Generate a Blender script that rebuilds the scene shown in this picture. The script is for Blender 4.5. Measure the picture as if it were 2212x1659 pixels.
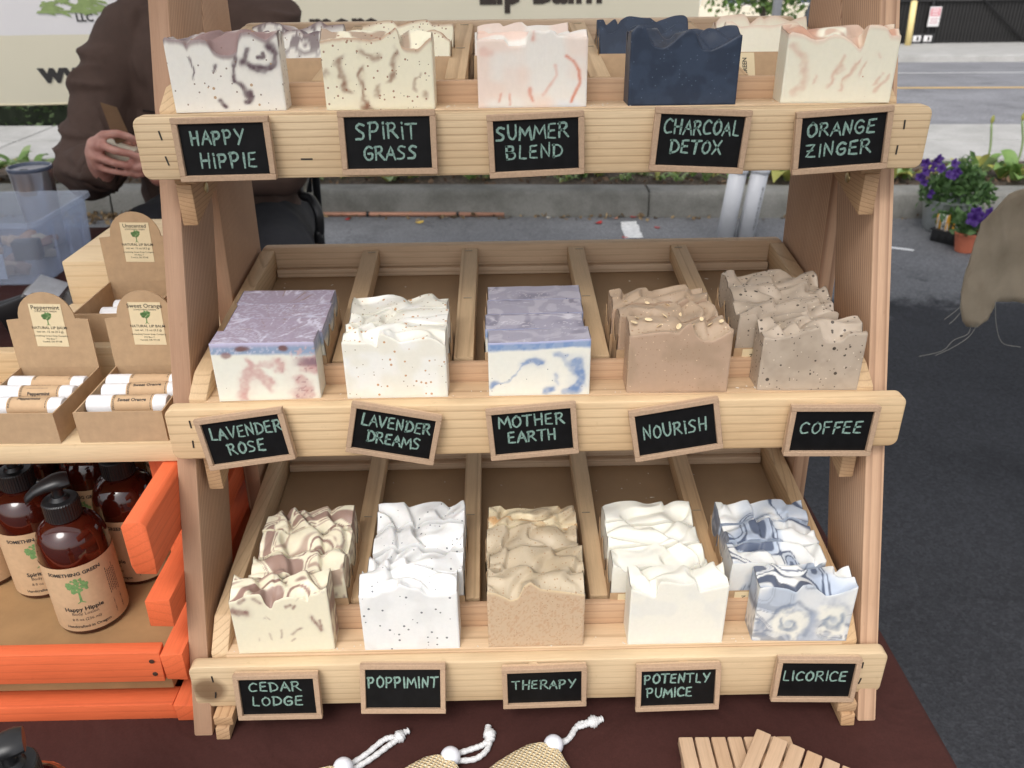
import bpy, bmesh, math, random
import numpy as np
from mathutils import Vector, Matrix, Euler

for o in list(bpy.data.objects): bpy.data.objects.remove(o)
scene = bpy.context.scene
COL = scene.collection
R = math.radians
rnd = random.Random(7)

# ------------------------------------------------------------------ camera
FPX, CX, CY = 1800.0, 1106.0, 829.5          # focal length and centre, photo scaled to 2212 px wide
CAM = np.array([-.0226, 0.0, 1.3281])
_p, _r, _y = R(27.5), R(-.7268), R(.6666)
FW = np.array([math.sin(_y)*math.cos(_p), math.cos(_y)*math.cos(_p), -math.sin(_p)])
_ri = np.array([math.cos(_y), -math.sin(_y), 0]); _up = np.cross(_ri, FW)
RI = math.cos(_r)*_ri + math.sin(_r)*_up
UP = -math.sin(_r)*_ri + math.cos(_r)*_up
cam_data = bpy.data.cameras.new('camera')
cam = bpy.data.objects.new('camera', cam_data); COL.objects.link(cam)
cam_data.sensor_width = 36.0; cam_data.lens = FPX/2212*36
cam_data.clip_start = .02; cam_data.clip_end = 900
cam_data.dof.use_dof = True; cam_data.dof.focus_distance = .66; cam_data.dof.aperture_fstop = 14
m = Matrix.Identity(4)
for i in range(3):
    m[i][0], m[i][1], m[i][2], m[i][3] = RI[i], UP[i], -FW[i], CAM[i]
cam.matrix_world = m
scene.camera = cam

# ------------------------------------------------------------------ sky, sun, exposure
SUN_EL, SUN_AZ = 52.0, 200.0                  # a veiled high sun behind the camera
world = bpy.data.worlds.new('World'); scene.world = world; world.use_nodes = True
wn = world.node_tree.nodes; wl = world.node_tree.links
bg = wn['Background']
sky = wn.new('ShaderNodeTexSky'); sky.sky_type = 'NISHITA'; sky.sun_disc = False
sky.sun_elevation = R(SUN_EL); sky.sun_rotation = R(SUN_AZ)
sky.air_density = 1.0; sky.dust_density = 4.0; sky.ozone_density = 1.0
hs = wn.new('ShaderNodeHueSaturation'); hs.inputs['Saturation'].default_value = .30
wl.new(sky.outputs[0], hs.inputs['Color']); wl.new(hs.outputs[0], bg.inputs[0])
bg.inputs[1].default_value = .15
sun_l = bpy.data.lights.new('sun', 'SUN'); sun_l.energy = .85; sun_l.angle = R(24); sun_l.color = (1, .98, .95)
sun = bpy.data.objects.new('sun', sun_l); COL.objects.link(sun)
_az, _el = R(SUN_AZ), R(SUN_EL)
sdir = Vector((math.sin(_az)*math.cos(_el), math.cos(_az)*math.cos(_el), math.sin(_el)))
sun.rotation_euler = sdir.to_track_quat('Z', 'Y').to_euler(); sun.location = (0, -3, 6)
scene.view_settings.view_transform = 'Standard'; scene.view_settings.look = 'None'
scene.view_settings.exposure = .44; scene.view_settings.gamma = 1.0
scene.view_settings.use_curve_mapping = False
scene.render.engine = 'CYCLES'
try:
    scene.cycles.max_bounces = 7; scene.cycles.transparent_max_bounces = 12; scene.cycles.use_denoising = True
except Exception: pass

# ------------------------------------------------------------------ photo pixel -> point helpers
def ray(u, v): return FW + RI*(u-CX)/FPX - UP*(v-CY)/FPX
def PZ(u, v, z): d = ray(u, v); return CAM + d*((z-CAM[2])/d[2])
def PY(u, v, y): d = ray(u, v); return CAM + d*((y-CAM[1])/d[1])
def PX(u, v, x): d = ray(u, v); return CAM + d*((x-CAM[0])/d[0])

# ------------------------------------------------------------------ noise (numpy)
def _h(ix, iy, iz, s):
    n = (ix.astype(np.int64)*374761393 + iy.astype(np.int64)*668265263 + iz.astype(np.int64)*2147483647 + s*974634533) & 0x7fffffff
    n = ((n ^ (n >> 13)) * 1274126177) & 0x7fffffff
    n = n ^ (n >> 16)
    return (n & 0xffff)/65535.0
def vnoise(x, y, z=0.0, s=0):
    x, y, z = np.broadcast_arrays(np.asarray(x, float), np.asarray(y, float), np.asarray(z, float))
    ix, iy, iz = np.floor(x), np.floor(y), np.floor(z)
    fx, fy, fz = x-ix, y-iy, z-iz
    fx, fy, fz = [t*t*t*(t*(t*6-15)+10) for t in (fx, fy, fz)]
    ix, iy, iz = ix.astype(int), iy.astype(int), iz.astype(int)
    def L(a, b, t): return a+(b-a)*t
    c = lambda a, b, d: _h(ix+a, iy+b, iz+d, s)
    return L(L(L(c(0,0,0), c(1,0,0), fx), L(c(0,1,0), c(1,1,0), fx), fy),
             L(L(c(0,0,1), c(1,0,1), fx), L(c(0,1,1), c(1,1,1), fx), fy), fz)*2-1
def fbm(x, y, z=0.0, s=0, o=4):
    t = 0; a = .5; f = 1
    for i in range(o):
        t = t + a*vnoise(np.asarray(x)*f, np.asarray(y)*f, np.asarray(z)*f, s+i*17); a *= .5; f *= 2.03
    return t
def sst(a, b, x): t = np.clip((np.asarray(x, float)-a)/(b-a), 0, 1); return t*t*(3-2*t)
def srgb(r, g, b): return tuple(((c/255/12.92) if c/255 < .04045 else ((c/255+.055)/1.055)**2.4) for c in (r, g, b))

# ------------------------------------------------------------------ materials
MATS = {}
def new_mat(name):
    m = bpy.data.materials.new(name); m.use_nodes = True
    nt = m.node_tree; b = nt.nodes['Principled BSDF']
    return m, nt, nt.nodes, nt.links, b
def N(nt, t, **kw):
    n = nt.nodes.new(t)
    for k, v in kw.items():
        if k in n.inputs: n.inputs[k].default_value = v
        else: setattr(n, k, v)
    return n
def ramp(nt, stops, interp='LINEAR'):
    n = nt.nodes.new('ShaderNodeValToRGB'); cr = n.color_ramp; cr.interpolation = interp
    while len(cr.elements) < len(stops): cr.elements.new(.5)
    for e, (p, c) in zip(cr.elements, stops):
        e.position = p; e.color = (*c[:3], 1) if len(c) >= 3 else (c[0],)*3+(1,)
    return n
def mixc(nt, a, b, fac, mode='MIX'):
    n = nt.nodes.new('ShaderNodeMix'); n.data_type = 'RGBA'; n.blend_type = mode
    for sock, val in ((n.inputs[6], a), (n.inputs[7], b), (n.inputs[0], fac)):
        if hasattr(val, 'links') or hasattr(val, 'is_linked'): nt.links.new(val, sock)
        elif isinstance(val, (int, float)): sock.default_value = val
        else: sock.default_value = (*val[:3], 1)
    return n.outputs[2]
def math_n(nt, op, a, b=None, c=None):
    n = nt.nodes.new('ShaderNodeMath'); n.operation = op
    for i, v in enumerate((a, b, c)):
        if v is None: continue
        if isinstance(v, (int, float)): n.inputs[i].default_value = v
        else: nt.links.new(v, n.inputs[i])
    return n.outputs[0]
def bump(nt, b, height, strength=.3, dist=.002):
    n = N(nt, 'ShaderNodeBump'); n.inputs['Strength'].default_value = strength; n.inputs['Distance'].default_value = dist
    nt.links.new(height, n.inputs['Height']); nt.links.new(n.outputs[0], b.inputs['Normal'])

def plain(name, col, rough=.6, metal=0.0, var=.12, scale=60, bumps=0.0, spec=.5, coat=0, bdist=.001):
    """one colour with fine blotchy variation and optional relief"""
    if name in MATS: return MATS[name]
    m, nt, nn, nl, b = new_mat(name)
    tc = N(nt, 'ShaderNodeTexCoord'); no = N(nt, 'ShaderNodeTexNoise', Scale=float(scale), Detail=5.0, Roughness=.6)
    nl.new(tc.outputs['Object'], no.inputs['Vector'])
    lo = tuple(c*(1-var) for c in col); hi = tuple(min(1, c*(1+var)) for c in col)
    r_ = ramp(nt, [(.3, lo), (.7, hi)]); nl.new(no.outputs[0], r_.inputs[0]); nl.new(r_.outputs[0], b.inputs['Base Color'])
    b.inputs['Roughness'].default_value = rough; b.inputs['Metallic'].default_value = metal
    b.inputs['Specular IOR Level'].default_value = spec
    if coat: b.inputs['Coat Weight'].default_value = coat
    if bumps: bump(nt, b, no.outputs[0], bumps, bdist)
    MATS[name] = m; return m

def wood(name, axis, light, dark, freq=200., contrast=1.0, rough=.62, pith=.13, line=.72, blotch=None, warp=.010):
    """growth rings round a far-off pith, grain along one object axis; every object gets its own offset"""
    key = name+'_'+axis
    if key in MATS: return MATS[key]
    m, nt, nn, nl, b = new_mat(key)
    tc = N(nt, 'ShaderNodeTexCoord'); oi = N(nt, 'ShaderNodeObjectInfo')
    sx = N(nt, 'ShaderNodeSeparateXYZ'); nl.new(tc.outputs['Object'], sx.inputs[0])
    al, c1, c2 = {'x': (0, 1, 2), 'y': (1, 0, 2), 'z': (2, 0, 1)}[axis]
    A, B1, B2 = sx.outputs[al], sx.outputs[c1], sx.outputs[c2]
    rv = oi.outputs['Random']
    off = math_n(nt, 'MULTIPLY', rv, 37.0)
    A = math_n(nt, 'ADD', A, off)
    cv = N(nt, 'ShaderNodeCombineXYZ')                       # stretched grain space
    nl.new(math_n(nt, 'MULTIPLY', A, .045), cv.inputs[0]); nl.new(B1, cv.inputs[1]); nl.new(B2, cv.inputs[2])
    big = N(nt, 'ShaderNodeTexNoise', Scale=22.0, Detail=3.0, Roughness=.5); nl.new(cv.outputs[0], big.inputs['Vector'])
    fib = N(nt, 'ShaderNodeTexNoise', Scale=900.0, Detail=3.0, Roughness=.65); nl.new(cv.outputs[0], fib.inputs['Vector'])
    pa = math_n(nt, 'MULTIPLY', rv, 6.283)
    p1 = math_n(nt, 'MULTIPLY', math_n(nt, 'COSINE', pa), pith*.55); p2 = math_n(nt, 'ADD', math_n(nt, 'MULTIPLY', math_n(nt, 'SINE', pa), pith*.3), pith)
    d1 = math_n(nt, 'SUBTRACT', B1, p1); d2 = math_n(nt, 'SUBTRACT', B2, p2)
    rr = math_n(nt, 'SQRT', math_n(nt, 'ADD', math_n(nt, 'MULTIPLY', d1, d1), math_n(nt, 'MULTIPLY', d2, d2)))
    rr = math_n(nt, 'ADD', rr, math_n(nt, 'MULTIPLY', big.outputs[0], warp))
    fr = math_n(nt, 'FRACT', math_n(nt, 'MULTIPLY', rr, freq))
    ln = ramp(nt, [(0, (0,0,0)), (line, (.12,)*3), (.90, (1,1,1)), (1.0, (0,0,0))]); nl.new(fr, ln.inputs[0])
    vis = ramp(nt, [(.35, (.5,)*3), (.65, (1,1,1))]); nl.new(big.outputs[0], vis.inputs[0])
    fac = math_n(nt, 'MULTIPLY', math_n(nt, 'MULTIPLY', ln.outputs[0], vis.outputs[0]), .72*contrast)
    col = mixc(nt, light, dark, fac)
    fr2 = ramp(nt, [(.3, (.82,)*3), (.65, (1.04,)*3)]); nl.new(fib.outputs[0], fr2.inputs[0])
    col = mixc(nt, col, fr2.outputs[0], .55, 'MULTIPLY')
    tone = ramp(nt, [(0, (.90,.88,.86)), (.5, (1,1,1)), (1, (1.0,.94,.87))]); nl.new(math_n(nt, 'FRACT', math_n(nt, 'MULTIPLY', rv, 13.7)), tone.inputs[0])
    col = mixc(nt, col, tone.outputs[0], .8, 'MULTIPLY')
    mo = N(nt, 'ShaderNodeTexNoise', Scale=14.0, Detail=4.0); nl.new(tc.outputs['Object'], mo.inputs['Vector'])
    mr = ramp(nt, [(.35, (.9, .87, .84)), (.65, (1,1,1))]); nl.new(mo.outputs[0], mr.inputs[0])
    col = mixc(nt, col, mr.outputs[0], .6, 'MULTIPLY')
    kn = N(nt, 'ShaderNodeTexNoise', Scale=9.0, Detail=2.0); nl.new(cv.outputs[0], kn.inputs['Vector'])      # darker heartwood streaks
    kr0 = ramp(nt, [(.52, (1,1,1)), (.68, (.86, .80, .74))]); nl.new(kn.outputs[0], kr0.inputs[0])
    col = mixc(nt, col, kr0.outputs[0], .8, 'MULTIPLY')
    dt = N(nt, 'ShaderNodeTexNoise', Scale=70.0, Detail=6.0, Roughness=.75); nl.new(tc.outputs['Object'], dt.inputs['Vector'])   # handling marks
    dr = ramp(nt, [(.62, (1,1,1)), (.74, (.80, .76, .72))]); nl.new(dt.outputs[0], dr.inputs[0])
    col = mixc(nt, col, dr.outputs[0], .7, 'MULTIPLY')
    if blotch is not None:
        (bp, brad, bc) = blotch
        vd = N(nt, 'ShaderNodeVectorMath', operation='DISTANCE'); nl.new(tc.outputs['Object'], vd.inputs[0]); vd.inputs[1].default_value = bp
        dd = math_n(nt, 'ADD', vd.outputs['Value'], math_n(nt, 'MULTIPLY', big.outputs[0], .012))
        kr = ramp(nt, [(0, (1,1,1)), (min(.99, brad*10), (.8,)*3), (min(1, brad*10+.06), (0,0,0))]); nl.new(math_n(nt, 'MULTIPLY', dd, 10.), kr.inputs[0])
        col = mixc(nt, col, bc, kr.outputs[0])
    nl.new(col, b.inputs['Base Color'])
    b.inputs['Roughness'].default_value = rough; b.inputs['Specular IOR Level'].default_value = .3
    hgt = math_n(nt, 'SUBTRACT', fib.outputs[0], math_n(nt, 'MULTIPLY', fac, .7))
    bump(nt, b, hgt, .25, .0006)
    MATS[key] = m; return m
PINE_L, PINE_D = srgb(219, 195, 159), srgb(146, 114, 80)
CEDAR_L, CEDAR_D = srgb(207, 171, 141), srgb(132, 94, 72)
FIR_L, FIR_D = srgb(210, 182, 145), srgb(148, 116, 84)
def pine(ax): return wood('pine', ax, PINE_L, PINE_D, 170., .75)
def cedar(ax): return wood('cedar', ax, CEDAR_L, CEDAR_D, 290., 1.15, line=.45, warp=.0045, pith=.16)
def fir(ax): return wood('fir', ax, FIR_L, FIR_D, 230., .8)
def clear_pine(ax): return wood('clear_pine', ax, srgb(226, 203, 166), srgb(190, 156, 114), 90., .6)

# ------------------------------------------------------------------ object helpers
def link(name, me, mat=None, parent=None, loc=None, rot=None):
    o = bpy.data.objects.new(name, me); COL.objects.link(o)
    if mat is not None and me is not None and not me.materials:
        for mm in (mat if isinstance(mat, (list, tuple)) else [mat]): me.materials.append(mm)
    if parent is not None: o.parent = parent
    if loc is not None: o.location = loc
    if rot is not None: o.rotation_euler = rot
    return o
def tag(o, label, cat, group=None):
    o['label'] = label; o['category'] = cat
    if group: o['group'] = group
    return o
def thing(name, label, cat, loc=(0,0,0), rot=(0,0,0), group=None):
    o = link(name, None, None, None, loc, rot); o.empty_display_size = .02
    return tag(o, label, cat, group)
def struct(o): o['kind'] = 'structure'; return o
def mesh(name, V, F, smooth=False):
    me = bpy.data.meshes.new(name); me.from_pydata([tuple(map(float, v)) for v in V], [], F); me.update()
    if smooth: me.polygons.foreach_set('use_smooth', [True]*len(me.polygons))
    return me
def bm_mesh(name, bm, smooth=False, angle=None):
    me = bpy.data.meshes.new(name); bm.to_mesh(me); bm.free()
    if smooth or angle:
        me.polygons.foreach_set('use_smooth', [True]*len(me.polygons))
        if angle: me.set_sharp_from_angle(angle=R(angle))
    return me
def box_mesh(sx, sy, sz, bev=0.0, seg=2, name='box', jit=0.0):
    bm = bmesh.new(); bmesh.ops.create_cube(bm, size=1)
    for v in bm.verts: v.co = Vector((v.co.x*sx, v.co.y*sy, v.co.z*sz))
    if jit:
        for v in bm.verts: v.co += Vector((rnd.uniform(-jit, jit), rnd.uniform(-jit, jit), rnd.uniform(-jit, jit)))
    if bev: bmesh.ops.bevel(bm, geom=bm.edges[:], offset=bev, segments=seg, profile=.5, affect='EDGES')
    return bm_mesh(name, bm, angle=40 if bev else None)
def box(name, size, mat, parent=None, loc=(0,0,0), rot=None, bev=.001, seg=2, jit=0.0):
    return link(name, box_mesh(*size, bev=bev, seg=seg, name=name, jit=jit), mat, parent, loc, rot)
def prism_mesh(pts, depth, bev=0.0, name='prism', axis='y', seg=2):
    """outline pts (a, b) extruded by depth, centred; axis = extrusion axis ('y': a=x b=z, 'x': a=y b=z, 'z': a=x b=y)"""
    bm = bmesh.new()
    def co(a, b, d): return {'y': (a, d, b), 'x': (d, a, b), 'z': (a, b, d)}[axis]
    v0 = [bm.verts.new(co(a, b, -depth/2)) for a, b in pts]; v1 = [bm.verts.new(co(a, b, depth/2)) for a, b in pts]
    bm.faces.new(v0); bm.faces.new(v1[::-1]); n = len(pts)
    for i in range(n): bm.faces.new([v0[i], v1[i], v1[(i+1) % n], v0[(i+1) % n]])
    bmesh.ops.recalc_face_normals(bm, faces=bm.faces[:])
    if bev: bmesh.ops.bevel(bm, geom=bm.edges[:], offset=bev, segments=seg, profile=.5, affect='EDGES')
    return bm_mesh(name, bm, angle=35)
def lathe_mesh(prof, n=32, name='lathe', caps=True, smooth_angle=35):
    V, F = [], []
    for r_, z in prof:
        for i in range(n):
            a = 2*math.pi*i/n; V.append((r_*math.cos(a), r_*math.sin(a), z))
    for k in range(len(prof)-1):
        for i in range(n):
            j = (i+1) % n; F.append((k*n+i, k*n+j, (k+1)*n+j, (k+1)*n+i))
    if caps: F.append(tuple(range(n-1, -1, -1))); F.append(tuple((len(prof)-1)*n+i for i in range(n)))
    me = mesh(name, V, F, True); me.set_sharp_from_angle(angle=R(smooth_angle)); return me
def tube_mesh(pts, rad, n=8, name='tube', closed_ends=True):
    """tube along pts; rad a number or one per point"""
    P = [Vector(p) for p in pts]; V, F = [], []
    rads = rad if isinstance(rad, (list, tuple, np.ndarray)) else [rad]*len(P)
    up = Vector((0, 0, 1))
    t0 = (P[1]-P[0]).normalized()
    if abs(t0.dot(up)) > .95: up = Vector((1, 0, 0))
    a = t0.cross(up).normalized()
    for k, p in enumerate(P):
        t = (P[min(k+1, len(P)-1)]-P[max(k-1, 0)]).normalized()
        a = (a - t*a.dot(t)).normalized(); b_ = t.cross(a)
        for i in range(n):
            th = 2*math.pi*i/n; V.append(p + (a*math.cos(th)+b_*math.sin(th))*rads[k])
    for k in range(len(P)-1):
        for i in range(n):
            j = (i+1) % n; F.append((k*n+i, k*n+j, (k+1)*n+j, (k+1)*n+i))
    if closed_ends: F.append(tuple(range(n-1, -1, -1))); F.append(tuple((len(P)-1)*n+i for i in range(n)))
    return mesh(name, V, F, True)
def spline(pts, k=6):
    P = [np.array(p, float) for p in pts]; out = []
    P = [2*P[0]-P[1]]+P+[2*P[-1]-P[-2]]
    for i in range(1, len(P)-2):
        for j in range(k):
            t = j/k; a, b, c, d = P[i-1:i+3]
            out.append(.5*((2*b)+(-a+c)*t+(2*a-5*b+4*c-d)*t*t+(-a+3*b-3*c+d)*t**3))
    out.append(P[-2]); return out
def join_meshes(parts, name):
    """parts: list of (mesh, 4x4 matrix) -> one mesh (materials kept in order of appearance)"""
    bm = bmesh.new(); mats = []
    for me, mx in parts:
        t = me.copy(); t.transform(mx)
        base = {}
        for i, mm in enumerate(me.materials):
            if mm not in mats: mats.append(mm)
            base[i] = mats.index(mm)
        n0 = len(bm.faces); bm.from_mesh(t); bm.faces.ensure_lookup_table()
        for f_ in bm.faces[n0:]: f_.material_index = base.get(f_.material_index, 0)
        bpy.data.meshes.remove(t)
    out = bpy.data.meshes.new(name); bm.to_mesh(out); bm.free()
    for mm in mats: out.materials.append(mm)
    return out
def eval_mesh(o, name):
    dg = bpy.context.evaluated_depsgraph_get(); dg.update()
    me = bpy.data.meshes.new_from_object(o.evaluated_get(dg)); me.name = name
    return me
_tcache = {}
def text_mesh(s, size=.01, align='CENTER', bold=0.0, shear=0.0, spacing=1.0, name='lettering', condense=1.0):
    cu = bpy.data.curves.new('txt', 'FONT'); cu.body = s; cu.size = size; cu.align_x = align; cu.align_y = 'CENTER'
    cu.offset = bold*size; cu.shear = shear; cu.space_character = spacing; cu.resolution_u = 2; cu.space_line = .9
    o = bpy.data.objects.new('txt', cu); COL.objects.link(o)
    me = eval_mesh(o, name); bpy.data.objects.remove(o); bpy.data.curves.remove(cu)
    me.materials.clear()
    if condense != 1.0: me.transform(Matrix.Diagonal((condense, 1, 1, 1)))
    return me
def ground_rot(n): return n
INK = plain('print_ink', (.03, .028, .025), .7, var=.1)
GREENINK = plain('print_green', srgb(112, 150, 92), .75, var=.25, scale=300)
# =================================================================== SETTING
KY, KS = 4.60, -.07                          # kerb face: y = KY + KS*x
def S(x, t, z): return (x, KY+KS*x+t, z)
def strip(name, x0, x1, prof, mat, nx=24):
    """ribbon along the street; prof = [(t, z), ...]"""
    V, F = [], []; n = len(prof)
    for i in range(nx+1):
        x = x0+(x1-x0)*i/nx
        for t, z in prof: V.append(S(x, t, z))
    for i in range(nx):
        for k in range(n-1): F.append((i*n+k, (i+1)*n+k, (i+1)*n+k+1, i*n+k+1))
    return link(name, mesh(name, V, F), mat)

def asphalt_mat(name, c0, c1, wet=True, scale=1.0, rough=.8):
    m, nt, nn, nl, b = new_mat(name)
    tc = N(nt, 'ShaderNodeTexCoord')
    fine = N(nt, 'ShaderNodeTexNoise', Scale=190.*scale, Detail=4., Roughness=.7); nl.new(tc.outputs['Object'], fine.inputs[0])
    agg = N(nt, 'ShaderNodeTexVoronoi', Scale=120.*scale); nl.new(tc.outputs['Object'], agg.inputs[0])
    big = N(nt, 'ShaderNodeTexNoise', Scale=1.3, Detail=6., Roughness=.62); nl.new(tc.outputs['Object'], big.inputs[0])
    r1 = ramp(nt, [(.3, c0), (.72, c1)]); nl.new(fine.outputs[0], r1.inputs[0])
    r2 = ramp(nt, [(0, (.72,)*3), (.5, (1.0,)*3), (1, (1.4,)*3)]); nl.new(agg.outputs['Color'], r2.inputs[0])
    col = mixc(nt, r1.outputs[0], r2.outputs[0], .8, 'MULTIPLY')
    r3 = ramp(nt, [(.35, (.78,)*3), (.62, (1.12,)*3)]); nl.new(big.outputs[0], r3.inputs[0])
    col = mixc(nt, col, r3.outputs[0], .8, 'MULTIPLY')
    b.inputs['Roughness'].default_value = rough; b.inputs['Specular IOR Level'].default_value = .10
    if wet:                                   # darker, less rough near ground with a ragged edge, and scattered darker spots
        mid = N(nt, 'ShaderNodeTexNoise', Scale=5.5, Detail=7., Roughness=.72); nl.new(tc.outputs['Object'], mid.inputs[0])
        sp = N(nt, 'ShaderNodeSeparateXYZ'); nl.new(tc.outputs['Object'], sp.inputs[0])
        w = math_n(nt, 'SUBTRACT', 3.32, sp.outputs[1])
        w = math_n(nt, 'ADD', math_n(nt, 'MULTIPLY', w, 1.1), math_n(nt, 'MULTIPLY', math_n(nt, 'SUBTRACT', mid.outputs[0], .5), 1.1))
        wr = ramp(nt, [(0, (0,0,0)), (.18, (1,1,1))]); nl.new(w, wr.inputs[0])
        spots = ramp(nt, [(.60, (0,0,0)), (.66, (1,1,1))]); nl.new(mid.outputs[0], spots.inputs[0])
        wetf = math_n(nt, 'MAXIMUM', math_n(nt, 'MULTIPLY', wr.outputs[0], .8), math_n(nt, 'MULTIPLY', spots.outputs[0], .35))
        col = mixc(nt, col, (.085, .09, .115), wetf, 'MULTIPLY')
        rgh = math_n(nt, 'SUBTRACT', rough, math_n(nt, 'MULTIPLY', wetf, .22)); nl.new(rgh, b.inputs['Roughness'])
    ck = N(nt, 'ShaderNodeTexVoronoi', Scale=.55, feature='DISTANCE_TO_EDGE'); wp = N(nt, 'ShaderNodeTexNoise', Scale=3.0, Detail=5.)
    nl.new(tc.outputs['Object'], wp.inputs[0]); nl.new(mixc(nt, tc.outputs['Object'], wp.outputs['Color'], .22), ck.inputs[0])
    ckr = ramp(nt, [(0, (.45,)*3), (.006, (1,)*3)]); nl.new(ck.outputs['Distance'], ckr.inputs[0])
    col = mixc(nt, col, ckr.outputs[0], .25, 'MULTIPLY')
    oil = N(nt, 'ShaderNodeTexNoise', Scale=2.3, Detail=4.); nl.new(tc.outputs['Object'], oil.inputs[0])
    oir = ramp(nt, [(.60, (1,)*3), (.70, (.72,)*3)]); nl.new(oil.outputs[0], oir.inputs[0]); col = mixc(nt, col, oir.outputs[0], .9, 'MULTIPLY')
    nl.new(col, b.inputs['Base Color'])
    hh = math_n(nt, 'ADD', math_n(nt, 'MULTIPLY', agg.outputs['Distance'], .8), fine.outputs[0])
    bump(nt, b, hh, .55, .004)
    return m
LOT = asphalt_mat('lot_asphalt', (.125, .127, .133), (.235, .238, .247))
ROAD = asphalt_mat('road_asphalt', (.20, .20, .215), (.30, .30, .315), wet=False, scale=.6)
def concrete_mat(name, col, stain=.35, scale=1.0):
    m, nt, nn, nl, b = new_mat(name)
    tc = N(nt, 'ShaderNodeTexCoord')
    fine = N(nt, 'ShaderNodeTexNoise', Scale=120.*scale, Detail=5., Roughness=.7); nl.new(tc.outputs['Object'], fine.inputs[0])
    big = N(nt, 'ShaderNodeTexNoise', Scale=3.*scale, Detail=7., Roughness=.68); nl.new(tc.outputs['Object'], big.inputs[0])
    a = ramp(nt, [(.3, tuple(c*.8 for c in col)), (.7, tuple(c*1.15 for c in col))]); nl.new(fine.outputs[0], a.inputs[0])
    s_ = ramp(nt, [(.35, (1-stain, 1-stain, 1-stain*1.05)), (.6, (1,1,1))]); nl.new(big.outputs[0], s_.inputs[0])
    nl.new(mixc(nt, a.outputs[0], s_.outputs[0], 1.0, 'MULTIPLY'), b.inputs['Base Color'])
    b.inputs['Roughness'].default_value = .88; bump(nt, b, fine.outputs[0], .5, .003)
    return m
CONC = concrete_mat('pavement_concrete', (.47, .46, .44), .22)
KERBM = concrete_mat('kerb_concrete', (.255, .25, .23), .45)
SOIL = plain('planting_soil', (.10, .075, .055), .95, var=.55, scale=45, bumps=1.0, bdist=.02)

V = []; F = []
xs = np.linspace(-70, 70, 57)
for x in xs: V += [(x, -60, 0), S(x, .02, 0)]
for i in range(len(xs)-1): F.append((2*i, 2*i+2, 2*i+3, 2*i+1))
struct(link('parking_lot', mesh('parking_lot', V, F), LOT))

kerb = struct(strip('kerb', -40, 40, [(.012, -.05), (.012, .125), (.15, .125), (.15, -.05)], KERBM, 40))
edges = [-40, -22, -14, -8.2, -5.2, -2.25, .80, 3.82, 6.9, 12, 20, 40]
for a, b_ in zip(edges[:-1], edges[1:]):
    prof = [(-.018, -.02), (-.008, .07), (.0, .118), (.010, .135), (.028, .142), (.10, .143), (.152, .141), (.156, -.02)]
    o = strip('kerb_section', a+.006, b_-.006, prof, KERBM, max(6, int((b_-a)*4)))
    me = o.data
    # end caps and slight unevenness
    bm = bmesh.new(); bm.from_mesh(me)
    bmesh.ops.holes_fill(bm, edges=[e for e in bm.edges if e.is_boundary], sides=20)
    for v in bm.verts:
        n_ = float(fbm(v.co.x*3.1, v.co.y*9, v.co.z*30, 5, 3))
        v.co.z += n_*.004; v.co.y += n_*.006
    bm.to_mesh(me); bm.free()
    me.polygons.foreach_set('use_smooth', [True]*len(me.polygons)); me.set_sharp_from_angle(angle=R(50))
    o.parent = kerb

# planting strip: uneven soil
V, F = [], []; nx, nt_ = 240, 12
for i in range(nx+1):
    x = -20+40*i/nx
    for k in range(nt_+1):
        t = .15+.68*k/nt_
        z = .118+.02*float(fbm(x*4, t*9, 0, 3, 4))+.012*math.sin(math.pi*k/nt_)
        V.append(S(x, t, z))
for i in range(nx):
    for k in range(nt_): a = i*(nt_+1)+k; F.append((a, a+nt_+1, a+nt_+2, a+1))
struct(link('planting_bed', mesh('planting_bed', V, F, True), SOIL))

pav = struct(strip('pavement', -40, 40, [(.80, .06), (.82, .128), (1.98, .128), (2.0, -.3)], KERBM, 40))
x = -40.0
while x < 40:                                                  # slabs with recessed joints
    w_ = 1.52
    if -9 < x < 9:
        for t0, t1 in ((.824, 1.40), (1.41, 1.99)):
            o = strip('paving_slab', x+.006, x+w_-.006, [(t0, .10), (t0+.004, .139), (t1-.004, .14), (t1, .10)], CONC, 2); o.parent = pav
    else:
        o = strip('paving_slab', x+.006, x+w_-.006, [(.824, .10), (.83, .139), (1.985, .14), (1.99, .10)], CONC, 1); o.parent = pav
    x += w_

def zr(t): return -.06*(t-2.8)
struct(strip('road', -60, 60, [(1.96, zr(1.96)), (13.2, zr(13.2))], ROAD, 30))
struct(strip('gutter', -60, 60, [(1.99, zr(1.99)+.005), (2.50, zr(2.5)+.005)], LOT, 30))  # darker strip that paints in the shading along the pavement edge
def PS(u, v):                                                  # pixel -> point on the sloping road plane
    d = ray(u, v); # z = -.06*(y-KY-KS*x-2.8)
    k = (CAM[2]+.06*(CAM[1]-KY-KS*CAM[0]-2.8))/-(d[2]+.06*(d[1]-KS*d[0]))
    return CAM+d*k
def TS(u, v): p = PS(u, v); return p[1]-KY-KS*p[0]
YELLOW = plain('road_paint_yellow', srgb(225, 185, 110), .7, var=.15, scale=20)
WHITEP = plain('road_paint_white', (.72, .72, .71), .7, var=.12, scale=20)
ty = TS(2080, 190); tw = TS(2080, 157.5)
struct(strip('centre_line', -60, 60, [(ty-.07, zr(ty-.07)+.004), (ty+.07, zr(ty+.07)+.004)], YELLOW, 20))
struct(strip('lane_line', -60, 60, [(tw-.06, zr(tw-.06)+.004), (tw+.06, zr(tw+.06)+.004)], WHITEP, 20))
tf = TS(2080, 134); tb = 18.4
zf = zr(tf)
struct(strip('far_pavement', -60, 60, [(tf-.02, zf-.1), (tf, zf+.10), (tf+.15, zf+.115), (tb-.3, -.90), (tb+4, -1.0), (tb+60, -1.2)], CONC, 30))
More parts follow.
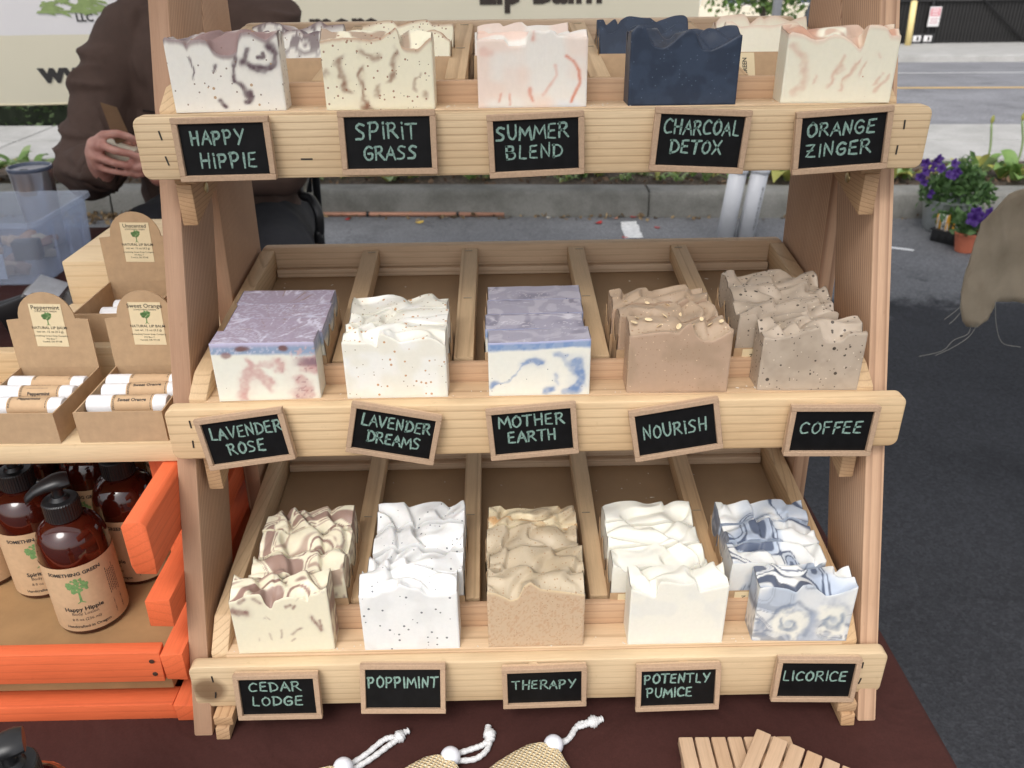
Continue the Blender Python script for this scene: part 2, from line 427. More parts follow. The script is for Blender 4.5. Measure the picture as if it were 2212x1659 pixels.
# terrain beyond and beside so that nothing floats
V = [(-400, -400, -2.2), (400, -400, -2.2), (400, 500, -2.2), (-400, 500, -2.2)]
struct(link('terrain', mesh('terrain', V, [(0, 1, 2, 3)]), SOIL))

# white paint left on the lot (end of a parking bay line)
pa = [PZ(1340, 481, 0), PZ(1375, 479, 0), PZ(1389, 515, 0), PZ(1350, 517, 0)]
def paint_patch(name, q):
    V, F = [], []; n = 14
    for i in range(n+1):
        for k in range(n+1):
            a, b_ = i/n, k/n
            p = (q[0]*(1-a)+q[1]*a)*(1-b_)+(q[3]*(1-a)+q[2]*a)*b_
            j = .012*float(fbm(p[0]*25, p[1]*25, 0, 9, 3)) if (i in (0, n) or k in (0, n)) else 0
            V.append((p[0]+j, p[1]+j, .004))
    for i in range(n):
        for k in range(n): c = i*(n+1)+k; F.append((c, c+1, c+n+2, c+n+1))
    me = mesh(name, V, F); 
    return struct(link(name, me, plain('bay_paint', (.70, .70, .69), .75, var=.25, scale=40)))
paint_patch('bay_marking', pa)
pb = [PZ(1932, 531, 0), PZ(1936, 530, 0), PZ(1957, 540, 0), PZ(1953, 542, 0)]

# ------------------------------------------------------------------ leaves
def leaf_mat(name, c0, c1, rough=.5, trans=.25):
    if name in MATS: return MATS[name]
    m, nt, nn, nl, b = new_mat(name)
    tc = N(nt, 'ShaderNodeTexCoord'); no = N(nt, 'ShaderNodeTexNoise', Scale=6.0, Detail=3.); nl.new(tc.outputs['Object'], no.inputs[0])
    g = N(nt, 'ShaderNodeNewGeometry'); 
    r_ = ramp(nt, [(0, c0), (1, c1)]); nl.new(math_n(nt, 'FRACT', math_n(nt, 'ADD', g.outputs['Random Per Island'], math_n(nt, 'MULTIPLY', no.outputs[0], .25))), r_.inputs[0])
    nl.new(r_.outputs[0], b.inputs['Base Color']); b.inputs['Roughness'].default_value = rough
    tr = N(nt, 'ShaderNodeBsdfTranslucent'); nl.new(r_.outputs[0], tr.inputs[0])
    mx = N(nt, 'ShaderNodeMixShader'); mx.inputs[0].default_value = trans
    nl.new(b.outputs[0], mx.inputs[1]); nl.new(tr.outputs[0], mx.inputs[2]); nl.new(mx.outputs[0], nn['Material Output'].inputs[0])
    MATS[name] = m; return m
def leaf_cloud(name, pts, size, mat, parent=None, up=.3, seed=1, aspect=.55, fold=.25):
    """two-triangle folded leaves at the given points"""
    rg = np.random.default_rng(seed); n = len(pts); pts = np.asarray(pts, float)
    d = rg.normal(size=(n, 3)); d[:, 2] = d[:, 2]*.7+up; d /= np.linalg.norm(d, axis=1)[:, None]
    s = rg.normal(size=(n, 3)); s -= d*(s*d).sum(1)[:, None]; s /= np.linalg.norm(s, axis=1)[:, None]
    nn_ = np.cross(d, s); L = size*rg.uniform(.6, 1.3, n)[:, None]
    base = pts; tip = pts+d*L; m1 = pts+d*L*.5+s*L*aspect*.5+nn_*L*fold*.3; m2 = pts+d*L*.5-s*L*aspect*.5+nn_*L*fold*.3
    V = np.stack([base, m1, tip, m2], 1).reshape(-1, 3)
    F = [(4*i, 4*i+1, 4*i+2) for i in range(n)]+[(4*i, 4*i+2, 4*i+3) for i in range(n)]
    me = bpy.data.meshes.new(name); me.from_pydata(V.tolist(), [], F); me.update()
    return link(name, me, mat, parent)

# hedge behind the pavement
hedge = thing('hedge', 'low clipped dark green hedge below the cream banner', 'hedge', S(-6.4, 2.42, .04))
rg = np.random.default_rng(3)
pts = []
for i in range(15000):
    x = rg.uniform(-3.6, 4.0); a = rg.uniform(0, math.pi); rr = .30+.05*float(vnoise(x*3, a*2, 0, 2))
    q = .9+.1*rg.random()
    pts.append((x, -math.cos(a)*rr*q, max(.0, (math.sin(a)**.6)*.62*q+.03*rg.normal())))
leaf_cloud('foliage', pts, .055, leaf_mat('hedge_leaf', (.030, .055, .018), (.085, .135, .045)), hedge, .3, 4)
box('core', (7.4, .44, .5), plain('hedge_core', (.015, .022, .01), .95), hedge, (.2, 0, .27), bev=.05)

# far fence with a sign, bollard, trees and building
FX0, FX1, FY = 9.75, 17.5, 22.9
fz = float(PY(2080, 106, FY)[2])
BLACKM = plain('black_metal', (.012, .012, .013), .45, var=.2)
fence = thing('slatted_fence', 'black chain link gate filled with dark vertical slats across the road', 'fence', (FX0, FY, fz))
SL = plain('fence_slat', (.017, .016, .016), .6, var=.35, scale=3)
sm = box_mesh(.062, .012, 2.1, .002, 1, 'slat')
for i in range(88):
    link('slat', sm, SL, fence, (.06+i*.088, .03, 1.13))
box('backing', (7.8, .006, 2.15), plain('fence_backing', (.006, .006, .006), .9), fence, (3.9, .06, 1.12), None, 0)  # added dark sheet, keeps the bright background out of the slat gaps
pm = lathe_mesh([(.045, 0), (.045, 2.4), (.02, 2.45)], 10, 'post')
for x in (0.0, 1.25, 3.9, 6.6): link('post', pm, BLACKM, fence, (x, -.02, 0))
for z in (.10, 1.15, 2.2): link('rail', tube_mesh([(0, -.03, z), (7.75, -.03, z)], .026, 8), BLACKM, fence)
for a, b_ in (((1.3, -.05, 2.1), (3.8, -.05, .15)), ((4.0, -.05, 2.1), (6.5, -.05, .15))): link('brace', tube_mesh([a, b_], .02, 6), BLACKM, fence)
sgx = float(PY(2018, 36, FY-.1)[0]); sgz = float(PY(2018, 36, FY-.1)[2])
sg = thing('parking_sign', 'small white sign with a red printed top on the black fence', 'sign', (sgx, FY-.12, sgz))
box('plate', (.29, .008, .46), plain('sign_white', (.80, .78, .78), .45, var=.06), sg, (0, 0, 0), (0, 0, 0), .003)
box('red_panel', (.25, .004, .19), plain('sign_red', (.62, .22, .26), .5, var=.1), sg, (0, -.0065, .11), None, 0)
for k in range(3): box('text_line', (.2-.03*(k % 2), .003, .022), plain('sign_grey', (.55, .35, .37), .6), sg, (0, -.006, -.045-.05*k), None, 0)
for dz in (.06, .12, .17): box('text_line', (.17, .003, .022), plain('sign_white', (.8, .78, .78)), sg, (0, -.010, dz), None, 0)
gx = float(PY(1990, 92, FY-.1)[0]); gz = float(PY(1990, 92, FY-.1)[2])
nb = thing('gate_number_plate', 'white blocky marks low on the black gate by the yellow bollard', 'sign', (gx, FY-.10, gz))
box('plate', (.62, .01, .42), plain('gate_plate_black', (.02,)*3, .5), nb, (0, 0, 0), None, .003)
for i in (-1, 1):
    for k in (-1, 1):
        box('white_block', (.20, .006, .14), plain('sign_white', (.8, .78, .78)), nb, (i*.14, -.009, k*.095), None, .002)
        box('white_block_notch', (.05, .006, .09), plain('gate_plate_black', (.02,)*3), nb, (i*.14+.02*k, -.0145, k*.095), None, 0)
by_ = FY-.55
bt = PY(1975, 5, by_); bb = PY(1960, 103, by_)
bol = thing('bollard', 'tall thin pale yellow bollard leaning in front of the black gate', 'bollard', tuple(bb))
link('post', tube_mesh([(0, 0, 0), tuple(bt-bb)], .075, 14, 'post'), plain('bollard_yellow', srgb(236, 214, 150), .5, var=.08), bol)
link('cap', lathe_mesh([(.075, 0), (.06, .03), (.02, .045)], 14, 'cap'), MATS['bollard_yellow'], bol, tuple(bt-bb))

def tree(name, label, loc, h, crown, n, leaf, mat, seed, trunk_r=.12, group=None):
    t = thing(name, label, 'tree', loc, group=group); rg = np.random.default_rng(seed)
    BARK = plain('bark', (.10, .08, .065), .9, var=.35, scale=12, bumps=.8, bdist=.02)
    pts = [(0, 0, -.2), (.04, .02, h*.25), (-.05, .0, h*.5), (.05, 0, h*.8)]
    parts = [(tube_mesh(spline(pts, 4), np.linspace(trunk_r, trunk_r*.35, 13).tolist(), 8), Matrix())]
    cl = []
    for i in range(26):
        d = rg.normal(size=3); d /= np.linalg.norm(d); q = rg.uniform(.25, 1)**.5
        c = np.array(crown[0])+d*np.array(crown[1])*q; cl.append(c)
        s0 = np.array([0, 0, h*rg.uniform(.3, .7)]); md = (s0+c)/2+np.array([0, 0, -.08*h])
        parts.append((tube_mesh(spline([s0, md, c], 3), np.linspace(trunk_r*.4, trunk_r*.08, 7).tolist(), 5), Matrix()))
    link('trunk', join_meshes(parts, 'trunk'), BARK, t)
    P = []
    for i in range(n):
        c = cl[rg.integers(len(cl))]; P.append(c+rg.normal(size=3)*np.array(crown[1])*.17)
    leaf_cloud('crown', P, leaf, mat, t, .0, seed+1, .6)
    return t
GL = leaf_mat('street_tree_leaf', (.045, .10, .02), (.16, .26, .06))
tp = PY(1642, 50, 17.8)
tree('street_tree', 'young green street tree in front of the cream building', (float(tp[0]), 17.8, -.55), 3.6, ((0, 0, 1.75), (1.1, 1.0, 1.25)), 3000, .13, GL, 5, .07)
DL = leaf_mat('dark_leaf', (.014, .024, .010), (.045, .07, .025))
tree('evergreen_tree', 'dark evergreen tree rising behind the black slatted gate', (11.6, 26.0, -.95), 6.5, ((0, 0, 4.4), (2.6, 1.6, 2.6)), 3500, .28, DL, 8, .2, 'evergreens behind the gate')
tree('evergreen_tree', 'broad dark evergreen tree at the far end of the gate', (15.6, 26.5, -.95), 6.5, ((0, 0, 4.0), (2.6, 1.6, 2.8)), 3500, .28, DL, 9, .2, 'evergreens behind the gate')

bld = thing('building', 'cream building with tall white framed windows behind the street tree', 'building', (2.0, 27.5, -1.05))
CREAM = plain('cream_stucco', srgb(226, 217, 196), .9, var=.05, scale=4, bumps=.2)
WIN = plain('window_glass_far', (.10, .13, .16), .08, var=.2, scale=2)
TRIM = plain('white_trim', (.78, .78, .76), .5, var=.04)
# wall built as piers and bands so that windows are real openings
wx0, wx1, wh = -8.0, 9.2, 7.0
wins = [(-6.0, 1.3), (-3.0, 1.3), (0.0, 1.3), (3.6, 1.1), (5.35, 1.1), (7.55, 1.1)]
xx = wx0
for cxw, ww in wins+[(wx1+5, 0)]:
    x1 = min(cxw-ww/2, wx1)
    if x1 > xx: box('wall', (x1-xx, .3, 2.6), CREAM, bld, ((x1+xx)/2, 0, 2.1), None, .004)
    xx = cxw+ww/2
box('wall', (wx1-wx0, .32, .8), CREAM, bld, ((wx0+wx1)/2, 0, .4), None, .004)
box('wall', (wx1-wx0, .32, wh-3.4), CREAM, bld, ((wx0+wx1)/2, 0, (wh+3.4)/2), None, .004)
box('wall', (.3, 8, wh), CREAM, bld, (wx1-.15, 4.2, wh/2), None, .004)
box('roof', (wx1-wx0+.5, 9, .25), plain('flat_roof', (.2, .2, .2), .9), bld, ((wx0+wx1)/2, 4, wh+.13), None, .01)
for cxw, ww in wins:
    w_ = box('window', (ww, .03, 2.6), WIN, bld, (cxw, .08, 2.1), None, .002)
    for sx in (-1, 0, 1): box('frame', (.07, .05, 2.6), TRIM, w_, (sx*(ww/2-.035), -.045, 0), None, .004)
    for z in (-1.265, .2, 1.265): box('frame', (ww-.15, .045, .07), TRIM, w_, (0, -.047, z), None, .004)
# =================================================================== TABLE AND DISPLAY STAND
TZ = .745
STAND_Y0 = .60
stand = thing('display_stand', 'three tier sloping wooden soap rack with chalkboard signs standing on the brown cloth', 'display stand', (0, STAND_Y0, TZ))
def SL_(p): return (p[0], p[1]-STAND_Y0, p[2]-TZ)          # world -> stand
PANEL = plain('hardboard_panel', srgb(156, 128, 96), .75, var=.14, scale=9, bumps=.15)
PY0, PY1, PZ1 = .489, .7246, 1.36
lean = math.atan2(PY1-PY0, PZ1-TZ)
# sloping front legs (outline in y-z, feet cut level)
def leg_outline(y0, y1, z0, z1, depth_y, drop=0.0):
    return [(y0, z0), (y1, z1), (y1+depth_y, z1), (y0+depth_y, z0)]
ztop = 1.46; ytop = PY0+(PY1-PY0)*(ztop-TZ)/(PZ1-TZ)
def leg_part(name, pts, th, x, ln):
    """board lying along a leaning line: mesh built in its own frame so that the grain follows it"""
    c = (sum(p[0] for p in pts)/len(pts), sum(p[1] for p in pts)/len(pts)); ca, sa = math.cos(ln), math.sin(ln)
    loc = [((y-c[0])*ca-(z-c[1])*sa, (y-c[0])*sa+(z-c[1])*ca) for y, z in pts]
    return link(name, prism_mesh(loc, th, .0016, name, 'x'), cedar('z'), stand, SL_((x, c[0], c[1])), (-ln, 0, 0))
for s in (-1, 1):
    leg_part('front_leg', leg_outline(PY0, ytop, TZ, ztop, .081), .0158, s*.2800, lean)
    fr = lambda z: PY0+(PY1-PY0)*(z-TZ)/(PZ1-TZ)+.0815           # rear edge of the sloping leg
    f2 = lambda z: .703+.077*(z-TZ)                              # front edge of the upright behind it
    zx = TZ+(.703-.0815-PY0)/((PY1-PY0)/(PZ1-TZ)-.077)
    leg_part('rear_leg', ((.703, TZ), (f2(zx)+.0006, zx), (fr(1.40)+.0006, 1.40), (f2(1.40)+.112, 1.40), (.815, TZ)), .0155, s*.2800, math.atan(.077))
link('bolt', lathe_mesh([(.006, 0), (.006, .003), (.003, .004)], 10, 'bolt'), plain('zinc', (.55, .53, .48), .35, .9), stand, SL_((.285, .80, 1.37)), (0, R(90), 0))
box('top_rail', (.60, .016, .05), cedar('x'), stand, SL_((0, ytop+.03, 1.40)), None, .002)

STAPLE = plain('staple', (.05, .045, .04), .5, .5)
TRAYS = [(.6174, 1.2259, .0166, .0008, 0), (.5619, 1.0185, .0167, .0006, 0), (.4995, .8128, .0254, .0035, 1)]
XC = .0031
def rounded_rect(w, h, r_, n=5):
    pts = []
    for cx_, cz_, a0 in ((w/2-r_, h/2-r_, 0), (-w/2+r_, h/2-r_, 90), (-w/2+r_, -h/2+r_, 180), (w/2-r_, -h/2+r_, 270)):
        for i in range(n+1):
            a = R(a0+90*i/n); pts.append((cx_+r_*math.cos(a), cz_+r_*math.sin(a)))
    return pts
SLOPE = .107
div_x = [-.1538, -.0546, .0549, .159]
for ti, (yb, zb, r0, led, knot) in enumerate(TRAYS):
    top = lambda y: zb+r0+SLOPE*(y-yb-.042)
    al = math.atan(SLOPE)
    ym = yb+.148
    panel = box('tray_panel', (.506, .212, .004), PANEL, stand, SL_((0, ym, top(ym)-.028)), (al, 0, 0), 0)
    inv = Matrix.LocRotScale(Vector(SL_((0, ym, top(ym)-.028))), Euler((al, 0, 0)), None).inverted()
    def sub(name, me, mat, pos, rot=(0, 0, 0)):
        o = link(name, me, mat, panel)
        o.matrix_local = inv @ Matrix.LocRotScale(Vector(SL_(pos)), Euler(rot), None); return o
    # front board, rounded ends, slightly bowed top
    bmat = wood('pine_knot', 'x', PINE_L, PINE_D, 150., .6, blotch=((-.274, 0, -.004), .0185, srgb(104, 76, 52))) if knot else wood('pine_board%d' % ti, 'x', PINE_L, PINE_D, 190. if ti == 0 else 140., .95 if ti == 0 else .7, pith=.17)
    fb = prism_mesh(rounded_rect(.5745, .045, .0065), .0115, .0013, 'front_board', 'y', 3)
    sub('front_board', fb, bmat, (XC, yb+.00575, zb-.0225))
    # ledge the front bars stand on, riser behind it
    sub('ledge', box_mesh(.512, .026, .011, .0012), wood('ledge', 'x', srgb(216, 188, 154), PINE_D, 150., .9), (0, yb+.0246, zb+led-.0055))
    sub('riser', box_mesh(.512, .0062, .03, .0012), wood('riser', 'x', srgb(202, 168, 136), srgb(146, 108, 80), 160., .8), (0, yb+.0410, zb+r0-.015))
    for s in (-1, 1):
        y0, y1 = yb+.0118, yb+.262
        out = [(y0, zb-.012), (y0, zb+.003), (y0+.022, top(y0+.022)), (y1, top(y1)), (y1, top(y1)-.036), (yb+.05, zb-.022)]
        cxr = yb+.14; czr = zb
        sub('side_rail', prism_mesh([(a-cxr, b_-czr) for a, b_ in out], .0145, .0018, 'side_rail', 'x'), fir('y'), (s*.2610, cxr, czr))
        # cleat under the tray, screwed to the leg
        if ti < 2:
            out = [(.0146, -.084), (.0146, -.0525), (.17, -.030), (.135, -.050)]
        else:
            out = [(-.0150, TZ-zb+.0005), (-.0125, -.0562), (.07, -.0562), (.07, TZ-zb+.0005)]
        sub('cleat', prism_mesh([(a, b_) for a, b_ in out], .0118, .001, 'cleat', 'x'), wood('cleat', 'y', srgb(192, 158, 122), srgb(138, 102, 72), 300., 1.1), (s*.2618, yb, zb))
        sub('ledger', box_mesh(.0162, .10, .0095, .0012), wood('cleat', 'y', srgb(192, 158, 122), srgb(138, 102, 72), 300., 1.1), (s*.2605, yb+(.066 if ti < 2 else .0395), zb-(.0475 if ti < 2 else .0508)), (al*.0, 0, 0))
        sc_ = sub('screw', lathe_mesh([(.0042, 0), (.0040, .0008), (.0022, .0013)], 14, 'screw'), plain('brass_screw', (.55, .43, .22), .35, .9), (s*.2558, yb+(.045 if ti < 2 else .012), zb-(.062 if ti < 2 else .050)), (0, R(-90 if s > 0 else 90), 0))
        for zz in (-.013, -.031):
            sub('staple', box_mesh(.0011, .0008, .0066, 0), STAPLE, (XC+s*.268+rnd.uniform(-.002, .002), yb-.0001, zb+zz), (0, R(rnd.uniform(-14, 14)), 0))
    sub('back_board', prism_mesh(rounded_rect(.5370, .0385, .006), .0125, .002, 'back_board', 'y'), wood('backboard', 'x', srgb(214, 190, 162), srgb(160, 128, 102), 150., .8), (0, yb+.2685, zb+r0+.0235-.01925+.002))
    sub('back_strip', box_mesh(.505, .008, .008, .0006), wood('backboard', 'x', srgb(214, 190, 162), srgb(160, 128, 102), 150., .8), (0, yb+.2565, top(yb+.2565)-.022))
    for dx in div_x:
        yd = (yb+.0475+yb+.2615)/2; ln = .2138
        dv = sub('divider', box_mesh(.0165, ln, .0165, .0012, 2, 'divider', .0004), fir('y'), (dx, yd, top(yd)-.0085), (al, R(rnd.uniform(-2, 2)), R(rnd.uniform(-.6, .6))))
        for ys in (.252, .15):
            sub('staple', box_mesh(.0075, .0008, .0005, 0), plain('staple_pale', (.35, .30, .22), .5, .3), (dx+rnd.uniform(-.002, .002), yb+ys, top(yb+ys)+.0003), (al, 0, 0))
    for xs_ in ((-.163, -.0312), (.0, -.0)) if ti == 0 else ((.265, -.0),):
        if xs_[1]: sub('staple', box_mesh(.0085, .0008, .0011, 0), STAPLE, (xs_[0], yb-.0001, zb+xs_[1]))

# soap crumbs and shavings on the panels and ledges
CRUMB = plain('soap_crumb', (.66, .60, .50), .7, var=.2)
V, F = [], []; rc = random.Random(12)
def crumb(p, s):
    b0 = len(V); ax = rc.uniform(0, 6.28)
    e = rc.uniform(1, 3.5) if rc.random() < .3 else 1
    for dx, dy, dz in ((-1,-1,0),(1,-1,0),(1,1,0),(-1,1,0),(0,0,1)):
        X_, Y_ = dx*s*e*.5, dy*s*.5
        V.append((p[0]+X_*math.cos(ax)-Y_*math.sin(ax), p[1]+X_*math.sin(ax)+Y_*math.cos(ax), p[2]+dz*s*.5))
    F.extend([(b0,b0+1,b0+4),(b0+1,b0+2,b0+4),(b0+2,b0+3,b0+4),(b0+3,b0,b0+4)])
for yb, zb, r0, led, knot in TRAYS:
    for i in range(46):
        y = yb+rc.uniform(.13, .24); crumb((rc.uniform(-.245, .245), y, zb+r0+SLOPE*(y-yb-.042)-.0258), rc.uniform(.0006, .0016))
    for i in range(70):
        crumb((rc.uniform(-.25, .25), yb+rc.uniform(.012, .022), zb+led+.0002), rc.uniform(.0005, .0011))
cr = link('soap_crumbs', mesh('soap_crumbs', V, F), CRUMB); cr['kind'] = 'stuff'
tag(cr, 'tiny pale soap crumbs and shavings scattered over the tray bottoms', 'crumbs')

# ------------------------------------------------------------------ chalkboard signs
GLYPH = {  # strokes on a unit box, y up
 'A': [[(0,0),(.5,1),(.95,0)],[(.18,.38),(.78,.38)]], 'B': [[(.05,0),(.1,1)],[(.08,1),(.62,.98),(.7,.75),(.5,.56),(.1,.52)],[(.1,.52),(.72,.5),(.85,.25),(.6,.02),(.05,0)]],
 'C': [[(.88,.86),(.55,1),(.15,.75),(.05,.35),(.3,.02),(.85,.08)]], 'D': [[(.08,0),(.12,1)],[(.0,1),(.55,.96),(.92,.6),(.75,.18),(.05,0)]],
 'E': [[(.8,1),(.15,.96),(.06,.03),(.8,.0)],[(.1,.5),(.68,.54)]], 'F': [[(.12,0),(.14,.97),(.85,1)],[(.13,.5),(.68,.54)]],
 'G': [[(.85,.88),(.5,1),(.12,.7),(.08,.28),(.4,.0),(.82,.15),(.82,.48),(.45,.46)]], 'H': [[(.1,0),(.12,1)],[(.8,0),(.88,1)],[(.1,.48),(.84,.52)]],
 'I': [[(.5,0),(.5,1)]], 'i': [[(.5,0),(.5,.72)],[(.5,.95),(.52,1.0)]], 'L': [[(.15,1),(.1,.03),(.78,.0)]],
 'M': [[(.0,0),(.12,1),(.48,.3),(.86,1),(1.0,0)]], 'N': [[(.08,0),(.12,1),(.78,.02),(.86,1.05)]],
 'O': [[(.5,1),(.12,.72),(.1,.25),(.45,.0),(.85,.3),(.82,.78),(.45,1.0)]], 'P': [[(.1,0),(.12,1)],[(.02,.95),(.6,1),(.8,.75),(.55,.48),(.12,.46)]],
 'R': [[(.08,0),(.12,1)],[(.02,.95),(.6,1),(.76,.76),(.5,.52),(.12,.48)],[(.4,.5),(.95,.02)]], 'S': [[(.85,.92),(.45,1),(.15,.78),(.4,.55),(.75,.35),(.6,.06),(.05,.02)]],
 'T': [[(.0,.97),(.95,1)],[(.48,.98),(.42,0)]], 'U': [[(.1,1),(.1,.3),(.4,.0),(.78,.25),(.85,1)]], 'V': [[(.05,1),(.42,0),(.92,1)]],
 'X': [[(.05,1),(.9,0)],[(.92,1.02),(.02,-.02)]], 'Y': [[(.05,1),(.42,.52)],[(.9,1),(.3,0)]], 'Z': [[(.08,.95),(.85,1),(.08,.02),(.9,.0)],[(.2,.48),(.66,.52)]],
}
WID = {'I': .34, 'i': .34, 'M': 1.15, ' ': .5, 'L': .78, 'E': .82, 'F': .8, 'W': 1.2}
def hand_text(lines, seed=1):
    """lines: [(text, x0, x1, y0, height), ...] in metres -> flat chalk-pen ribbons"""
    rr_ = random.Random(seed); V, F = [], []
    for text, x0, x1, y0, h in lines:
        adv = [WID.get(c, .92) for c in text]; gap = .16
        tot = sum(adv)+gap*(len(text)-1); sc = (x1-x0)/tot; x = x0
        for c, a in zip(text, adv):
            if c in GLYPH:
                jy, jr, js = rr_.uniform(-.04, .04)*h, rr_.uniform(-.05, .05), rr_.uniform(.93, 1.05)
                for st in GLYPH[c]:
                    pts = spline([(p[0], p[1], 0) for p in st], 5) if len(st) > 3 or c in 'BDPRCGOSU' else [np.array((*p, 0.)) for p in st]
                    if len(st) == 2: pts = [np.array((*st[0], 0.))*(1-t)+np.array((*st[1], 0.))*t for t in np.linspace(0, 1, 5)]
                    if c in 'AEFHILMNTVXYZi' and len(st) > 2:
                        q = []
                        for p0, p1 in zip(st[:-1], st[1:]):
                            q += [np.array((*p0, 0.))*(1-t)+np.array((*p1, 0.))*t for t in np.linspace(0, 1, 4)][:-1]
                        pts = q+[np.array((*st[-1], 0.))]
                    wd = .00122*rr_.uniform(.85, 1.2)
                    P = []
                    for k, p in enumerate(pts):
                        px_, py_ = p[0]*a*sc*js, p[1]*h*js
                        P.append((x+px_+py_*jr+rr_.uniform(-.00010, .00010), y0+jy+py_+rr_.uniform(-.0001, .0001)))
                    b0 = len(V); n = len(P)
                    for k in range(n):
                        p0, p1 = P[max(k-1, 0)], P[min(k+1, n-1)]
                        tx, ty_ = p1[0]-p0[0], p1[1]-p0[1]; l = math.hypot(tx, ty_) or 1
                        w_ = wd*(.8 if k in (0, n-1) else 1)*rr_.uniform(.85, 1.12)/1.0
                        ex, ey = (tx/l*wd*.6, ty_/l*wd*.6) if k == n-1 else ((-tx/l*wd*.6, -ty_/l*wd*.6) if k == 0 else (0, 0))
                        V.append((P[k][0]-ty_/l*w_*.6+ex, 0, P[k][1]+tx/l*w_*.6+ey)); V.append((P[k][0]+ty_/l*w_*.6+ex, 0, P[k][1]-tx/l*w_*.6+ey))
                    for k in range(n-1): F.append((b0+2*k, b0+2*k+1, b0+2*k+3, b0+2*k+2))
            x += (a+gap)*sc
    return mesh('lettering', V, F)
def chalk_mat():
    m, nt, nn, nl, b = new_mat('chalk_pen')
    tc = N(nt, 'ShaderNodeTexCoord'); no = N(nt, 'ShaderNodeTexNoise', Scale=700., Detail=4., Roughness=.7); nl.new(tc.outputs['Object'], no.inputs[0])
    r_ = ramp(nt, [(.32, srgb(80, 104, 98)), (.6, srgb(138, 166, 154))]); nl.new(no.outputs[0], r_.inputs[0]); nl.new(r_.outputs[0], b.inputs[0])
    b.inputs['Roughness'].default_value = .8; return m
CHALK = chalk_mat()
BOARD = plain('chalkboard', (.0045, .0045, .005), .55, var=.35, scale=80, spec=.18)
MDF = plain('mdf_frame', srgb(174, 146, 120), .85, var=.12, scale=700, bumps=.4, bdist=.0004)
MDFE = plain('mdf_edge', srgb(196, 166, 134), .85, var=.10, scale=500)
DESC = ['white soap with purple swirls', 'yellow soap with brown streaks', 'white soap with coral wisps', 'dark navy soap', 'cream soap with peach wisps',
        'white and pink soap with blue top', 'white soap with tan specks', 'white soap marbled sky blue', 'tan soap with oat flakes', 'grey soap with black grounds',
        'cream soap with maroon swirls', 'white soap with black seeds', 'orange speckled tan soap', 'plain ivory soap', 'white soap swirled slate blue']
SIGNS = [  # text lines, centre x, y, z, roll(deg), tilt back(deg), yaw, lines given as fractions of inner board
 ('happy_hippie', [('HAPPY', -.38, .25, .10, .26), ('HiPPIE', -.31, .36, -.36, .27)], -.2189, .6094, 1.2042, .6, 2, 0),
 ('spirit_grass', [('SPiRiT', -.38, .35, .08, .30), ('GRASS', -.30, .33, -.32, .25)], -.1016, .6094, 1.2070, .0, 3, 0),
 ('summer_blend', [('SUMMER', -.47, .38, .12, .26), ('BLEND', -.36, .32, -.26, .25)], .0041, .6094, 1.2040, 2.0, 0, 0),
 ('charcoal_detox', [('CHARCOAL', -.44, .46, .13, .26), ('DETOX', -.34, .28, -.25, .25)], .1216, .6094, 1.2050, -2.9, 0, 0),
 ('orange_zinger', [('ORANGE', -.42, .39, .12, .25), ('ZINGER', -.42, .36, -.28, .25)], .2244, .6094, 1.2037, 3.4, 0, 0),
 ('lavender_rose', [('LAVENDER', -.43, .50, .08, .26), ('ROSE', -.26, .22, -.32, .26)], -.2220, .5535, .9961, 7.9, 3, 0),
 ('lavender_dreams', [('LAVENDER', -.42, .46, .10, .26), ('DREAMS', -.32, .36, -.30, .26)], -.1080, .5535, .9986, -12, 0, 0),
 ('mother_earth', [('MOTHER', -.42, .42, .14, .26), ('EARTH', -.32, .30, -.24, .25)], -.0007, .5535, .9984, 4.8, 2, 0),
 ('nourish', [('NOURiSH', -.42, .40, -.12, .30)], .1103, .5535, .9975, 9.8, 3, 0),
 ('coffee', [('COFFEE', -.40, .40, -.06, .28)], .2314, .5535, .9938, -1.2, 0, 0),
 ('cedar_lodge', [('CEDAR', -.38, .32, .14, .24), ('LODGE', -.36, .33, -.26, .24)], -.2115, .4900, .7890, .0, 8, 0),
 ('poppimint', [('POPPIMINT', -.47, .47, .02, .26)], -.1086, .4885, .7965, -1.6, 14, 0),
 ('therapy', [('THERAPY', -.43, .43, -.06, .26)], .0066, .4910, .7920, 1.1, 0, 0),
 ('potently_pumice', [('POTENTLY', -.46, .44, .12, .24), ('PUMICE', -.42, .20, -.26, .24)], .1162, .4898, .7895, 1.0, 8, 0),
 ('licorice', [('LICORICE', -.45, .42, -.04, .26)], .2294, .4902, .7945, -2.2, 5, 0),
]
SW, SH, SF = .0690, .0445, .0042
strip_h = box_mesh(SW, .0042, SF, .0004, 1, 'frame_strip'); strip_v = box_mesh(SF, .0040, SH-2*SF, .0004, 1, 'frame_strip')
back_m = box_mesh(SW-.001, .0024, SH-.001, .0003, 1, 'backing'); board_m = box_mesh(SW-2*SF+.0004, .0014, SH-2*SF+.0004, 0, 1, 'chalkboard')
for mm in (strip_h, strip_v): mm.materials.append(MDF)
back_m.materials.append(MDFE); board_m.materials.append(BOARD)
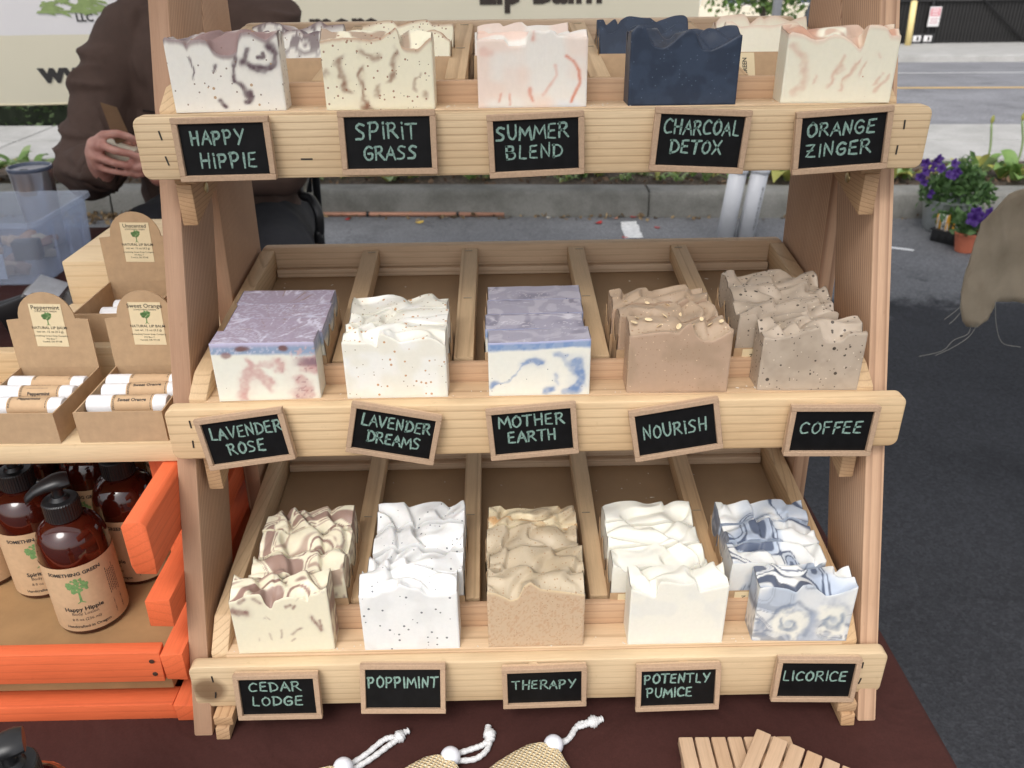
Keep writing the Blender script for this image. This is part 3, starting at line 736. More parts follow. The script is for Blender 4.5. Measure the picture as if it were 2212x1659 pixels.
for k, (nm, lines, x, y, z, roll, tilt, yaw) in enumerate(SIGNS):
    s_ = thing('chalkboard_sign', 'framed chalkboard sign with green letters below the '+DESC[k], 'sign', (x, y, z), (R(-tilt), R(-roll), R(yaw)), 'chalkboard signs on the soap rack')
    link('backing', back_m, None, s_, (0, .0036, 0)); b_ = link('chalkboard', board_m, None, s_, (0, .0012, 0))
    for dz in (-1, 1): link('frame_strip', strip_h, None, s_, (rnd.uniform(-.0002, .0002), 0, dz*(SH-SF)/2))
    for dx in (-1, 1): link('frame_strip', strip_v, None, s_, (dx*(SW-SF)/2, 0, 0))
    iw, ih = SW-2*SF, SH-2*SF
    t = hand_text([(tx, a*iw, b2*iw, c*ih, h*ih) for tx, a, b2, c, h in lines], 30+k)
    link('lettering', t, CHALK, s_, (0, .00030, 0))
    link('clip', box_mesh(.008, .0035, .012, .0006, 1, 'clip'), pine('z'), s_, (rnd.uniform(-.01, .01), .0064, SH/2-.008))
# =================================================================== SOAP
KRAFT = plain('kraft_card', srgb(182, 152, 118), .85, var=.08, scale=120, bumps=.12)
def soap_mat(name, specks=(), rough=.5, sss=.12):
    m, nt, nn, nl, b = new_mat(name)
    at = N(nt, 'ShaderNodeAttribute', attribute_name='col'); tc = N(nt, 'ShaderNodeTexCoord')
    col = at.outputs['Color']
    no = N(nt, 'ShaderNodeTexNoise', Scale=260., Detail=4., Roughness=.6); nl.new(tc.outputs['Object'], no.inputs[0])
    v_ = ramp(nt, [(.3, (.955,)*3), (.7, (1.0,)*3)]); nl.new(no.outputs[0], v_.inputs[0])
    col = mixc(nt, col, v_.outputs[0], 1.0, 'MULTIPLY')
    for sc, size, dens, c in specks:          # (cells per metre, radius in cells, share of cells, colour)
        mp = N(nt, 'ShaderNodeMapping'); mp.inputs['Location'].default_value = (.137+.01*sc, .0613, .211); nl.new(tc.outputs['Object'], mp.inputs[0])
        vo = N(nt, 'ShaderNodeTexVoronoi', Scale=sc); nl.new(mp.outputs[0], vo.inputs[0])
        sp = N(nt, 'ShaderNodeSeparateColor'); nl.new(vo.outputs['Color'], sp.inputs[0])
        rad = math_n(nt, 'MULTIPLY', math_n(nt, 'ADD', sp.outputs[1], .35), size)
        f1 = math_n(nt, 'LESS_THAN', vo.outputs['Distance'], rad)
        f2 = math_n(nt, 'LESS_THAN', sp.outputs[0], dens)
        col = mixc(nt, col, c, math_n(nt, 'MULTIPLY', math_n(nt, 'MULTIPLY', f1, f2), .85))
    nl.new(col, b.inputs['Base Color']); b.inputs['Roughness'].default_value = rough
    b.inputs['Specular IOR Level'].default_value = .35
    b.inputs['Subsurface Weight'].default_value = sss; b.inputs['Subsurface Radius'].default_value = (1.0, .75, .5); b.inputs['Subsurface Scale'].default_value = .003
    mp2 = N(nt, 'ShaderNodeMapping'); mp2.inputs['Scale'].default_value = (700., 700., 30.); nl.new(tc.outputs['Object'], mp2.inputs[0])     # wire-cut drag marks
    dr = N(nt, 'ShaderNodeTexNoise', Scale=1.0, Detail=3.); nl.new(mp2.outputs[0], dr.inputs[0])
    pit = N(nt, 'ShaderNodeTexVoronoi', Scale=330.); nl.new(tc.outputs['Object'], pit.inputs[0])
    hh = math_n(nt, 'ADD', math_n(nt, 'ADD', no.outputs[0], math_n(nt, 'MULTIPLY', dr.outputs[0], .6)), math_n(nt, 'MULTIPLY', math_n(nt, 'LESS_THAN', pit.outputs['Distance'], .10), -.8))
    bump(nt, b, hh, .22, .0005)
    return m
def lerp(c, c2, k): return c+(np.array(c2)-c)*np.clip(k, 0, 1)[:, None]
def seg_dist(u, v, pl):
    d = np.full(u.shape, 9.)
    for (x0, y0), (x1, y1) in zip(pl[:-1], pl[1:]):
        dx, dy = x1-x0, y1-y0; t = np.clip(((u-x0)*dx+(v-y0)*dy)/(dx*dx+dy*dy+1e-12), 0, 1)
        d = np.minimum(d, np.hypot(u-x0-t*dx, v-y0-t*dy))
    return d
def stroke(c, colr, u, v, pl, w, soft=.6, k=1.0, jit=.03, s=1, asp=1.5):  # soft streak along a polyline
    uu = u*asp; pl = [(a*asp, b) for a, b in pl]
    j = fbm(uu*6, v*6, 0, s, 3)*jit
    d = seg_dist(uu+j, v+fbm(uu*6+9, v*6, 0, s+3, 3)*jit, pl)
    ww = w*(1+.9*fbm(uu*4, v*4, 3, s, 2))
    br = .75+.5*fbm(uu*16, v*16, 5, s, 2)
    c = lerp(c, colr, .30*k*(1-sst(0, w*2.8, d)))                                   # colour bled into the soap round the streak
    return lerp(c, colr, np.clip(k*br*1.15, 0, 1)*(1-sst(ww*(1-soft), ww*(1+soft), d)))
def blob_(c, colr, u, v, cu, cv, ru, rv, k=1., s=1, rag=.5, soft=.35):
    d = np.hypot((u-cu)/ru, (v-cv)/rv)+fbm(u*9, v*6, 0, s, 4)*rag
    return lerp(c, colr, k*(1-sst(1-soft, 1+soft, d)))
def swirl(u, v, s, f=2.2, w=1.4, o=2):
    a = fbm(u*f, v*f, 0, s, o); b = fbm(u*f+5.2, v*f+1.3, 0, s+7, o)
    a2 = fbm(u*f+w*a*2, v*f+w*b*2, 0, s+13, o)
    return a2, a, b
C_ = srgb
def paint_soap(kind, u, v, topd, face, i, vi=None):
    """u 0..1 across, v height (front) or depth (top), topd = depth below surface as share of bar height; face 'front','top','side'; i = bar number in its stack"""
    n = len(u); s = kind*31+i*5; top = face == 'top'; front = face == 'front' and i == 0
    W = lambda c: np.tile(np.array(c, float), (n, 1))
    if vi is None: vi = v*.64
    q_ = 1.05 if top else 1.6
    U = u*q_; Vv = (vi+i*.34)*q_
    if kind == 0:
        c = W(C_(240, 236, 226)); pur = C_(98, 76, 84)
        a2, a, b = swirl(U, Vv*1.2, s, 2.4)
        if top: c = lerp(c, C_(150, 124, 120), sst(-.25, .1, a)); c = lerp(c, pur, .8*sst(.08, .25, a2)); c = lerp(c, C_(225, 214, 202), .7*sst(.1, .3, b))
        else:
            c = lerp(c, C_(128, 102, 104), .85*(1-sst(.015, .085+.06*a, topd)))
            if front:
                for pl, w in (([(.73,.86),(.69,.74),(.66,.67)], .022), ([(.66,.67),(.74,.62),(.86,.585),(.95,.64),(.975,.78),(.93,.9)], .035), ([(.81,.735),(.86,.76),(.87,.80)], .012), ([(.60,.74),(.585,.60),(.575,.42)], .018), ([(.575,.45),(.63,.34),(.67,.24),(.71,.2)], .020), ([(.69,.27),(.70,.16),(.66,.15)], .022), ([(.43,.15),(.455,.09),(.47,.06)], .020), ([(.42,.68),(.39,.58)], .011), ([(.20,.78),(.235,.62),(.23,.45)], .008)):
                    c = stroke(c, pur, u, v, pl, w*1.25, .55, .95, .05, s)
            else: c = lerp(c, pur, .8*sst(.2, .3, a2)*(1-sst(.2, .6, topd)))
    elif kind == 1:
        c = W(C_(244, 237, 210)); br = C_(140, 96, 74)
        a2, a, b = swirl(U, Vv*.6, s, 2.2)
        if top: c = lerp(c, C_(196, 160, 126), sst(-.1, .25, a)); c = lerp(c, br, .7*sst(.12, .3, a2))
        else:
            c = lerp(c, C_(176, 130, 100), .75*(1-sst(.01, .07+.05*a, topd)))
            if front:
                for pl, w, k in (([(.17,.72),(.16,.5),(.2,.35),(.21,.28)], .035, .75), ([(.37,.62),(.36,.4),(.37,.2),(.38,.02)], .022, .8), ([(.66,.82),(.62,.62),(.6,.42)], .022, .75), ([(.35,.83),(.42,.80),(.5,.74)], .030, .7), ([(.5,.34),(.485,.22)], .024, .65), ([(.85,.5),(.82,.26)], .016, .5), ([(.04,.55),(.02,.5)], .03, .5), ([(.9,.16),(.92,.2)], .03, .5), ([(.35,.03),(.42,.02)], .035, .7)):
                    c = stroke(c, br, u, v, pl, w*1.25, .9, k, .10, s)
    elif kind == 2:
        c = W(C_(244, 238, 228)); co = C_(226, 150, 124)
        a2, a, b = swirl(U, Vv, s, 2.0)
        c = lerp(c, C_(246, 222, 206), .8*sst(-.1, .3, a+.25*(1-u)))
        if top: c = lerp(c, C_(238, 196, 174), .6*sst(.1, .3, a2))
        elif front:
            c = lerp(c, C_(228, 234, 240), .7*(1-sst(0, .16, v))*sst(-.2, .3, b))
            for pl, w, k in (([(.80,.74),(.87,.66),(.92,.52),(.93,.34),(.89,.17),(.86,.08)], .017, .9), ([(.475,.28),(.47,.18),(.5,.10)], .022, .8), ([(.71,.6),(.72,.46),(.67,.32),(.6,.18)], .02, .4), ([(.2,.2),(.19,.08)], .014, .6), ([(.29,.2),(.285,.04)], .012, .6), ([(.51,1.1),(.5,.98)], .03, .5), ([(.06,.82),(.12,.8)], .05, .3)):
                c = stroke(c, co, u, v, pl, w, .7, k, .03, s)
    elif kind == 3:
        c = W((.030, .043, .072)); a = fbm(U*5, Vv*5, 0, s, 3); c = lerp(c, (.040, .058, .095), sst(-.2, .3, a))
        if top: c = lerp(c, (.026, .033, .050), sst(-.1, .4, a))
    elif kind == 4:
        c = W(C_(242, 236, 214)); pe = C_(214, 164, 140)
        a2, a, b = swirl(U, Vv*.8, s, 2.2)
        if top: c = lerp(c, C_(222, 184, 156), sst(-.15, .2, a)); c = lerp(c, C_(196, 140, 116), .6*sst(.12, .28, a2))
        else:
            c = lerp(c, C_(224, 186, 164), .6*(1-sst(.0, .10+.08*a, topd)))
            if front:
                for pl, w, k in (([(.05,.85),(.16,.68),(.2,.5),(.17,.3),(.13,.14)], .026, .42), ([(.3,.42),(.27,.3)], .014, .5), ([(.53,.66),(.48,.5),(.44,.36),(.43,.22)], .016, .55), ([(.66,.64),(.6,.48),(.57,.33),(.545,.2)], .015, .55), ([(.73,.62),(.68,.44)], .012, .5), ([(.95,.42),(.89,.28),(.86,.16)], .012, .55), ([(.87,.42),(.85,.3)], .012, .45), ([(.83,.72),(.86,.70)], .02, .4)):
                    c = stroke(c, pe, u, v, pl, w*1.5, .95, k, .08, s)
    elif kind == 5:
        if top:
            c = W(C_(170, 156, 172)); ud, vd = u-.48, (v-.0)*.31+.02+.31*(2 if i == 0 else (i % 2))*0
            th = np.arctan2(vd+.02, ud); rr = np.hypot(ud, vd)
            wz = fbm(u*3, v+i*1.1, 0, s, 2)
            ln = np.abs(vnoise(th*4.2+2.2*wz, rr*1.2+i, i, s)); gr = fbm(u*46, v*15, i, s+3, 2)
            dens = sst(-.25, .35, fbm(u*2.2, v*.8+i*1.7, 1, s+1, 2)+.15)
            c = lerp(c, C_(216, 212, 226), .95*(1-sst(.02, .11, ln))*sst(-.35, .0, gr+.2*dens))
            c = lerp(c, C_(204, 202, 220), .55*dens*sst(.05, .2, gr))
            c = lerp(c, C_(150, 122, 104), .75*(1-sst(.012, .05, np.abs(vnoise(th*2.4+2*wz+5, rr*1.2, i, s+9))))*sst(.06, .12, rr)*(1-sst(.3, .42, rr)))
        else:
            c = W(C_(240, 238, 224)); pk = C_(208, 164, 158)
            a2, a, b = swirl(U, v, s, 2.3)
            gr = fbm(U*26, v*26, 0, s, 2)
            if front:
                for pl, w, k in (([(.36,.62),(.33,.42),(.29,.22),(.24,.03)], .055, .8), ([(.36,.62),(.48,.66),(.56,.62)], .035, .6), ([(.42,.46),(.46,.34),(.52,.26)], .06, .7), ([(.64,.68),(.68,.58)], .06, .8), ([(.82,.34),(.88,.2),(.9,.06),(.82,.03)], .085, .75), ([(.88,.62),(1.0,.56)], .07, 1.0)):
                    c = stroke(c, pk, u, v, pl, w*1.15, .75, k*1.0, .12, s)
                c = lerp(c, C_(168, 118, 122), .7*sst(.15, .4, gr)*sst(.05, .2, np.abs(c[:, 0]-c[:, 1]))*sst(.6, .75, u))
                c = lerp(c, C_(150, 120, 128), sst(.72, .95, u)*sst(.55, .62, v)*(1-sst(.7, .76, v)))
            band = 1-sst(.17, .22+.04*a+.06*sst(.6, .9, u), topd)
            bl = lerp(W(C_(150, 168, 194)), (.55, .58, .70), sst(.05, .4, gr))
            bl = lerp(bl, C_(190, 184, 208), 1-sst(.03, .10, topd))
            c = c+(bl-c)*band[:, None]
            if front:
                for cu, ru in ((.30, .075), (.70, .045)): c = blob_(c, C_(126, 92, 88), u, v, cu, .90, ru, .05, .95, s)
                c = blob_(c, C_(150, 110, 108), u, v, .15, .80, .05, .05, .8, s+2)
                c = lerp(c, C_(205, 170, 168), .8*sst(.0, .3, gr)*sst(.74, .8, u)*(1-sst(.22, .36, topd))*sst(.05, .1, topd))
    elif kind == 6:
        c = W(C_(240, 236, 222)); a = fbm(U*3, Vv*3, 0, s, 2); c = lerp(c, C_(246, 244, 236), sst(-.2, .3, a))
    elif kind == 7:
        if top:
            c = W(C_(166, 162, 176)); th = np.arctan2(v-.2, u-.5); rr = np.hypot((u-.5)*1.4, (v-.2)*.8)
            a2, a, b = swirl(U*1.2, Vv*1.4, s, 2.4, 1.6)
            c = lerp(c, C_(188, 184, 194), .8*sst(.02, .22, a2)); c = lerp(c, C_(128, 124, 138), .7*sst(.1, .3, b)*(1-sst(.1, .3, a2)))
            li = np.abs(vnoise(th*3+2*a, rr*3, i, s)); c = lerp(c, C_(220, 216, 222), .8*(1-sst(.02, .06, li))*sst(.05, .3, b+.2))
        else:
            c = W(C_(240, 238, 226)); blu = C_(118, 146, 190)
            a2, a, b = swirl(U, v, s, 2.3); gr = fbm(U*14, v*14, 0, s, 3)
            c = lerp(c, C_(132, 158, 198), (1-sst(.12, .18+.07*a, topd))*(.85+.15*sst(-.2, .2, gr)))
            c = lerp(c, C_(178, 178, 206), (1-sst(.01, .05, topd)))
            if front:
                for pl, w, k in (([(.88,.62),(.90,.45),(.90,.28),(.86,.12)], .085, .95), ([(.66,.78),(.78,.74)], .045, .6), ([(.36,.60),(.44,.65),(.50,.60)], .05, .85), ([(.36,.55),(.28,.42),(.18,.26),(.04,.2)], .012, .5), ([(.58,.11),(.64,.12)], .045, .9), ([(.74,.05),(.82,.08)], .04, .6), ([(.02,.18),(.05,.24)], .04, .7), ([(.68,.38),(.67,.28),(.70,.2)], .03, .4), ([(.75,.68),(.8,.52)], .04, .35)):
                    c = stroke(c, blu, u, v, pl, w, .55, k, .06, s)
    elif kind == 8:
        c = W(C_(188, 160, 136)); a = fbm(U*3, Vv*3, 0, s, 3); c = lerp(c, C_(178, 152, 128), sst(-.1, .4, a))
        if top: c = lerp(c, C_(184, 162, 138), .8+0*u)
    elif kind == 9:
        c = W(C_(188, 172, 154)); a = fbm(U*3, Vv*3, 0, s, 3); c = lerp(c, C_(176, 160, 142), sst(-.1, .4, a))
    elif kind == 10:
        c = W(C_(238, 230, 204)); br = C_(142, 106, 98)
        a2, a, b = swirl(U*1.1, Vv*1.1, kind*31, 2.3, 1.3, 1)
        if face != 'front' or i:
            st = np.abs(a2-.02); c = lerp(c, br, .9*(1-sst(.035, .07, st))*(1 if top else .8)); c = lerp(c, br, .85*sst(.24, .30, a2)); c = lerp(c, C_(160, 124, 112), .7*(1-sst(.015, .04, np.abs(a2+.17))))
        else:
            for pl, w, k in (([(.03,.78),(.08,.74),(.16,.76)], .055, .95), ([(.80,.62),(.86,.46),(.90,.36)], .030, .9), ([(.88,.56),(.9,.42)], .016, .8), ([(.12,.94),(.17,.98)], .03, .7), ([(.27,.98),(.31,.92)], .03, .7), ([(.56,.83),(.62,.86)], .02, .8), ([(.64,.80),(.66,.85)], .018, .8), ([(.48,.42),(.47,.28)], .012, .5), ([(.58,.32),(.63,.40),(.68,.42)], .018, .6), ([(.57,.2),(.6,.24)], .015, .5), ([(.37,.36),(.37,.24)], .010, .35), ([(.24,.28),(.245,.24)], .012, .35), ([(.34,.62),(.37,.64),(.39,.61)], .01, .35)):
                c = stroke(c, br, u, v, pl, w, .6, k, .04, s)
            c = lerp(c, br, .8*(1-sst(.02, .06, np.abs(a2-.05)))*(1-sst(.02, .10, topd))*sst(-.25, .05, b))
    elif kind == 11:
        c = W(C_(240, 240, 238)); a = fbm(U*3, Vv*3, 0, s, 2); c = lerp(c, C_(232, 232, 230), sst(0, .4, a))
    elif kind == 12:
        a = fbm(U*3, Vv*3, 0, s, 3)
        if front: c = W(C_(206, 180, 150)); g = fbm(U*34, v*34, 0, s, 2); c = lerp(c, C_(188, 142, 106), .45*sst(.08, .3, g)*sst(.02, .08, topd)); c = lerp(c, C_(216, 194, 156), .8*(1-sst(.01, .04, topd)))
        else:
            c = W(C_(200, 184, 158) if i < 3 else C_(222, 206, 172)); c = lerp(c, C_(188, 170, 142), sst(-.1, .4, a))
            if i == 3: c = lerp(c, C_(206, 152, 92), .7*sst(.25, .4, fbm(U*2, v*4, 0, s, 2)))
    elif kind == 13:
        c = W(C_(240, 237, 224)); a = fbm(U*3, Vv*3, 0, s, 2); c = lerp(c, C_(234, 232, 222), sst(0, .4, a))
    else:
        c = W(C_(234, 234, 230)); a2, a, b = swirl(U*1.0, Vv*1.0, kind*31+2, 2.1, 1.25, 1)
        c = lerp(c, C_(172, 184, 202), .9*sst(-.02, .22, b+.35*a2)); c = lerp(c, C_(160, 170, 188), .5*(1-sst(.02, .07, np.abs(a2-.24))))
        sw_ = 1.0 if top else 1.6
        dk = np.maximum(1-sst(.030, .060, np.abs(a2-.10)), 1-sst(.024, .050, np.abs(a2+.13))); k = .95 if top else .62
        c = lerp(c, C_(78, 88, 110), k*dk)
        if top: c = lerp(c, C_(78, 88, 110), .9*sst(.30, .34, a2))
        if front:
            c = lerp(c, C_(196, 204, 214), .55*sst(-.1, .3, b))
            for cu, cv_, ru, rv, sp_ in ((.37, .34, .16, .25, 1), (.80, .40, .15, .27, -1)):
                c = blob_(c, C_(132, 144, 164), u, v, cu, cv_, ru*1.3, rv*1.2, .5, s+4, .8, .45); c = blob_(c, C_(240, 238, 226), u, v, cu, cv_, ru, rv, .9, s, .7, .3)
                sl = [(cu+sp_*ru*.75*(1-t/9)*math.cos(t*.75+2.6), cv_+rv*.75*(1-t/9)*math.sin(t*.75+2.6)) for t in range(8)]
                c = stroke(c, C_(142, 154, 170), u, v, sl, .034, .8, .9, .07, s)
                c = blob_(c, C_(182, 190, 198), u, v, cu-.02*sp_, cv_, .04, .07, .7, s, .4)
            c = stroke(c, C_(120, 132, 152), u, v, [(.10,.3),(.2,.6),(.42,.72),(.56,.58),(.58,.3),(.56,.12)], .03, .8, .6, .06, s)
            c = stroke(c, C_(130, 142, 162), u, v, [(.06,.42),(.05,.22),(.1,.16)], .05, .6, .7, .04, s)
            c = stroke(c, C_(170, 180, 196), u, v, [(.58,.5),(.6,.3),(.62,.1)], .06, .9, .7, .04, s)
    return np.clip(c, 0, 1)*.93

SPECKS = {0: [(260, .22, .10, C_(176, 140, 96)), (420, .24, .10, C_(120, 96, 84))], 1: [(300, .30, .22, C_(150, 104, 78)), (480, .26, .12, C_(110, 80, 64))],
          2: [(200, .12, .05, C_(180, 120, 100))], 3: [(420, .18, .20, (.09, .12, .17))], 4: [(260, .12, .05, C_(190, 140, 110))], 5: [(200, .14, .05, C_(110, 80, 80))],
          6: [(270, .28, .20, C_(190, 140, 86)), (400, .24, .12, C_(150, 130, 100))], 7: [(300, .16, .14, C_(80, 84, 100))], 8: [(430, .26, .3, C_(150, 118, 92)), (380, .22, .14, C_(232, 208, 172))],
          9: [(330, .30, .30, C_(58, 48, 42)), (230, .26, .10, C_(44, 36, 32)), (400, .22, .1, C_(226, 214, 190))], 10: [], 11: [(260, .20, .34, C_(70, 74, 82))],
          12: [(480, .30, .30, C_(166, 134, 104))], 13: [], 14: []}
SMAT = [soap_mat('soap_%d' % k, SPECKS[k], .42 if k in (3,) else .46, 0.0 if k == 3 else .16) for k in range(15)]

def ledge_profile(px, off, sc, base):
    """top outline of a front bar, traced in photo pixels -> [(x, z)] on its front plane"""
    return [(off[0]+a*sc, off[1]+b*sc) for a, b in px]
ZA = ((329.2, 32.9), .3224); ZB = ((658.4, 0), .33333); ZC = ((1261.8, 32.9), .3472); ZD = ((438.9, 603.5), .16532)
ZE = ((658.4, 493.7), .33333); ZF = ((1289.2, 603.5), .2728); ZG = ((466.3, 1014.9), .248); ZH = ((1014.9, 1042.3), .3844)
FRONT = [
 (ZA, [(113,165),(125,140),(150,158),(200,160),(250,172),(262,235),(272,180),(300,165),(350,160),(400,172),(430,230),(480,265),(540,270),(590,250),(600,150),(620,115),(680,115),(740,150),(780,170),(840,120),(850,124)], (165,893,642)),
 (ZA, [(1128,175),(1200,160),(1300,150),(1400,155),(1470,165),(1540,150),(1590,115),(1640,75),(1652,85),(1660,200),(1700,222),(1790,225),(1830,180),(1868,145),(1875,150)], (1163,1898,627)),
 (ZB, [(1120,255),(1200,255),(1290,255),(1315,300),(1380,300),(1438,290),(1445,190),(1500,195),(1540,205),(1590,190),(1620,230),(1680,235),(1760,240),(1815,245)], (1128,1822,692)),
 (ZC, [(295,115),(330,60),(380,65),(400,150),(430,190),(490,205),(530,180),(590,120),(640,85),(680,100),(695,180),(720,215),(780,215),(850,180),(910,145),(945,120),(960,125)], (275,940,553)),
 (ZC, [(1268,122),(1290,105),(1350,120),(1420,155),(1470,150),(1540,120),(1590,125),(1640,160),(1690,210),(1718,205),(1725,130),(1745,60),(1800,60),(1860,75),(1880,125),(1945,128)], (1225,1895,537)),
 (ZD, [(128,838),(600,830),(1100,826),(1455,825)], (230,1530,1590)),
 (ZE, [(248,738),(440,742),(478,770),(486,790),(492,690),(520,680),(640,742),(720,722),(830,702),(880,728),(935,765)], (275,930,1094)),
 (ZE, [(1197,744),(1500,735),(1840,716)], (1200,1838,1077)),
 (ZF, [(250,455),(400,432),(550,415),(620,435),(660,380),(725,340),(735,400),(755,450),(800,485),(880,490),(950,450),(1000,420),(1040,396)], (232,1030,895)),
 (ZF, [(1320,465),(1400,475),(1550,450),(1650,410),(1750,375),(1757,470),(1800,495),(1900,495),(1940,470),(1950,440),(2000,425),(2112,425)], (1268,2060,876)),
 (ZG, [(145,1150),(200,1140),(300,1088),(420,1080),(450,1170),(510,1220),(530,1150),(620,1112),(700,1112),(780,1130),(816,1165),(822,1100),(900,1080),(970,1032)], (200,1025,1537)),
 (ZG, [(1270,1100),(1400,1105),(1480,1062),(1590,1032),(1600,990),(1700,1036),(1780,1042),(1830,1090),(1900,1102),(2000,1092),(2090,1062)], (1305,2110,1510)),
 (ZH, [(108,618),(160,625),(240,665),(280,650),(310,582),(345,562),(400,600),(480,610),(560,620),(642,632)], (103,640,896)),
 (ZH, [(905,600),(980,630),(1040,655),(1050,562),(1100,560),(1190,575),(1255,562),(1262,618),(1330,600),(1432,577)], (895,1415,870)),
 (ZH, [(1645,600),(1700,590),(1780,600),(1830,622),(1860,582),(1900,572),(1980,640),(2050,622),(2145,582)], (1600,2115,850)),
]
BW, BD = .0785, .0242
ROWY = [TRAYS[k//5][0]+.0122 for k in range(15)]
ROWZ = [TRAYS[k//5][1]+TRAYS[k//5][3] for k in range(15)]
AMP = [.006, .006, .004, .006, .006, .0003, .005, .0003, .006, .0065, .007, .008, .006, .007, .006]
def lobes(kind, u, y):
    """folds of the poured top: broad rounded ramps that fall off steeply, running on from bar to bar"""
    s = kind*13; y_ = y/BW
    n1 = fbm(u*1.7, y_*2.2, 0, s, 2); n2 = fbm(u*1.4+7, y_*1.6, 2, s+5, 2)
    q = u*2.1+y_*rlob[kind][0]+1.7*n1
    fr_ = q-np.floor(q); r1 = sst(-.1, .72, fr_)*(1-sst(.80, 1.0, fr_))
    q2 = y_*2.3-u*rlob[kind][1]+1.9*n2
    fr2 = q2-np.floor(q2); r2 = sst(-.1, .70, fr2)*(1-sst(.78, 1.0, fr2))
    return AMP[kind]*(1.25*r1+.75*r2*(1-.6*r1)+.7*n1-.55)
rlob = [(random.Random(70+k).choice((-1, 1))*random.Random(170+k).uniform(.4, 1.5), random.Random(90+k).uniform(-1.2, 1.2)) for k in range(15)]

def bar_mesh(kind, i, hbase, prof=None, nx=84, ny=22, nz=46):
    w, d = BW, BD
    us = np.linspace(0, 1, nx+1); ys = np.linspace(0, d, ny+1)
    U, Yg = np.meshgrid(us, ys, indexing='ij')
    sw = hbase+lobes(kind, U, Yg+i*BD*1.1)
    if prof is not None:
        ph = np.interp(us, prof[0], prof[1]); ph = np.convolve(np.pad(ph, 2, 'edge'), [.05, .2, .5, .2, .05], 'valid')+.00035*fbm(us*60, 0, 0, kind, 2)
        fl = sst(0, .0135, Yg)
        if AMP[kind] > .001: Hh = ph[:, None]*(1-fl)+(sw+ (ph.mean()-hbase)*.6)*fl
        else: Hh = np.repeat(ph[:, None], ny+1, 1)+ .0003*fbm(U*4, Yg*60, 0, 2, 2)
    else:
        Hh = sw
        ph = Hh[:, 0]
    V, F, C = [], [], []
    X = (us-.5)*w
    e = .0007
    # top
    def add_grid(Pg, cols, flip=False):
        b0 = len(V); a, b_ = Pg.shape[:2]
        V.extend(Pg.reshape(-1, 3).tolist()); C.append(cols)
        for p in range(a-1):
            for q in range(b_-1):
                f_ = (b0+p*b_+q, b0+(p+1)*b_+q, b0+(p+1)*b_+q+1, b0+p*b_+q+1)
                F.append(f_[::-1] if flip else f_)
    Pt = np.stack([np.repeat(X[:, None], ny+1, 1), Yg, Hh], -1)
    Pt[0, :, 0] += e*.6; Pt[-1, :, 0] -= e*.6; Pt[:, 0, 1] += e*.6
    add_grid(Pt, paint_soap(kind, U.ravel(), (Yg/d).ravel(), np.zeros(U.size), 'top', i, (Yg/w).ravel()))
    # front
    mz = nz if (prof is not None) else 16
    tz = np.linspace(0, 1, mz+1)
    Uf, Tf = np.meshgrid(us, tz, indexing='ij'); Zf = Tf*ph[:, None]
    Pf = np.stack([np.repeat(X[:, None], mz+1, 1), np.zeros_like(Zf)+.00018*fbm(Uf*3, Tf*2, 0, kind+i, 2), Zf], -1)
    Pf[0, :, 1] += e; Pf[-1, :, 1] += e; Pf[:, -1, 1] += e*.7; Pf[:, 0, 1] += e*.5
    href = np.median(ph)
    add_grid(Pf, paint_soap(kind, Uf.ravel(), (Zf/href).ravel(), ((ph[:, None]-Zf)/href).ravel(), 'front', i))
    # back
    Pb = np.stack([np.stack([X, np.full_like(X, d), np.zeros_like(X)], -1), np.stack([X, np.full_like(X, d), Hh[:, -1]], -1)], 1)
    add_grid(Pb, np.tile(paint_soap(kind, np.array([.5]), np.array([.5]), np.array([.5]), 'side', i), (Pb.shape[0]*2, 1)), True)
    # sides
    ms = 14; ts = np.linspace(0, 1, ms+1)
    for sd, fl_ in ((0, True), (-1, False)):
        Ys, Ts = np.meshgrid(ys, ts, indexing='ij'); Zs = Ts*Hh[sd][:, None]
        Ps = np.stack([np.full_like(Ys, X[sd]), Ys, Zs], -1)
        Ps[0, :, 0] += e*.5*(1 if sd == 0 else -1)
        Ps[0, :, 1] += e
        add_grid(Ps, paint_soap(kind, (Ys/d*.35+(.0 if sd == 0 else .65)).ravel(), Ts.ravel(), ((Hh[sd][:, None]-Zs)/href).ravel(), 'side', i, (Zs/w).ravel()), fl_)
    b0 = len(V); V.extend([(-w/2, 0, 0), (w/2, 0, 0), (w/2, d, 0), (-w/2, d, 0)]); F.append((b0+3, b0+2, b0+1, b0)); C.append(np.tile(C[1][:1], (4, 1)))
    me = mesh('soap', V, F, True)
    ca = me.color_attributes.new('col', 'FLOAT_COLOR', 'POINT')
    cc = np.concatenate(C); cc = np.concatenate([cc, np.ones((len(cc), 1))], 1)
    ca.data.foreach_set('color', cc.astype(np.float32).ravel())
    me.materials.append(SMAT[kind])
    return me

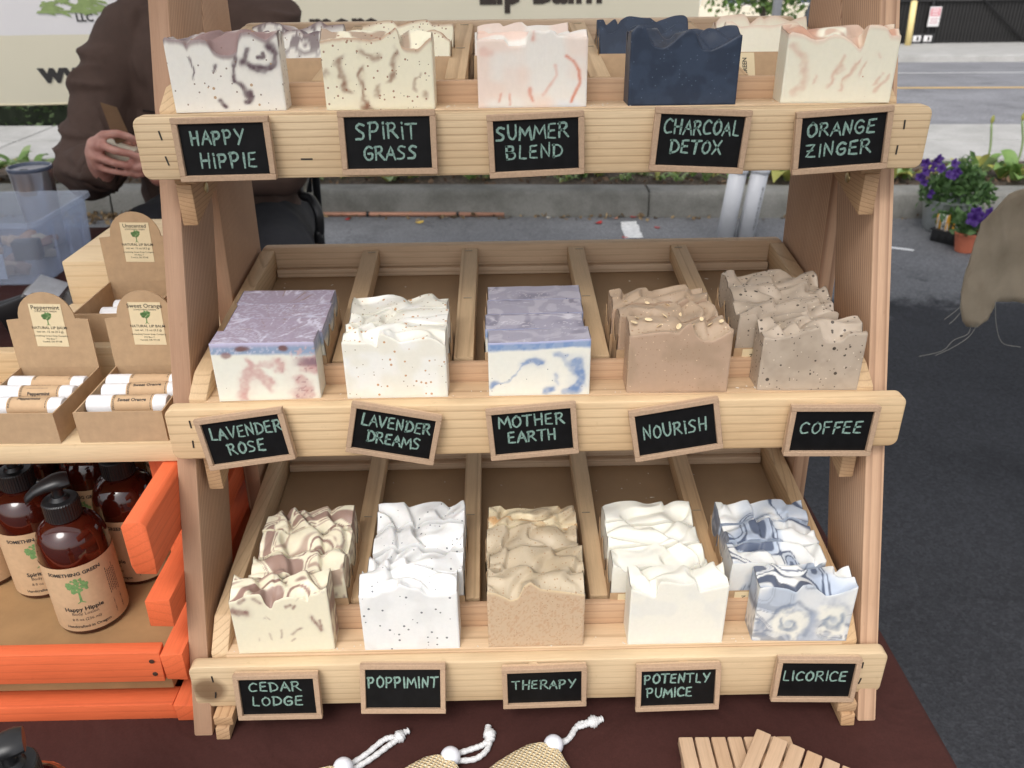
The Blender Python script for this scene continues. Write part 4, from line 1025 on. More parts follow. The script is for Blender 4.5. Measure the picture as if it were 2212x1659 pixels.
def carton_mesh(w, d, h, t=.0005):
    """open kraft sleeve: low scooped sides, straight front and back"""
    bm = bmesh.new(); n = 10
    def wall(pts_lo, pts_hi, nrm):
        lo = [bm.verts.new(p) for p in pts_lo]; hi = [bm.verts.new(p) for p in pts_hi]
        lo2 = [bm.verts.new(Vector(p)+Vector(nrm)*t) for p in pts_lo]; hi2 = [bm.verts.new(Vector(p)+Vector(nrm)*t) for p in pts_hi]
        for i in range(len(lo)-1):
            bm.faces.new((lo[i], lo[i+1], hi[i+1], hi[i])); bm.faces.new((lo2[i+1], lo2[i], hi2[i], hi2[i+1])); bm.faces.new((hi[i], hi[i+1], hi2[i+1], hi2[i]))
    for s in (-1, 1):
        ts = [i/n for i in range(n+1)]
        wall([(s*w/2, y*d, 0) for y in ts], [(s*w/2, y*d, h*(.90-.24*math.sin(math.pi*y)**.8)) for y in ts], (s, 0, 0))
    for y, ny_ in ((0, -1), (d, 1)):
        wall([(-w/2, y, 0), (w/2, y, 0)], [(-w/2, y, h*.62), (w/2, y, h*.62)], (0, ny_, 0))
    bmesh.ops.recalc_face_normals(bm, faces=bm.faces[:])
    return bm_mesh('carton', bm)
STACK = [(2, .021), (2, .008), (2, -.004), (2, -.010), (2, -.016), (3, .001), (2, .001), (3, -.0012), (2, -.006), (3, -.011), (3, .008), (3, .002), (3, .001), (3, -.013), (3, -.014)]
PITCH = [.027]*5+[.0242, .0262, .0245, .0262, .0262, .0262, .0285, .0262, .0262, .0262]
POS = ['in the top tray', 'in the middle tray', 'in the bottom tray']
ORD = ['directly behind the front bar', 'second behind the front bar', 'hindmost of its stack']
carton = carton_mesh(BW+.0016, BD+.0010, .052); carton.materials.append(KRAFT)
OAT = plain('oat_flake', srgb(236, 212, 170), .8, var=.12, scale=400, bumps=.4)
for k in range(15):
    (zo, zs), px, (bl, br_, bv) = FRONT[k]
    yf, zf_ = ROWY[k], ROWZ[k]
    L_ = PY(zo[0]+bl*zs, zo[1]+bv*zs, yf)[0]; R__ = PY(zo[0]+br_*zs, zo[1]+bv*zs, yf)[0]
    xc = (L_+R__)/2
    pts3 = [PY(zo[0]+a*zs, zo[1]+b_*zs, yf) for a, b_ in px]
    xs_ = np.array([p[0] for p in pts3]); hs_ = np.array([p[2]-zf_ for p in pts3])
    uu = (xs_-xs_[0])/(xs_[-1]-xs_[0]); uu = np.maximum.accumulate(uu+np.arange(len(uu))*1e-5)
    hmean = float(np.mean(np.interp(np.linspace(0, 1, 50), uu, hs_)))
    yaw_ = {0: 3.0, 4: 3.0, 5: 1.5, 8: -1.0, 9: -1.2, 10: 1.5, 14: -1.5}.get(k, 0)
    if k == 4: yaw_ = -3.0
    bar = link('soap_bar', bar_mesh(k, 0, hmean, (uu, hs_)), None, None, (xc, yf, zf_), (0, 0, R(yaw_)))
    tag(bar, DESC[k]+' bar standing unwrapped on the front ledge', 'soap', 'unwrapped soap bars along the front ledges')
    yb, zb, r0, led, _kn = TRAYS[k//5]; al = math.atan(SLOPE); n_, dx = STACK[k]
    for i in range(1, n_+1):
        y = yb+.0450+(i-1)*PITCH[k]; la = al
        if k < 5: y = yb+.098+(i-1)*.034; la = R(-34)
        z = zb+r0+SLOPE*(y-yb-.042)-.0252+(.0005 if k > 4 else .001)
        jx = rnd.uniform(-.0022, .0022)
        hb = {0: .052, 1: .051, 2: .050, 3: .052, 4: .053, 5: .0522, 7: .0520}.get(k, .0555 if k < 10 else .0575)
        rt = thing('boxed_soap_bar', DESC[k]+' in a kraft sleeve, '+(ORD[2] if i == n_ else ORD[i-1]), 'soap', (xc+dx+jx, y, z), (la, 0, R(rnd.uniform(-1.2, 1.2))), 'boxed soap bars stacked in the trays')
        link('soap', bar_mesh(k, i, hb, None, 84, 24), None, rt, (0, .0006, .0008))
        link('carton', carton, None, rt, (0, 0, .0002))
        if k in (4, 9, 14, 13) and i == 1:
            lb = box('label', (.016, .0002, .024), plain('cream_label', srgb(226, 208, 170), .8, var=.04), rt, (-BW/2+.014, -.0008, .0195), None, 0)
            tm = text_mesh('GREEN', .0050, bold=.02, name='lettering'); link('lettering', tm, INK, lb, (0, -.00025, 0), (R(90), R(-90), 0))
    if k == 8:
        rf = random.Random(5)
        for (fx, fy, rz) in [(.05,.35,20),(.1,.8,60),(.2,.55,10),(.22,1.3,80),(.3,.4,30),(.38,.9,140),(.42,1.25,20),(.5,.5,75),(.55,1.5,15),(.62,.25,100),(.72,.55,60),(.80,.45,10),(.9,.35,120),(.35,1.7,40),(.66,1.2,100),(.12,1.65,150)]:
            fy_ = fy*BD
            if fy_ < BD: hh = hmean+float(lobes(8, np.array([fx]), np.array([fy_]))[0]); p = (xc+(fx-.5)*BW, yf+max(fy_, .007), zf_+hh+.002)
            else:
                y = yb+.0488+(fy-1)*BD; p = (xc+dx+(fx-.5)*BW, y, zb+r0+SLOPE*(y-yb-.042)-.0252+.0555+float(lobes(8, np.array([fx]), np.array([(fy-1)*BD+BD*1.1]))[0])+.0015)
            fl = link('oat_flake', lathe_mesh([(.0004, -.0004), (.0022, -.0002), (.0026, .0001), (.0012, .0004)], 9, 'oat_flake'), OAT, None, p, (R(rf.uniform(-35, 35)), R(rf.uniform(-35, 35)), R(rz)))
            fl.scale = (rf.uniform(.8, 1.3), rf.uniform(.6, .9), 1)
            tag(fl, 'small pale oat flake pressed into the tan soap tops', 'oat flake', 'oat flakes on the tan soap')
# =================================================================== TABLES, CLOTHS
CLOTH = plain('brown_tablecloth', srgb(64, 36, 32), .9, var=.12, scale=500, bumps=.25, bdist=.0006, spec=.2)
_nt = CLOTH.node_tree; _tc = N(_nt, 'ShaderNodeTexCoord'); _n1 = N(_nt, 'ShaderNodeTexNoise', Scale=5.0, Detail=4.0, Roughness=.45); _n1.inputs['Distortion'].default_value = 1.2; _nt.links.new(_tc.outputs['Object'], _n1.inputs[0])
_bp = N(_nt, 'ShaderNodeBump'); _bp.inputs['Strength'].default_value = .55; _bp.inputs['Distance'].default_value = .03; _nt.links.new(_n1.outputs[0], _bp.inputs['Height'])
_b2 = [n for n in _nt.nodes if n.type == 'BUMP' and n != _bp][0]; _nt.links.new(_bp.outputs[0], _b2.inputs['Normal'])
def cloth_mesh(x0, x1, y0, y1, z, drop, r_=.03, seed=1, n=160):
    """table top sheet with softly rounded edge and a hanging, wavy skirt"""
    per = []
    cs = [(x1-r_, y1-r_, 0), (x0+r_, y1-r_, 90), (x0+r_, y0+r_, 180), (x1-r_, y0+r_, 270)]
    for i, (cx_, cy_, a0) in enumerate(cs):
        for k in range(9): a = R(a0+90*k/8); per.append((cx_+r_*math.cos(a), cy_+r_*math.sin(a), math.cos(a), math.sin(a)))
        nx_ = cs[(i+1) % 4]; a = R(a0+90)
        p0 = (cx_+r_*math.cos(a), cy_+r_*math.sin(a)); p1 = (nx_[0]+r_*math.cos(a), nx_[1]+r_*math.sin(a))
        m_ = max(2, int(math.dist(p0, p1)/.03))
        for k in range(1, m_): t = k/m_; per.append((p0[0]+(p1[0]-p0[0])*t, p0[1]+(p1[1]-p0[1])*t, math.cos(a), math.sin(a)))
    n = len(per); V, F = [], []
    rings = [(-.03, 0), (-.006, 0), (-.002, -.0012), (0, -.006)]+[(.002, -drop*q) for q in (.1, .25, .45, .7, 1.0)]
    for k, (o_, dz) in enumerate(rings):
        for i, (x, y, nx_, ny_) in enumerate(per):
            w = 0
            if k > 3: w = (.004+.045*(-dz/drop))*(.5+.5*math.sin(i*.55+2*float(vnoise(i*.13, seed, 0, 5))))*float(.6+.5*vnoise(i*.09, 3, 0, seed))
            V.append((x+nx_*(o_+w), y+ny_*(o_+w), z+dz))
    for k in range(len(rings)-1):
        for i in range(n): j = (i+1) % n; F.append((k*n+i, k*n+j, (k+1)*n+j, (k+1)*n+i)[::-1])
    F.append(tuple(range(n)))
    me = mesh('cloth', V, F, True); return me
TABLE_GREY = plain('folding_table', (.42, .42, .42), .5, var=.05)
def table(label, x0, x1, y0, y1, clabel):
    t = thing('folding_table', label, 'table', ((x0+x1)/2, (y0+y1)/2, 0)); cx_, cy_ = (x0+x1)/2, (y0+y1)/2
    box('tabletop', (x1-x0-.008, y1-y0-.008, .035), TABLE_GREY, t, (0, 0, TZ-.0195), None, .01)
    for sx in (-1, 1):
        for sy in (-1, 1): link('leg', tube_mesh([(0, 0, 0), (0, 0, TZ-.037)], .014, 10, 'leg'), TABLE_GREY, t, (sx*((x1-x0)/2-.2), sy*((y1-y0)/2-.1), 0))
    c = link('tablecloth', cloth_mesh(x0, x1, y0, y1, TZ, .42), CLOTH); tag(c, clabel, 'tablecloth')
table('front folding table under the brown cloth that carries the soap rack', -1.75, .337, .33, 1.09, 'dark brown cloth under the soap rack and orange crate')
table('side folding table under brown cloth carrying the plastic bin', -2.2, -.66, 1.13, 1.985, 'dark brown cloth under the plastic bin and steel tumbler')

# =================================================================== ORANGE CRATE
ORANGE = wood('orange_paint', 'x', srgb(226, 110, 68), srgb(176, 78, 46), 130., .55, rough=.6)
ORANGEY = wood('orange_paint', 'y', srgb(226, 110, 68), srgb(176, 78, 46), 130., .55, rough=.6)
ORANGEZ = wood('orange_paint', 'z', srgb(226, 110, 68), srgb(176, 78, 46), 130., .55, rough=.6)
CX0, CX1, CY0, CY1 = -.86, -.2875, .5040, .965
crate = thing('orange_crate', 'orange painted slatted wooden crate holding lotion bottles beside the rack', 'crate', ((CX0+CX1)/2, (CY0+CY1)/2, TZ))
def CL_(p): return (p[0]-(CX0+CX1)/2, p[1]-(CY0+CY1)/2, p[2]-TZ)
def cslat(x0, x1, y0, y1, z0, z1, m_, bev=.0008, rot=None, jit=.0009): return box('slat', (x1-x0, y1-y0, z1-z0), m_, crate, CL_(((x0+x1)/2, (y0+y1)/2, (z0+z1)/2)), rot, bev, 2, jit)
for sx in (0, 1):
    a, b_ = (CX1-.019, CX1) if sx else (CX0, CX0+.019)
    for k, (z0, z1, fw_) in enumerate(((.7466, .7650, .000), (.7950, .8225, .000), (.8530, .8790, .001))):
        cslat(a, b_, CY0+fw_, CY1, z0, z1, ORANGEY)
    xm = (a+b_)/2
    pr = [(-.0095, -.016), (-.0075, -.024), (.0085, -.025), (.0095, -.012), (.0095, .020), (.006, .0245), (-.006, .0245), (-.0095, .020)]
    o = link('top_slat', prism_mesh(pr, CY1-CY0, .0012, 'top_slat', 'y'), ORANGEY, crate, CL_((xm, (CY0+CY1)/2-.004, .9345)))
    for yy in (.62, .93): 
        xi = a-.0105 if sx else b_+.0105
        cz = link('corner_post', prism_mesh([(-.010, -.0955), (.010, -.0955), (.010, .092), (.004, .0985), (-.010, .0985)], .030, .0015, 'corner_post', 'y'), ORANGEZ, crate, CL_((xi, yy, TZ+.115)))
# bottom rails and slats, front low with one slat, back full
cslat(CX0+.004, CX1-.021, CY0+.004, CY0+.024, TZ, .7612, ORANGE)
cslat(CX0+.004, CX1-.021, CY1-.024, CY1-.004, TZ, .7612, ORANGE)
cslat(CX0+.0195, CX1-.0195, CY0, CY0+.0125, .7945, .8255, ORANGE)
for z0 in (.7945, .853): cslat(CX0+.0195, CX1-.0195, CY1-.0125, CY1, z0, z0+.031, ORANGE)
link('base_board', box_mesh(CX1-CX0-.044, CY1-CY0-.030, .012, .001), plain('crate_base_board', srgb(158, 124, 84), .75, var=.15, scale=25), crate, CL_(((CX0+CX1)/2, (CY0+CY1)/2, .7758)))

nail_m = lathe_mesh([(.0022, 0), (.0020, .0005), (.0001, .0007)], 9, 'nail', False); nail_m.materials.append(plain('nail_rust', (.09, .05, .035), .6, .5))
for zz in (.803, .817):
    for xx in (CX1-.026, CX1-.20, CX0+.03): link('nail', nail_m, None, crate, CL_((xx, CY0-.0006, zz)), (R(90), 0, 0))
for zz in (.755, .809, .866, .935): link('nail', nail_m, None, crate, CL_((CX1-.019-.0004, .62, zz)), (0, R(-90), 0))
# =================================================================== LOTION BOTTLES
def amber():
    m, nt, nn, nl, b = new_mat('amber_plastic')
    b.inputs['Base Color'].default_value = (.045, .006, .003, 1); b.inputs['Roughness'].default_value = .06
    b.inputs['Coat Weight'].default_value = .6; b.inputs['Coat Roughness'].default_value = .03
    return m
AMBER = amber()
PUMPB = plain('pump_black', (.012, .012, .013), .38, var=.2)
LABELK = plain('kraft_label', srgb(196, 164, 128), .8, var=.06, scale=200)
body_m = lathe_mesh([(.0265, 0), (.0293, .0015), (.0300, .005), (.0300, .078), (.0296, .086), (.0282, .094), (.0252, .1015), (.0205, .107), (.0155, .1102), (.0128, .1115), (.0125, .114)], 40, 'bottle_body')
label_m = lathe_mesh([(.03030, .0055), (.03030, .0765)], 48, 'label', False)
def ribbed(n=40):
    V, F = [], []; prof = [(.0142, .112), (.0146, .1128), (.0146, .1285), (.0138, .1297), (.0085, .1302), (.0065, .1335), (.0, .1335)]
    for r_, z in prof:
        for i in range(n*2):
            a = math.pi*i/n; q = r_+(.00035 if (i % 2 and .1125 < z < .129) else 0); V.append((q*math.cos(a), q*math.sin(a), z))
    m_ = n*2
    for k in range(len(prof)-1):
        for i in range(m_): j = (i+1) % m_; F.append((k*m_+i, k*m_+j, (k+1)*m_+j, (k+1)*m_+i))
    return mesh('collar', V, F)
collar_m = ribbed()
def pump_head():
    bm = bmesh.new()
    prof = [(0, 0), ]
    # tapered nozzle arm, swept along -x with a drooping tip
    secs = [(.011, .0100, .0055, .0), (.006, .0112, .0062, .0004), (0, .0108, .0062, .0005), (-.009, .0085, .0052, -.0012), (-.017, .0062, .0042, -.0040), (-.023, .0048, .0038, -.0085), (-.025, .0038, .003, -.0105)]
    rings = []
    for x, w, h, dz in secs:
        rings.append([bm.verts.new((x, w*math.cos(a), .1465+dz+h*math.sin(a))) for a in [2*math.pi*i/12 for i in range(12)]])
    for a, b_ in zip(rings[:-1], rings[1:]):
        for i in range(12): bm.faces.new((a[i], a[(i+1) % 12], b_[(i+1) % 12], b_[i]))
    bm.faces.new(rings[0][::-1]); bm.faces.new(rings[-1])
    bmesh.ops.recalc_face_normals(bm, faces=bm.faces[:])
    me = bm_mesh('pump_head', bm, angle=50)
    st = lathe_mesh([(.0046, .131), (.0046, .143)], 14, 'stem')
    return join_meshes([(me, Matrix()), (st, Matrix())], 'pump_head')
head_m = pump_head()
def bend(me, rad):
    """wrap a flat mesh (x right, y up) round a cylinder whose front faces -y"""
    for v in me.vertices:
        a = v.co.x/rad; v.co = Vector((rad*math.sin(a), -rad*math.cos(a), v.co.y))
    me.update(); return me
def tree_print(w, h, seed=3, name='tree_print'):
    """flat green tree of irregular blots over a forked trunk, x right, y up"""
    rr_ = random.Random(seed); V, F = [], []
    def blot(cx_, cy_, r_):
        b0 = len(V); n = 7; V.append((cx_, cy_, 0))
        for i in range(n): a = 2*math.pi*i/n; q = r_*rr_.uniform(.55, 1.25); V.append((cx_+q*math.cos(a), cy_+q*math.sin(a), 0))
        for i in range(n): F.append((b0, b0+1+i, b0+1+(i+1) % n))
    for i in range(58):
        a = rr_.uniform(0, 6.28); q = rr_.random()**.6
        blot(q*math.cos(a)*w*.44, h*.70+q*math.sin(a)*h*.25, w*rr_.uniform(.05, .11))
    for x0, y0, x1, y1, wd in ((0, .08, .01, .5, .055), (.01, .4, -.14, .6, .03), (.01, .42, .15, .6, .03), (0, .1, -.15, .03, .03), (0, .1, .16, .03, .03)):
        b0 = len(V); dx, dy = (x1-x0)*w, (y1-y0)*h; l = math.hypot(dx, dy); nx_, ny_ = -dy/l*wd*w, dx/l*wd*w
        V.extend([(x0*w+nx_, y0*h+ny_, 0), (x0*w-nx_, y0*h-ny_, 0), (x1*w-nx_*.6, y1*h-ny_*.6, 0), (x1*w+nx_*.6, y1*h+ny_*.6, 0)]); F.append((b0, b0+1, b0+2, b0+3))
    return mesh(name, V, F)
def lotion_label(title):
    parts = []
    for s, size, y, bold in (('SOMETHING GREEN', .0050, .0690, .035), (title, .0060, .0305, .03), ('Body Lotion', .0046, .0255, .0), ('8 fl oz (236 ml)', .0040, .0190, .0), ('Handcrafted in Oregon', .0041, .0110, .02)):
        t = text_mesh(s, size, bold=bold); t.transform(Matrix.Translation((0, y, 0))); parts.append((t, Matrix()))
    tx = join_meshes(parts, 'lettering'); bend(tx, .03042); tx.materials.append(INK)
    tr = tree_print(.021, .029); tr.transform(Matrix.Translation((0, .0365, 0))); bend(tr, .03040); tr.materials.append(GREENINK)
    V, F = [], []; rr_ = random.Random(4)                      # barcode and small print on the side
    for i in range(15):
        y = .012+i*.0011; h = rr_.choice((.0003, .0005, .0008)); b0 = len(V); V += [(.026, y, 0), (.0355, y, 0), (.0355, y+h, 0), (.026, y+h, 0)]; F.append((b0, b0+1, b0+2, b0+3))
    for i in range(6):
        x = .0255+i*.0019; y0 = .032+rr_.uniform(0, .004); y1 = .066-rr_.uniform(0, .008)
        y = y0
        while y < y1:
            l = rr_.uniform(.001, .003); b0 = len(V); V += [(x, y, 0), (x+.0007, y, 0), (x+.0007, y+l, 0), (x, y+l, 0)]; F.append((b0, b0+1, b0+2, b0+3)); y += l+.0007
    bc = mesh('barcode', V, F); bend(bc, .03042); bc.materials.append(INK)
    return tx, tr, bc
LBL = {t: lotion_label(t) for t in ('Happy Hippie', 'Spirit Grass', 'Summer Blend')}
def bottle(name, label, title, loc, rz, pump_rz):
    t = thing(name, label, 'lotion bottle', loc, (0, 0, R(rz)), 'amber lotion bottles in the orange crate')
    link('bottle_body', body_m, AMBER, t); lb = link('label', label_m, LABELK, t)
    a, b_, c = LBL[title]
    link('lettering', a, None, lb); link('tree_print', b_, None, lb); link('barcode', c, None, lb)
    link('collar', collar_m, PUMPB, t); link('pump_head', head_m, PUMPB, t, None, (0, 0, R(pump_rz)))
    return t
FZ = .7822
bx, by2 = float(PZ(165, 1372, FZ)[0])-.001, float(PZ(165, 1372, FZ)[1])+.030
bottle('lotion_bottle', 'frontmost amber lotion bottle with black pump, its whole kraft label showing', 'Happy Hippie', (-.4085, .6005, FZ), 18, 12)
bottle('lotion_bottle', 'amber lotion bottle left of and just behind the frontmost one', 'Spirit Grass', (-.4725, .6490, FZ), 26, 20)
bottle('lotion_bottle', 'amber lotion bottle behind the frontmost one, close to the crate side', 'Happy Hippie', (-.3870, .6660, FZ), -32, 75)
bottle('lotion_bottle', 'amber lotion bottle by the crate side, mostly hidden by the orange slats', 'Summer Blend', (-.3455, .7040, FZ), 30, 80)
for i, (x, y, lab) in enumerate(((-.5380, .6620, 'amber lotion bottle at the crate edge left of the tree labelled pair'), (-.4420, .7190, 'amber lotion bottle in the second row under the pine shelf, between two pumps'), (-.5080, .7300, 'amber lotion bottle in the second row under the shelf, behind the left pair'),
                           (-.3780, .7680, 'amber lotion bottle in deep shade near the crate side'), (-.4440, .7860, 'amber lotion bottle in the shaded third row under the shelf'), (-.5100, .7960, 'amber lotion bottle far under the shelf beside the third row'), (-.5740, .7260, 'amber lotion bottle second from the far crate side'), (-.6100, .6600, 'amber lotion bottle nearest the far crate side'))):
    bottle('lotion_bottle', lab, ('Happy Hippie', 'Spirit Grass', 'Summer Blend')[i % 3], (x, y, FZ), rnd.uniform(-25, 25), rnd.uniform(10, 90))

# =================================================================== PINE STEP SHELF AND LIP BALM BOXES
shelf = thing('step_shelf', 'pale pine stepped shelf on the orange crate carrying lip balm boxes', 'shelf', (-.5, .78, .96))
def SH_(p): return (p[0]+.5, p[1]-.78, p[2]-.96)
def plank(x0, x1, y0, y1, z0, z1, ax='x', nm='plank', bev=.002): return box(nm, (x1-x0, y1-y0, z1-z0), clear_pine(ax), shelf, SH_(((x0+x1)/2, (y0+y1)/2, (z0+z1)/2)), None, bev)
plank(-.86, -.2885, .580, .704, .9600, .9790)
plank(-.462, -.2885, .7045, .955, .9600, .9788)
plank(-.462, -.2885, .690, .800, .9792, 1.0140, nm='step')
plank(-.462, -.345, .802, .950, .9792, 1.0575, nm='step')
plank(-.86, -.4635, .690, .702, .9792, 1.0110, nm='rear_lip')
BOXI = plain('kraft_board_inside', srgb(160, 124, 86), .85, var=.08, scale=120)
TUBEW = plain('balm_white', (.80, .80, .81), .3, var=.03)
def balm_box_mesh(w, d, h):
    """open-topped card tray, walls with thickness"""
    bm = bmesh.new(); t = .0012
    def bx_(x0, x1, y0, y1, z0, z1):
        v = [bm.verts.new((x, y, z)) for x in (x0, x1) for y in (y0, y1) for z in (z0, z1)]
        for f_ in ((0,1,3,2),(4,6,7,5),(0,4,5,1),(2,3,7,6),(0,2,6,4),(1,5,7,3)): bm.faces.new([v[i] for i in f_])
    bx_(-w/2, w/2, 0, d, 0, t); bx_(-w/2, w/2, 0, t, t, h); bx_(-w/2, w/2, d-t, d, t, h)
    bx_(-w/2, -w/2+t, t, d-t, t, h-.0006); bx_(w/2-t, w/2, t, d-t, t, h-.0006)
    bx_(-w/2-.0012, -w/2-.0001, .002, .03, t, h-.004)
    bmesh.ops.recalc_face_normals(bm, faces=bm.faces[:]); return bm_mesh('tray', bm)
balm_tray = balm_box_mesh(.0705, .0855, .0275)
pts = [(-.0352, 0), (.0352, 0), (.0352, .0445), (.0245, .0455)]
for i in range(0, 15): a = math.pi*i/14; pts.append((.0243*math.cos(a), .0455+.0238*math.sin(a)))
pts += [(-.0245, .0455), (-.0352, .0445)]
balm_flap = prism_mesh(pts, .0013, 0, 'flap', 'y')
def balm_label(title):
    parts = []
    for s, size, y, bold in ((title, .0052, .0162, .008), ('SOMETHING GREEN', .0021, .0128, .0), ('NATURAL LIP BALM', .0034, -.0022, .008), ('net wt .15 oz (4.2 g)', .0028, -.0058, 0), ('Something Green Soap Company', .0022, -.0096, .0), ('PO Box 7', .0022, -.0124, 0), ('Yamhill, OR 97148', .0022, -.0150, 0)):
        t = text_mesh(s, size, bold=bold); t.transform(Matrix.Translation((0, y, 0))); parts.append((t, Matrix()))
    tx = join_meshes(parts, 'lettering'); tx.transform(Matrix.Rotation(R(90), 4, 'X')); tx.materials.append(INK)
    tr = tree_print(.010, .0125, 6); tr.transform(Matrix.Translation((0, -.0002, 0))); tr.transform(Matrix.Rotation(R(90), 4, 'X')); tr.materials.append(GREENINK)
    return tx, tr
tube_w = lathe_mesh([(.0, 0), (.0072, .0003), (.0080, .0012), (.0080, .0205), (.0078, .021)], 24, 'cap', False)
tube_b = lathe_mesh([(.0079, .0208), (.0079, .0545)], 24, 'wrapper', False)
tube_e = lathe_mesh([(.0080, .0546), (.0080, .0640), (.0072, .0652), (.0, .0652)], 24, 'base_dial', False)
def balm_wrap(title):
    V, F = [], []; rr_ = random.Random(3)
    x = -.011
    while x < .007:
        w_ = rr_.choice((.0003, .0005, .0009)); b0 = len(V); V += [(x, .0045, 0), (x+w_, .0045, 0), (x+w_, .0105, 0), (x, .0105, 0)]; F.append((b0, b0+1, b0+2, b0+3)); x += w_+rr_.choice((.0003, .0006))
    for xx in (-.0158, -.0148, .0148):
        y = -.009
        while y < .010: l = rr_.uniform(.0006, .002); b0 = len(V); V += [(xx, y, 0), (xx+.0005, y, 0), (xx+.0005, y+l, 0), (xx, y+l, 0)]; F.append((b0, b0+1, b0+2, b0+3)); y += l+.0005
    bc = mesh('bars', V, F); t = text_mesh(title, .0040, bold=.03); t.transform(Matrix.Translation((0, -.0005, 0)))
    me = join_meshes([(bc, Matrix()), (t, Matrix())], 'lettering')
    # wrap round the tube (tube axis = z after lathe; text runs along the axis)
    for v in me.vertices:
        a = v.co.y/.0080; v.co = Vector((-.00805*math.cos(a), .00805*math.sin(a), .0378+v.co.x))
    me.update(); me.materials.append(INK); return me
def balm_tubes(parent_loc, title, spots, gl):
    wr = WR[title]
    for k, (x, y, z, rz, roll) in enumerate(spots):
        t = thing('lip_balm_tube', 'lip balm tube '+gl[k]+' in the '+{'Peppermint': 'lower kraft box away from the rack', 'Sweet Orange': 'lower kraft box by the rack leg', 'Unscented': 'upper step kraft box'}[title], 'lip balm', (parent_loc[0]+x, parent_loc[1]+y, parent_loc[2]+z), (0, 0, 0), 'lip balm tubes in kraft boxes')
        M_ = Matrix.Rotation(R(rz), 4, 'Z') @ Matrix.Rotation(R(90), 4, 'Y') @ Matrix.Rotation(R(roll), 4, 'Z')
        t.rotation_euler = M_.to_euler()
        link('cap', tube_w, TUBEW, t); wpr = link('wrapper', tube_b, LABELK, t); link('base_dial', tube_e, TUBEW, t); link('lettering', wr, None, wpr)
WR = {t: balm_wrap(t) for t in ('Peppermint', 'Sweet Orange', 'Unscented')}
POSN = {'Peppermint': ('left front', (-.4155, .5815, .9792)), 'Sweet Orange': ('right front', (-.3295, .5815, .9792)), 'Unscented': ('upper rear', (-.3760, .7010, 1.0142))}
for title, (wd, loc) in POSN.items():
    t = thing('lip_balm_box', {'Peppermint': 'kraft lip balm box on the lower pine step, farther from the rack', 'Sweet Orange': 'kraft lip balm box on the lower pine step, against the rack leg', 'Unscented': 'kraft lip balm box alone on the upper pine step'}[title], 'display box', loc, (0, 0, R({'Peppermint': -1, 'Sweet Orange': 0, 'Unscented': 0}[title])), 'kraft lip balm display boxes')
    link('tray', balm_tray, KRAFT, t)
    f_ = link('flap', balm_flap, KRAFT, t, (0, .0848, .0270), (R(-3), 0, 0))
    lb = box('label', (.0275, .0003, .0390), plain('cream_label', srgb(226, 208, 170), .8, var=.04), f_, (.0005, -.00085, .0395), (0, R(1.5), 0), 0)
    tx, tr = balm_label(title); link('lettering', tx, None, lb, (0, -.0003, 0)); link('tree_print', tr, None, lb, (0, -.0003, 0))
POS_L = ('low in front', 'low second', 'low third', 'low at back', 'top layer, front', 'top layer, middle', 'top layer, back')
def two_layers(r0, n_low=4, ys=(.0120, .0305, .0490, .0675), up=((.0225, .0225), (.0420, .0228), (.0610, .0222))):
    rr_ = random.Random(r0); L = [(-.0320+rr_.uniform(-.002, .002), y, .0098, rr_.uniform(-2, 2), rr_.uniform(0, 360)) for y in ys]
    return L+[(-.0325+rr_.uniform(-.003, .004), y, z, rr_.uniform(-2.5, 2.5), rr_.uniform(-40, 60)) for y, z in up]
balm_tubes(POSN['Peppermint'][1], 'Peppermint', two_layers(1), POS_L)
balm_tubes(POSN['Sweet Orange'][1], 'Sweet Orange', two_layers(2), POS_L)
balm_tubes(POSN['Unscented'][1], 'Unscented', [(-.022, .058, .0098, 3, -20), (-.027, .040, .0098, 0, 0), (-.029, .022, .0098, 0, 40)], POS_L)

# =================================================================== PLASTIC BIN, TUMBLER, TOOL
def plastic():
    m, nt, nn, nl, b = new_mat('translucent_plastic')
    b.inputs['Base Color'].default_value = (.78, .83, .93, 1); b.inputs['Roughness'].default_value = .3
    tr = N(nt, 'ShaderNodeBsdfTransparent'); tr.inputs[0].default_value = (.87, .91, .975, 1)
    mx = N(nt, 'ShaderNodeMixShader'); mx.inputs[0].default_value = .24
    nl.new(tr.outputs[0], mx.inputs[1]); nl.new(b.outputs[0], mx.inputs[2]); nl.new(mx.outputs[0], nn['Material Output'].inputs[0]); return m
BINX, BINY, BINZ = -1.13, 1.70, TZ
bin_ = thing('plastic_bin', 'translucent plastic storage bin of soap offcuts beside the tumbler', 'bin', (BINX, BINY, BINZ+.0005))
def bin_mesh(w, d, h, t=.0018, r_=.02):
    bm = bmesh.new(); rings = []
    for k, (s, z) in enumerate(((.93, 0), (.95, .01), (.985, h-.012), (1.0, h-.011), (1.03, h-.010), (1.03, h), (1.0, h), (.985-t/w*2, h-.002), (.945, .012), (.94, .003))):
        pr = rounded_rect(w*s, d*s if s else 0, r_, 4); rings.append([bm.verts.new((a, b_, z)) for a, b_ in pr])
    for a, b_ in zip(rings[:-1], rings[1:]):
        n = len(a)
        for i in range(n): bm.faces.new((a[i], a[(i+1) % n], b_[(i+1) % n], b_[i]))
    bm.faces.new(rings[0][::-1]); bm.faces.new(rings[-1])
    bmesh.ops.recalc_face_normals(bm, faces=bm.faces[:]); return bm_mesh('tub', bm, angle=40)
PLA = plastic()
link('tub', bin_mesh(.42, .245, .128), PLA, bin_)
for yy in (-.06, .0, .06): box('rib', (.003, .006, .09), PLA, bin_, (.2085, yy, .06), (0, R(4), 0), .001)
OFF = [plain('offcut_%d' % i, c, .7, var=.15) for i, c in enumerate((srgb(176, 138, 112), srgb(196, 168, 140), srgb(150, 116, 100), srgb(206, 190, 166)))]
ro = random.Random(21)
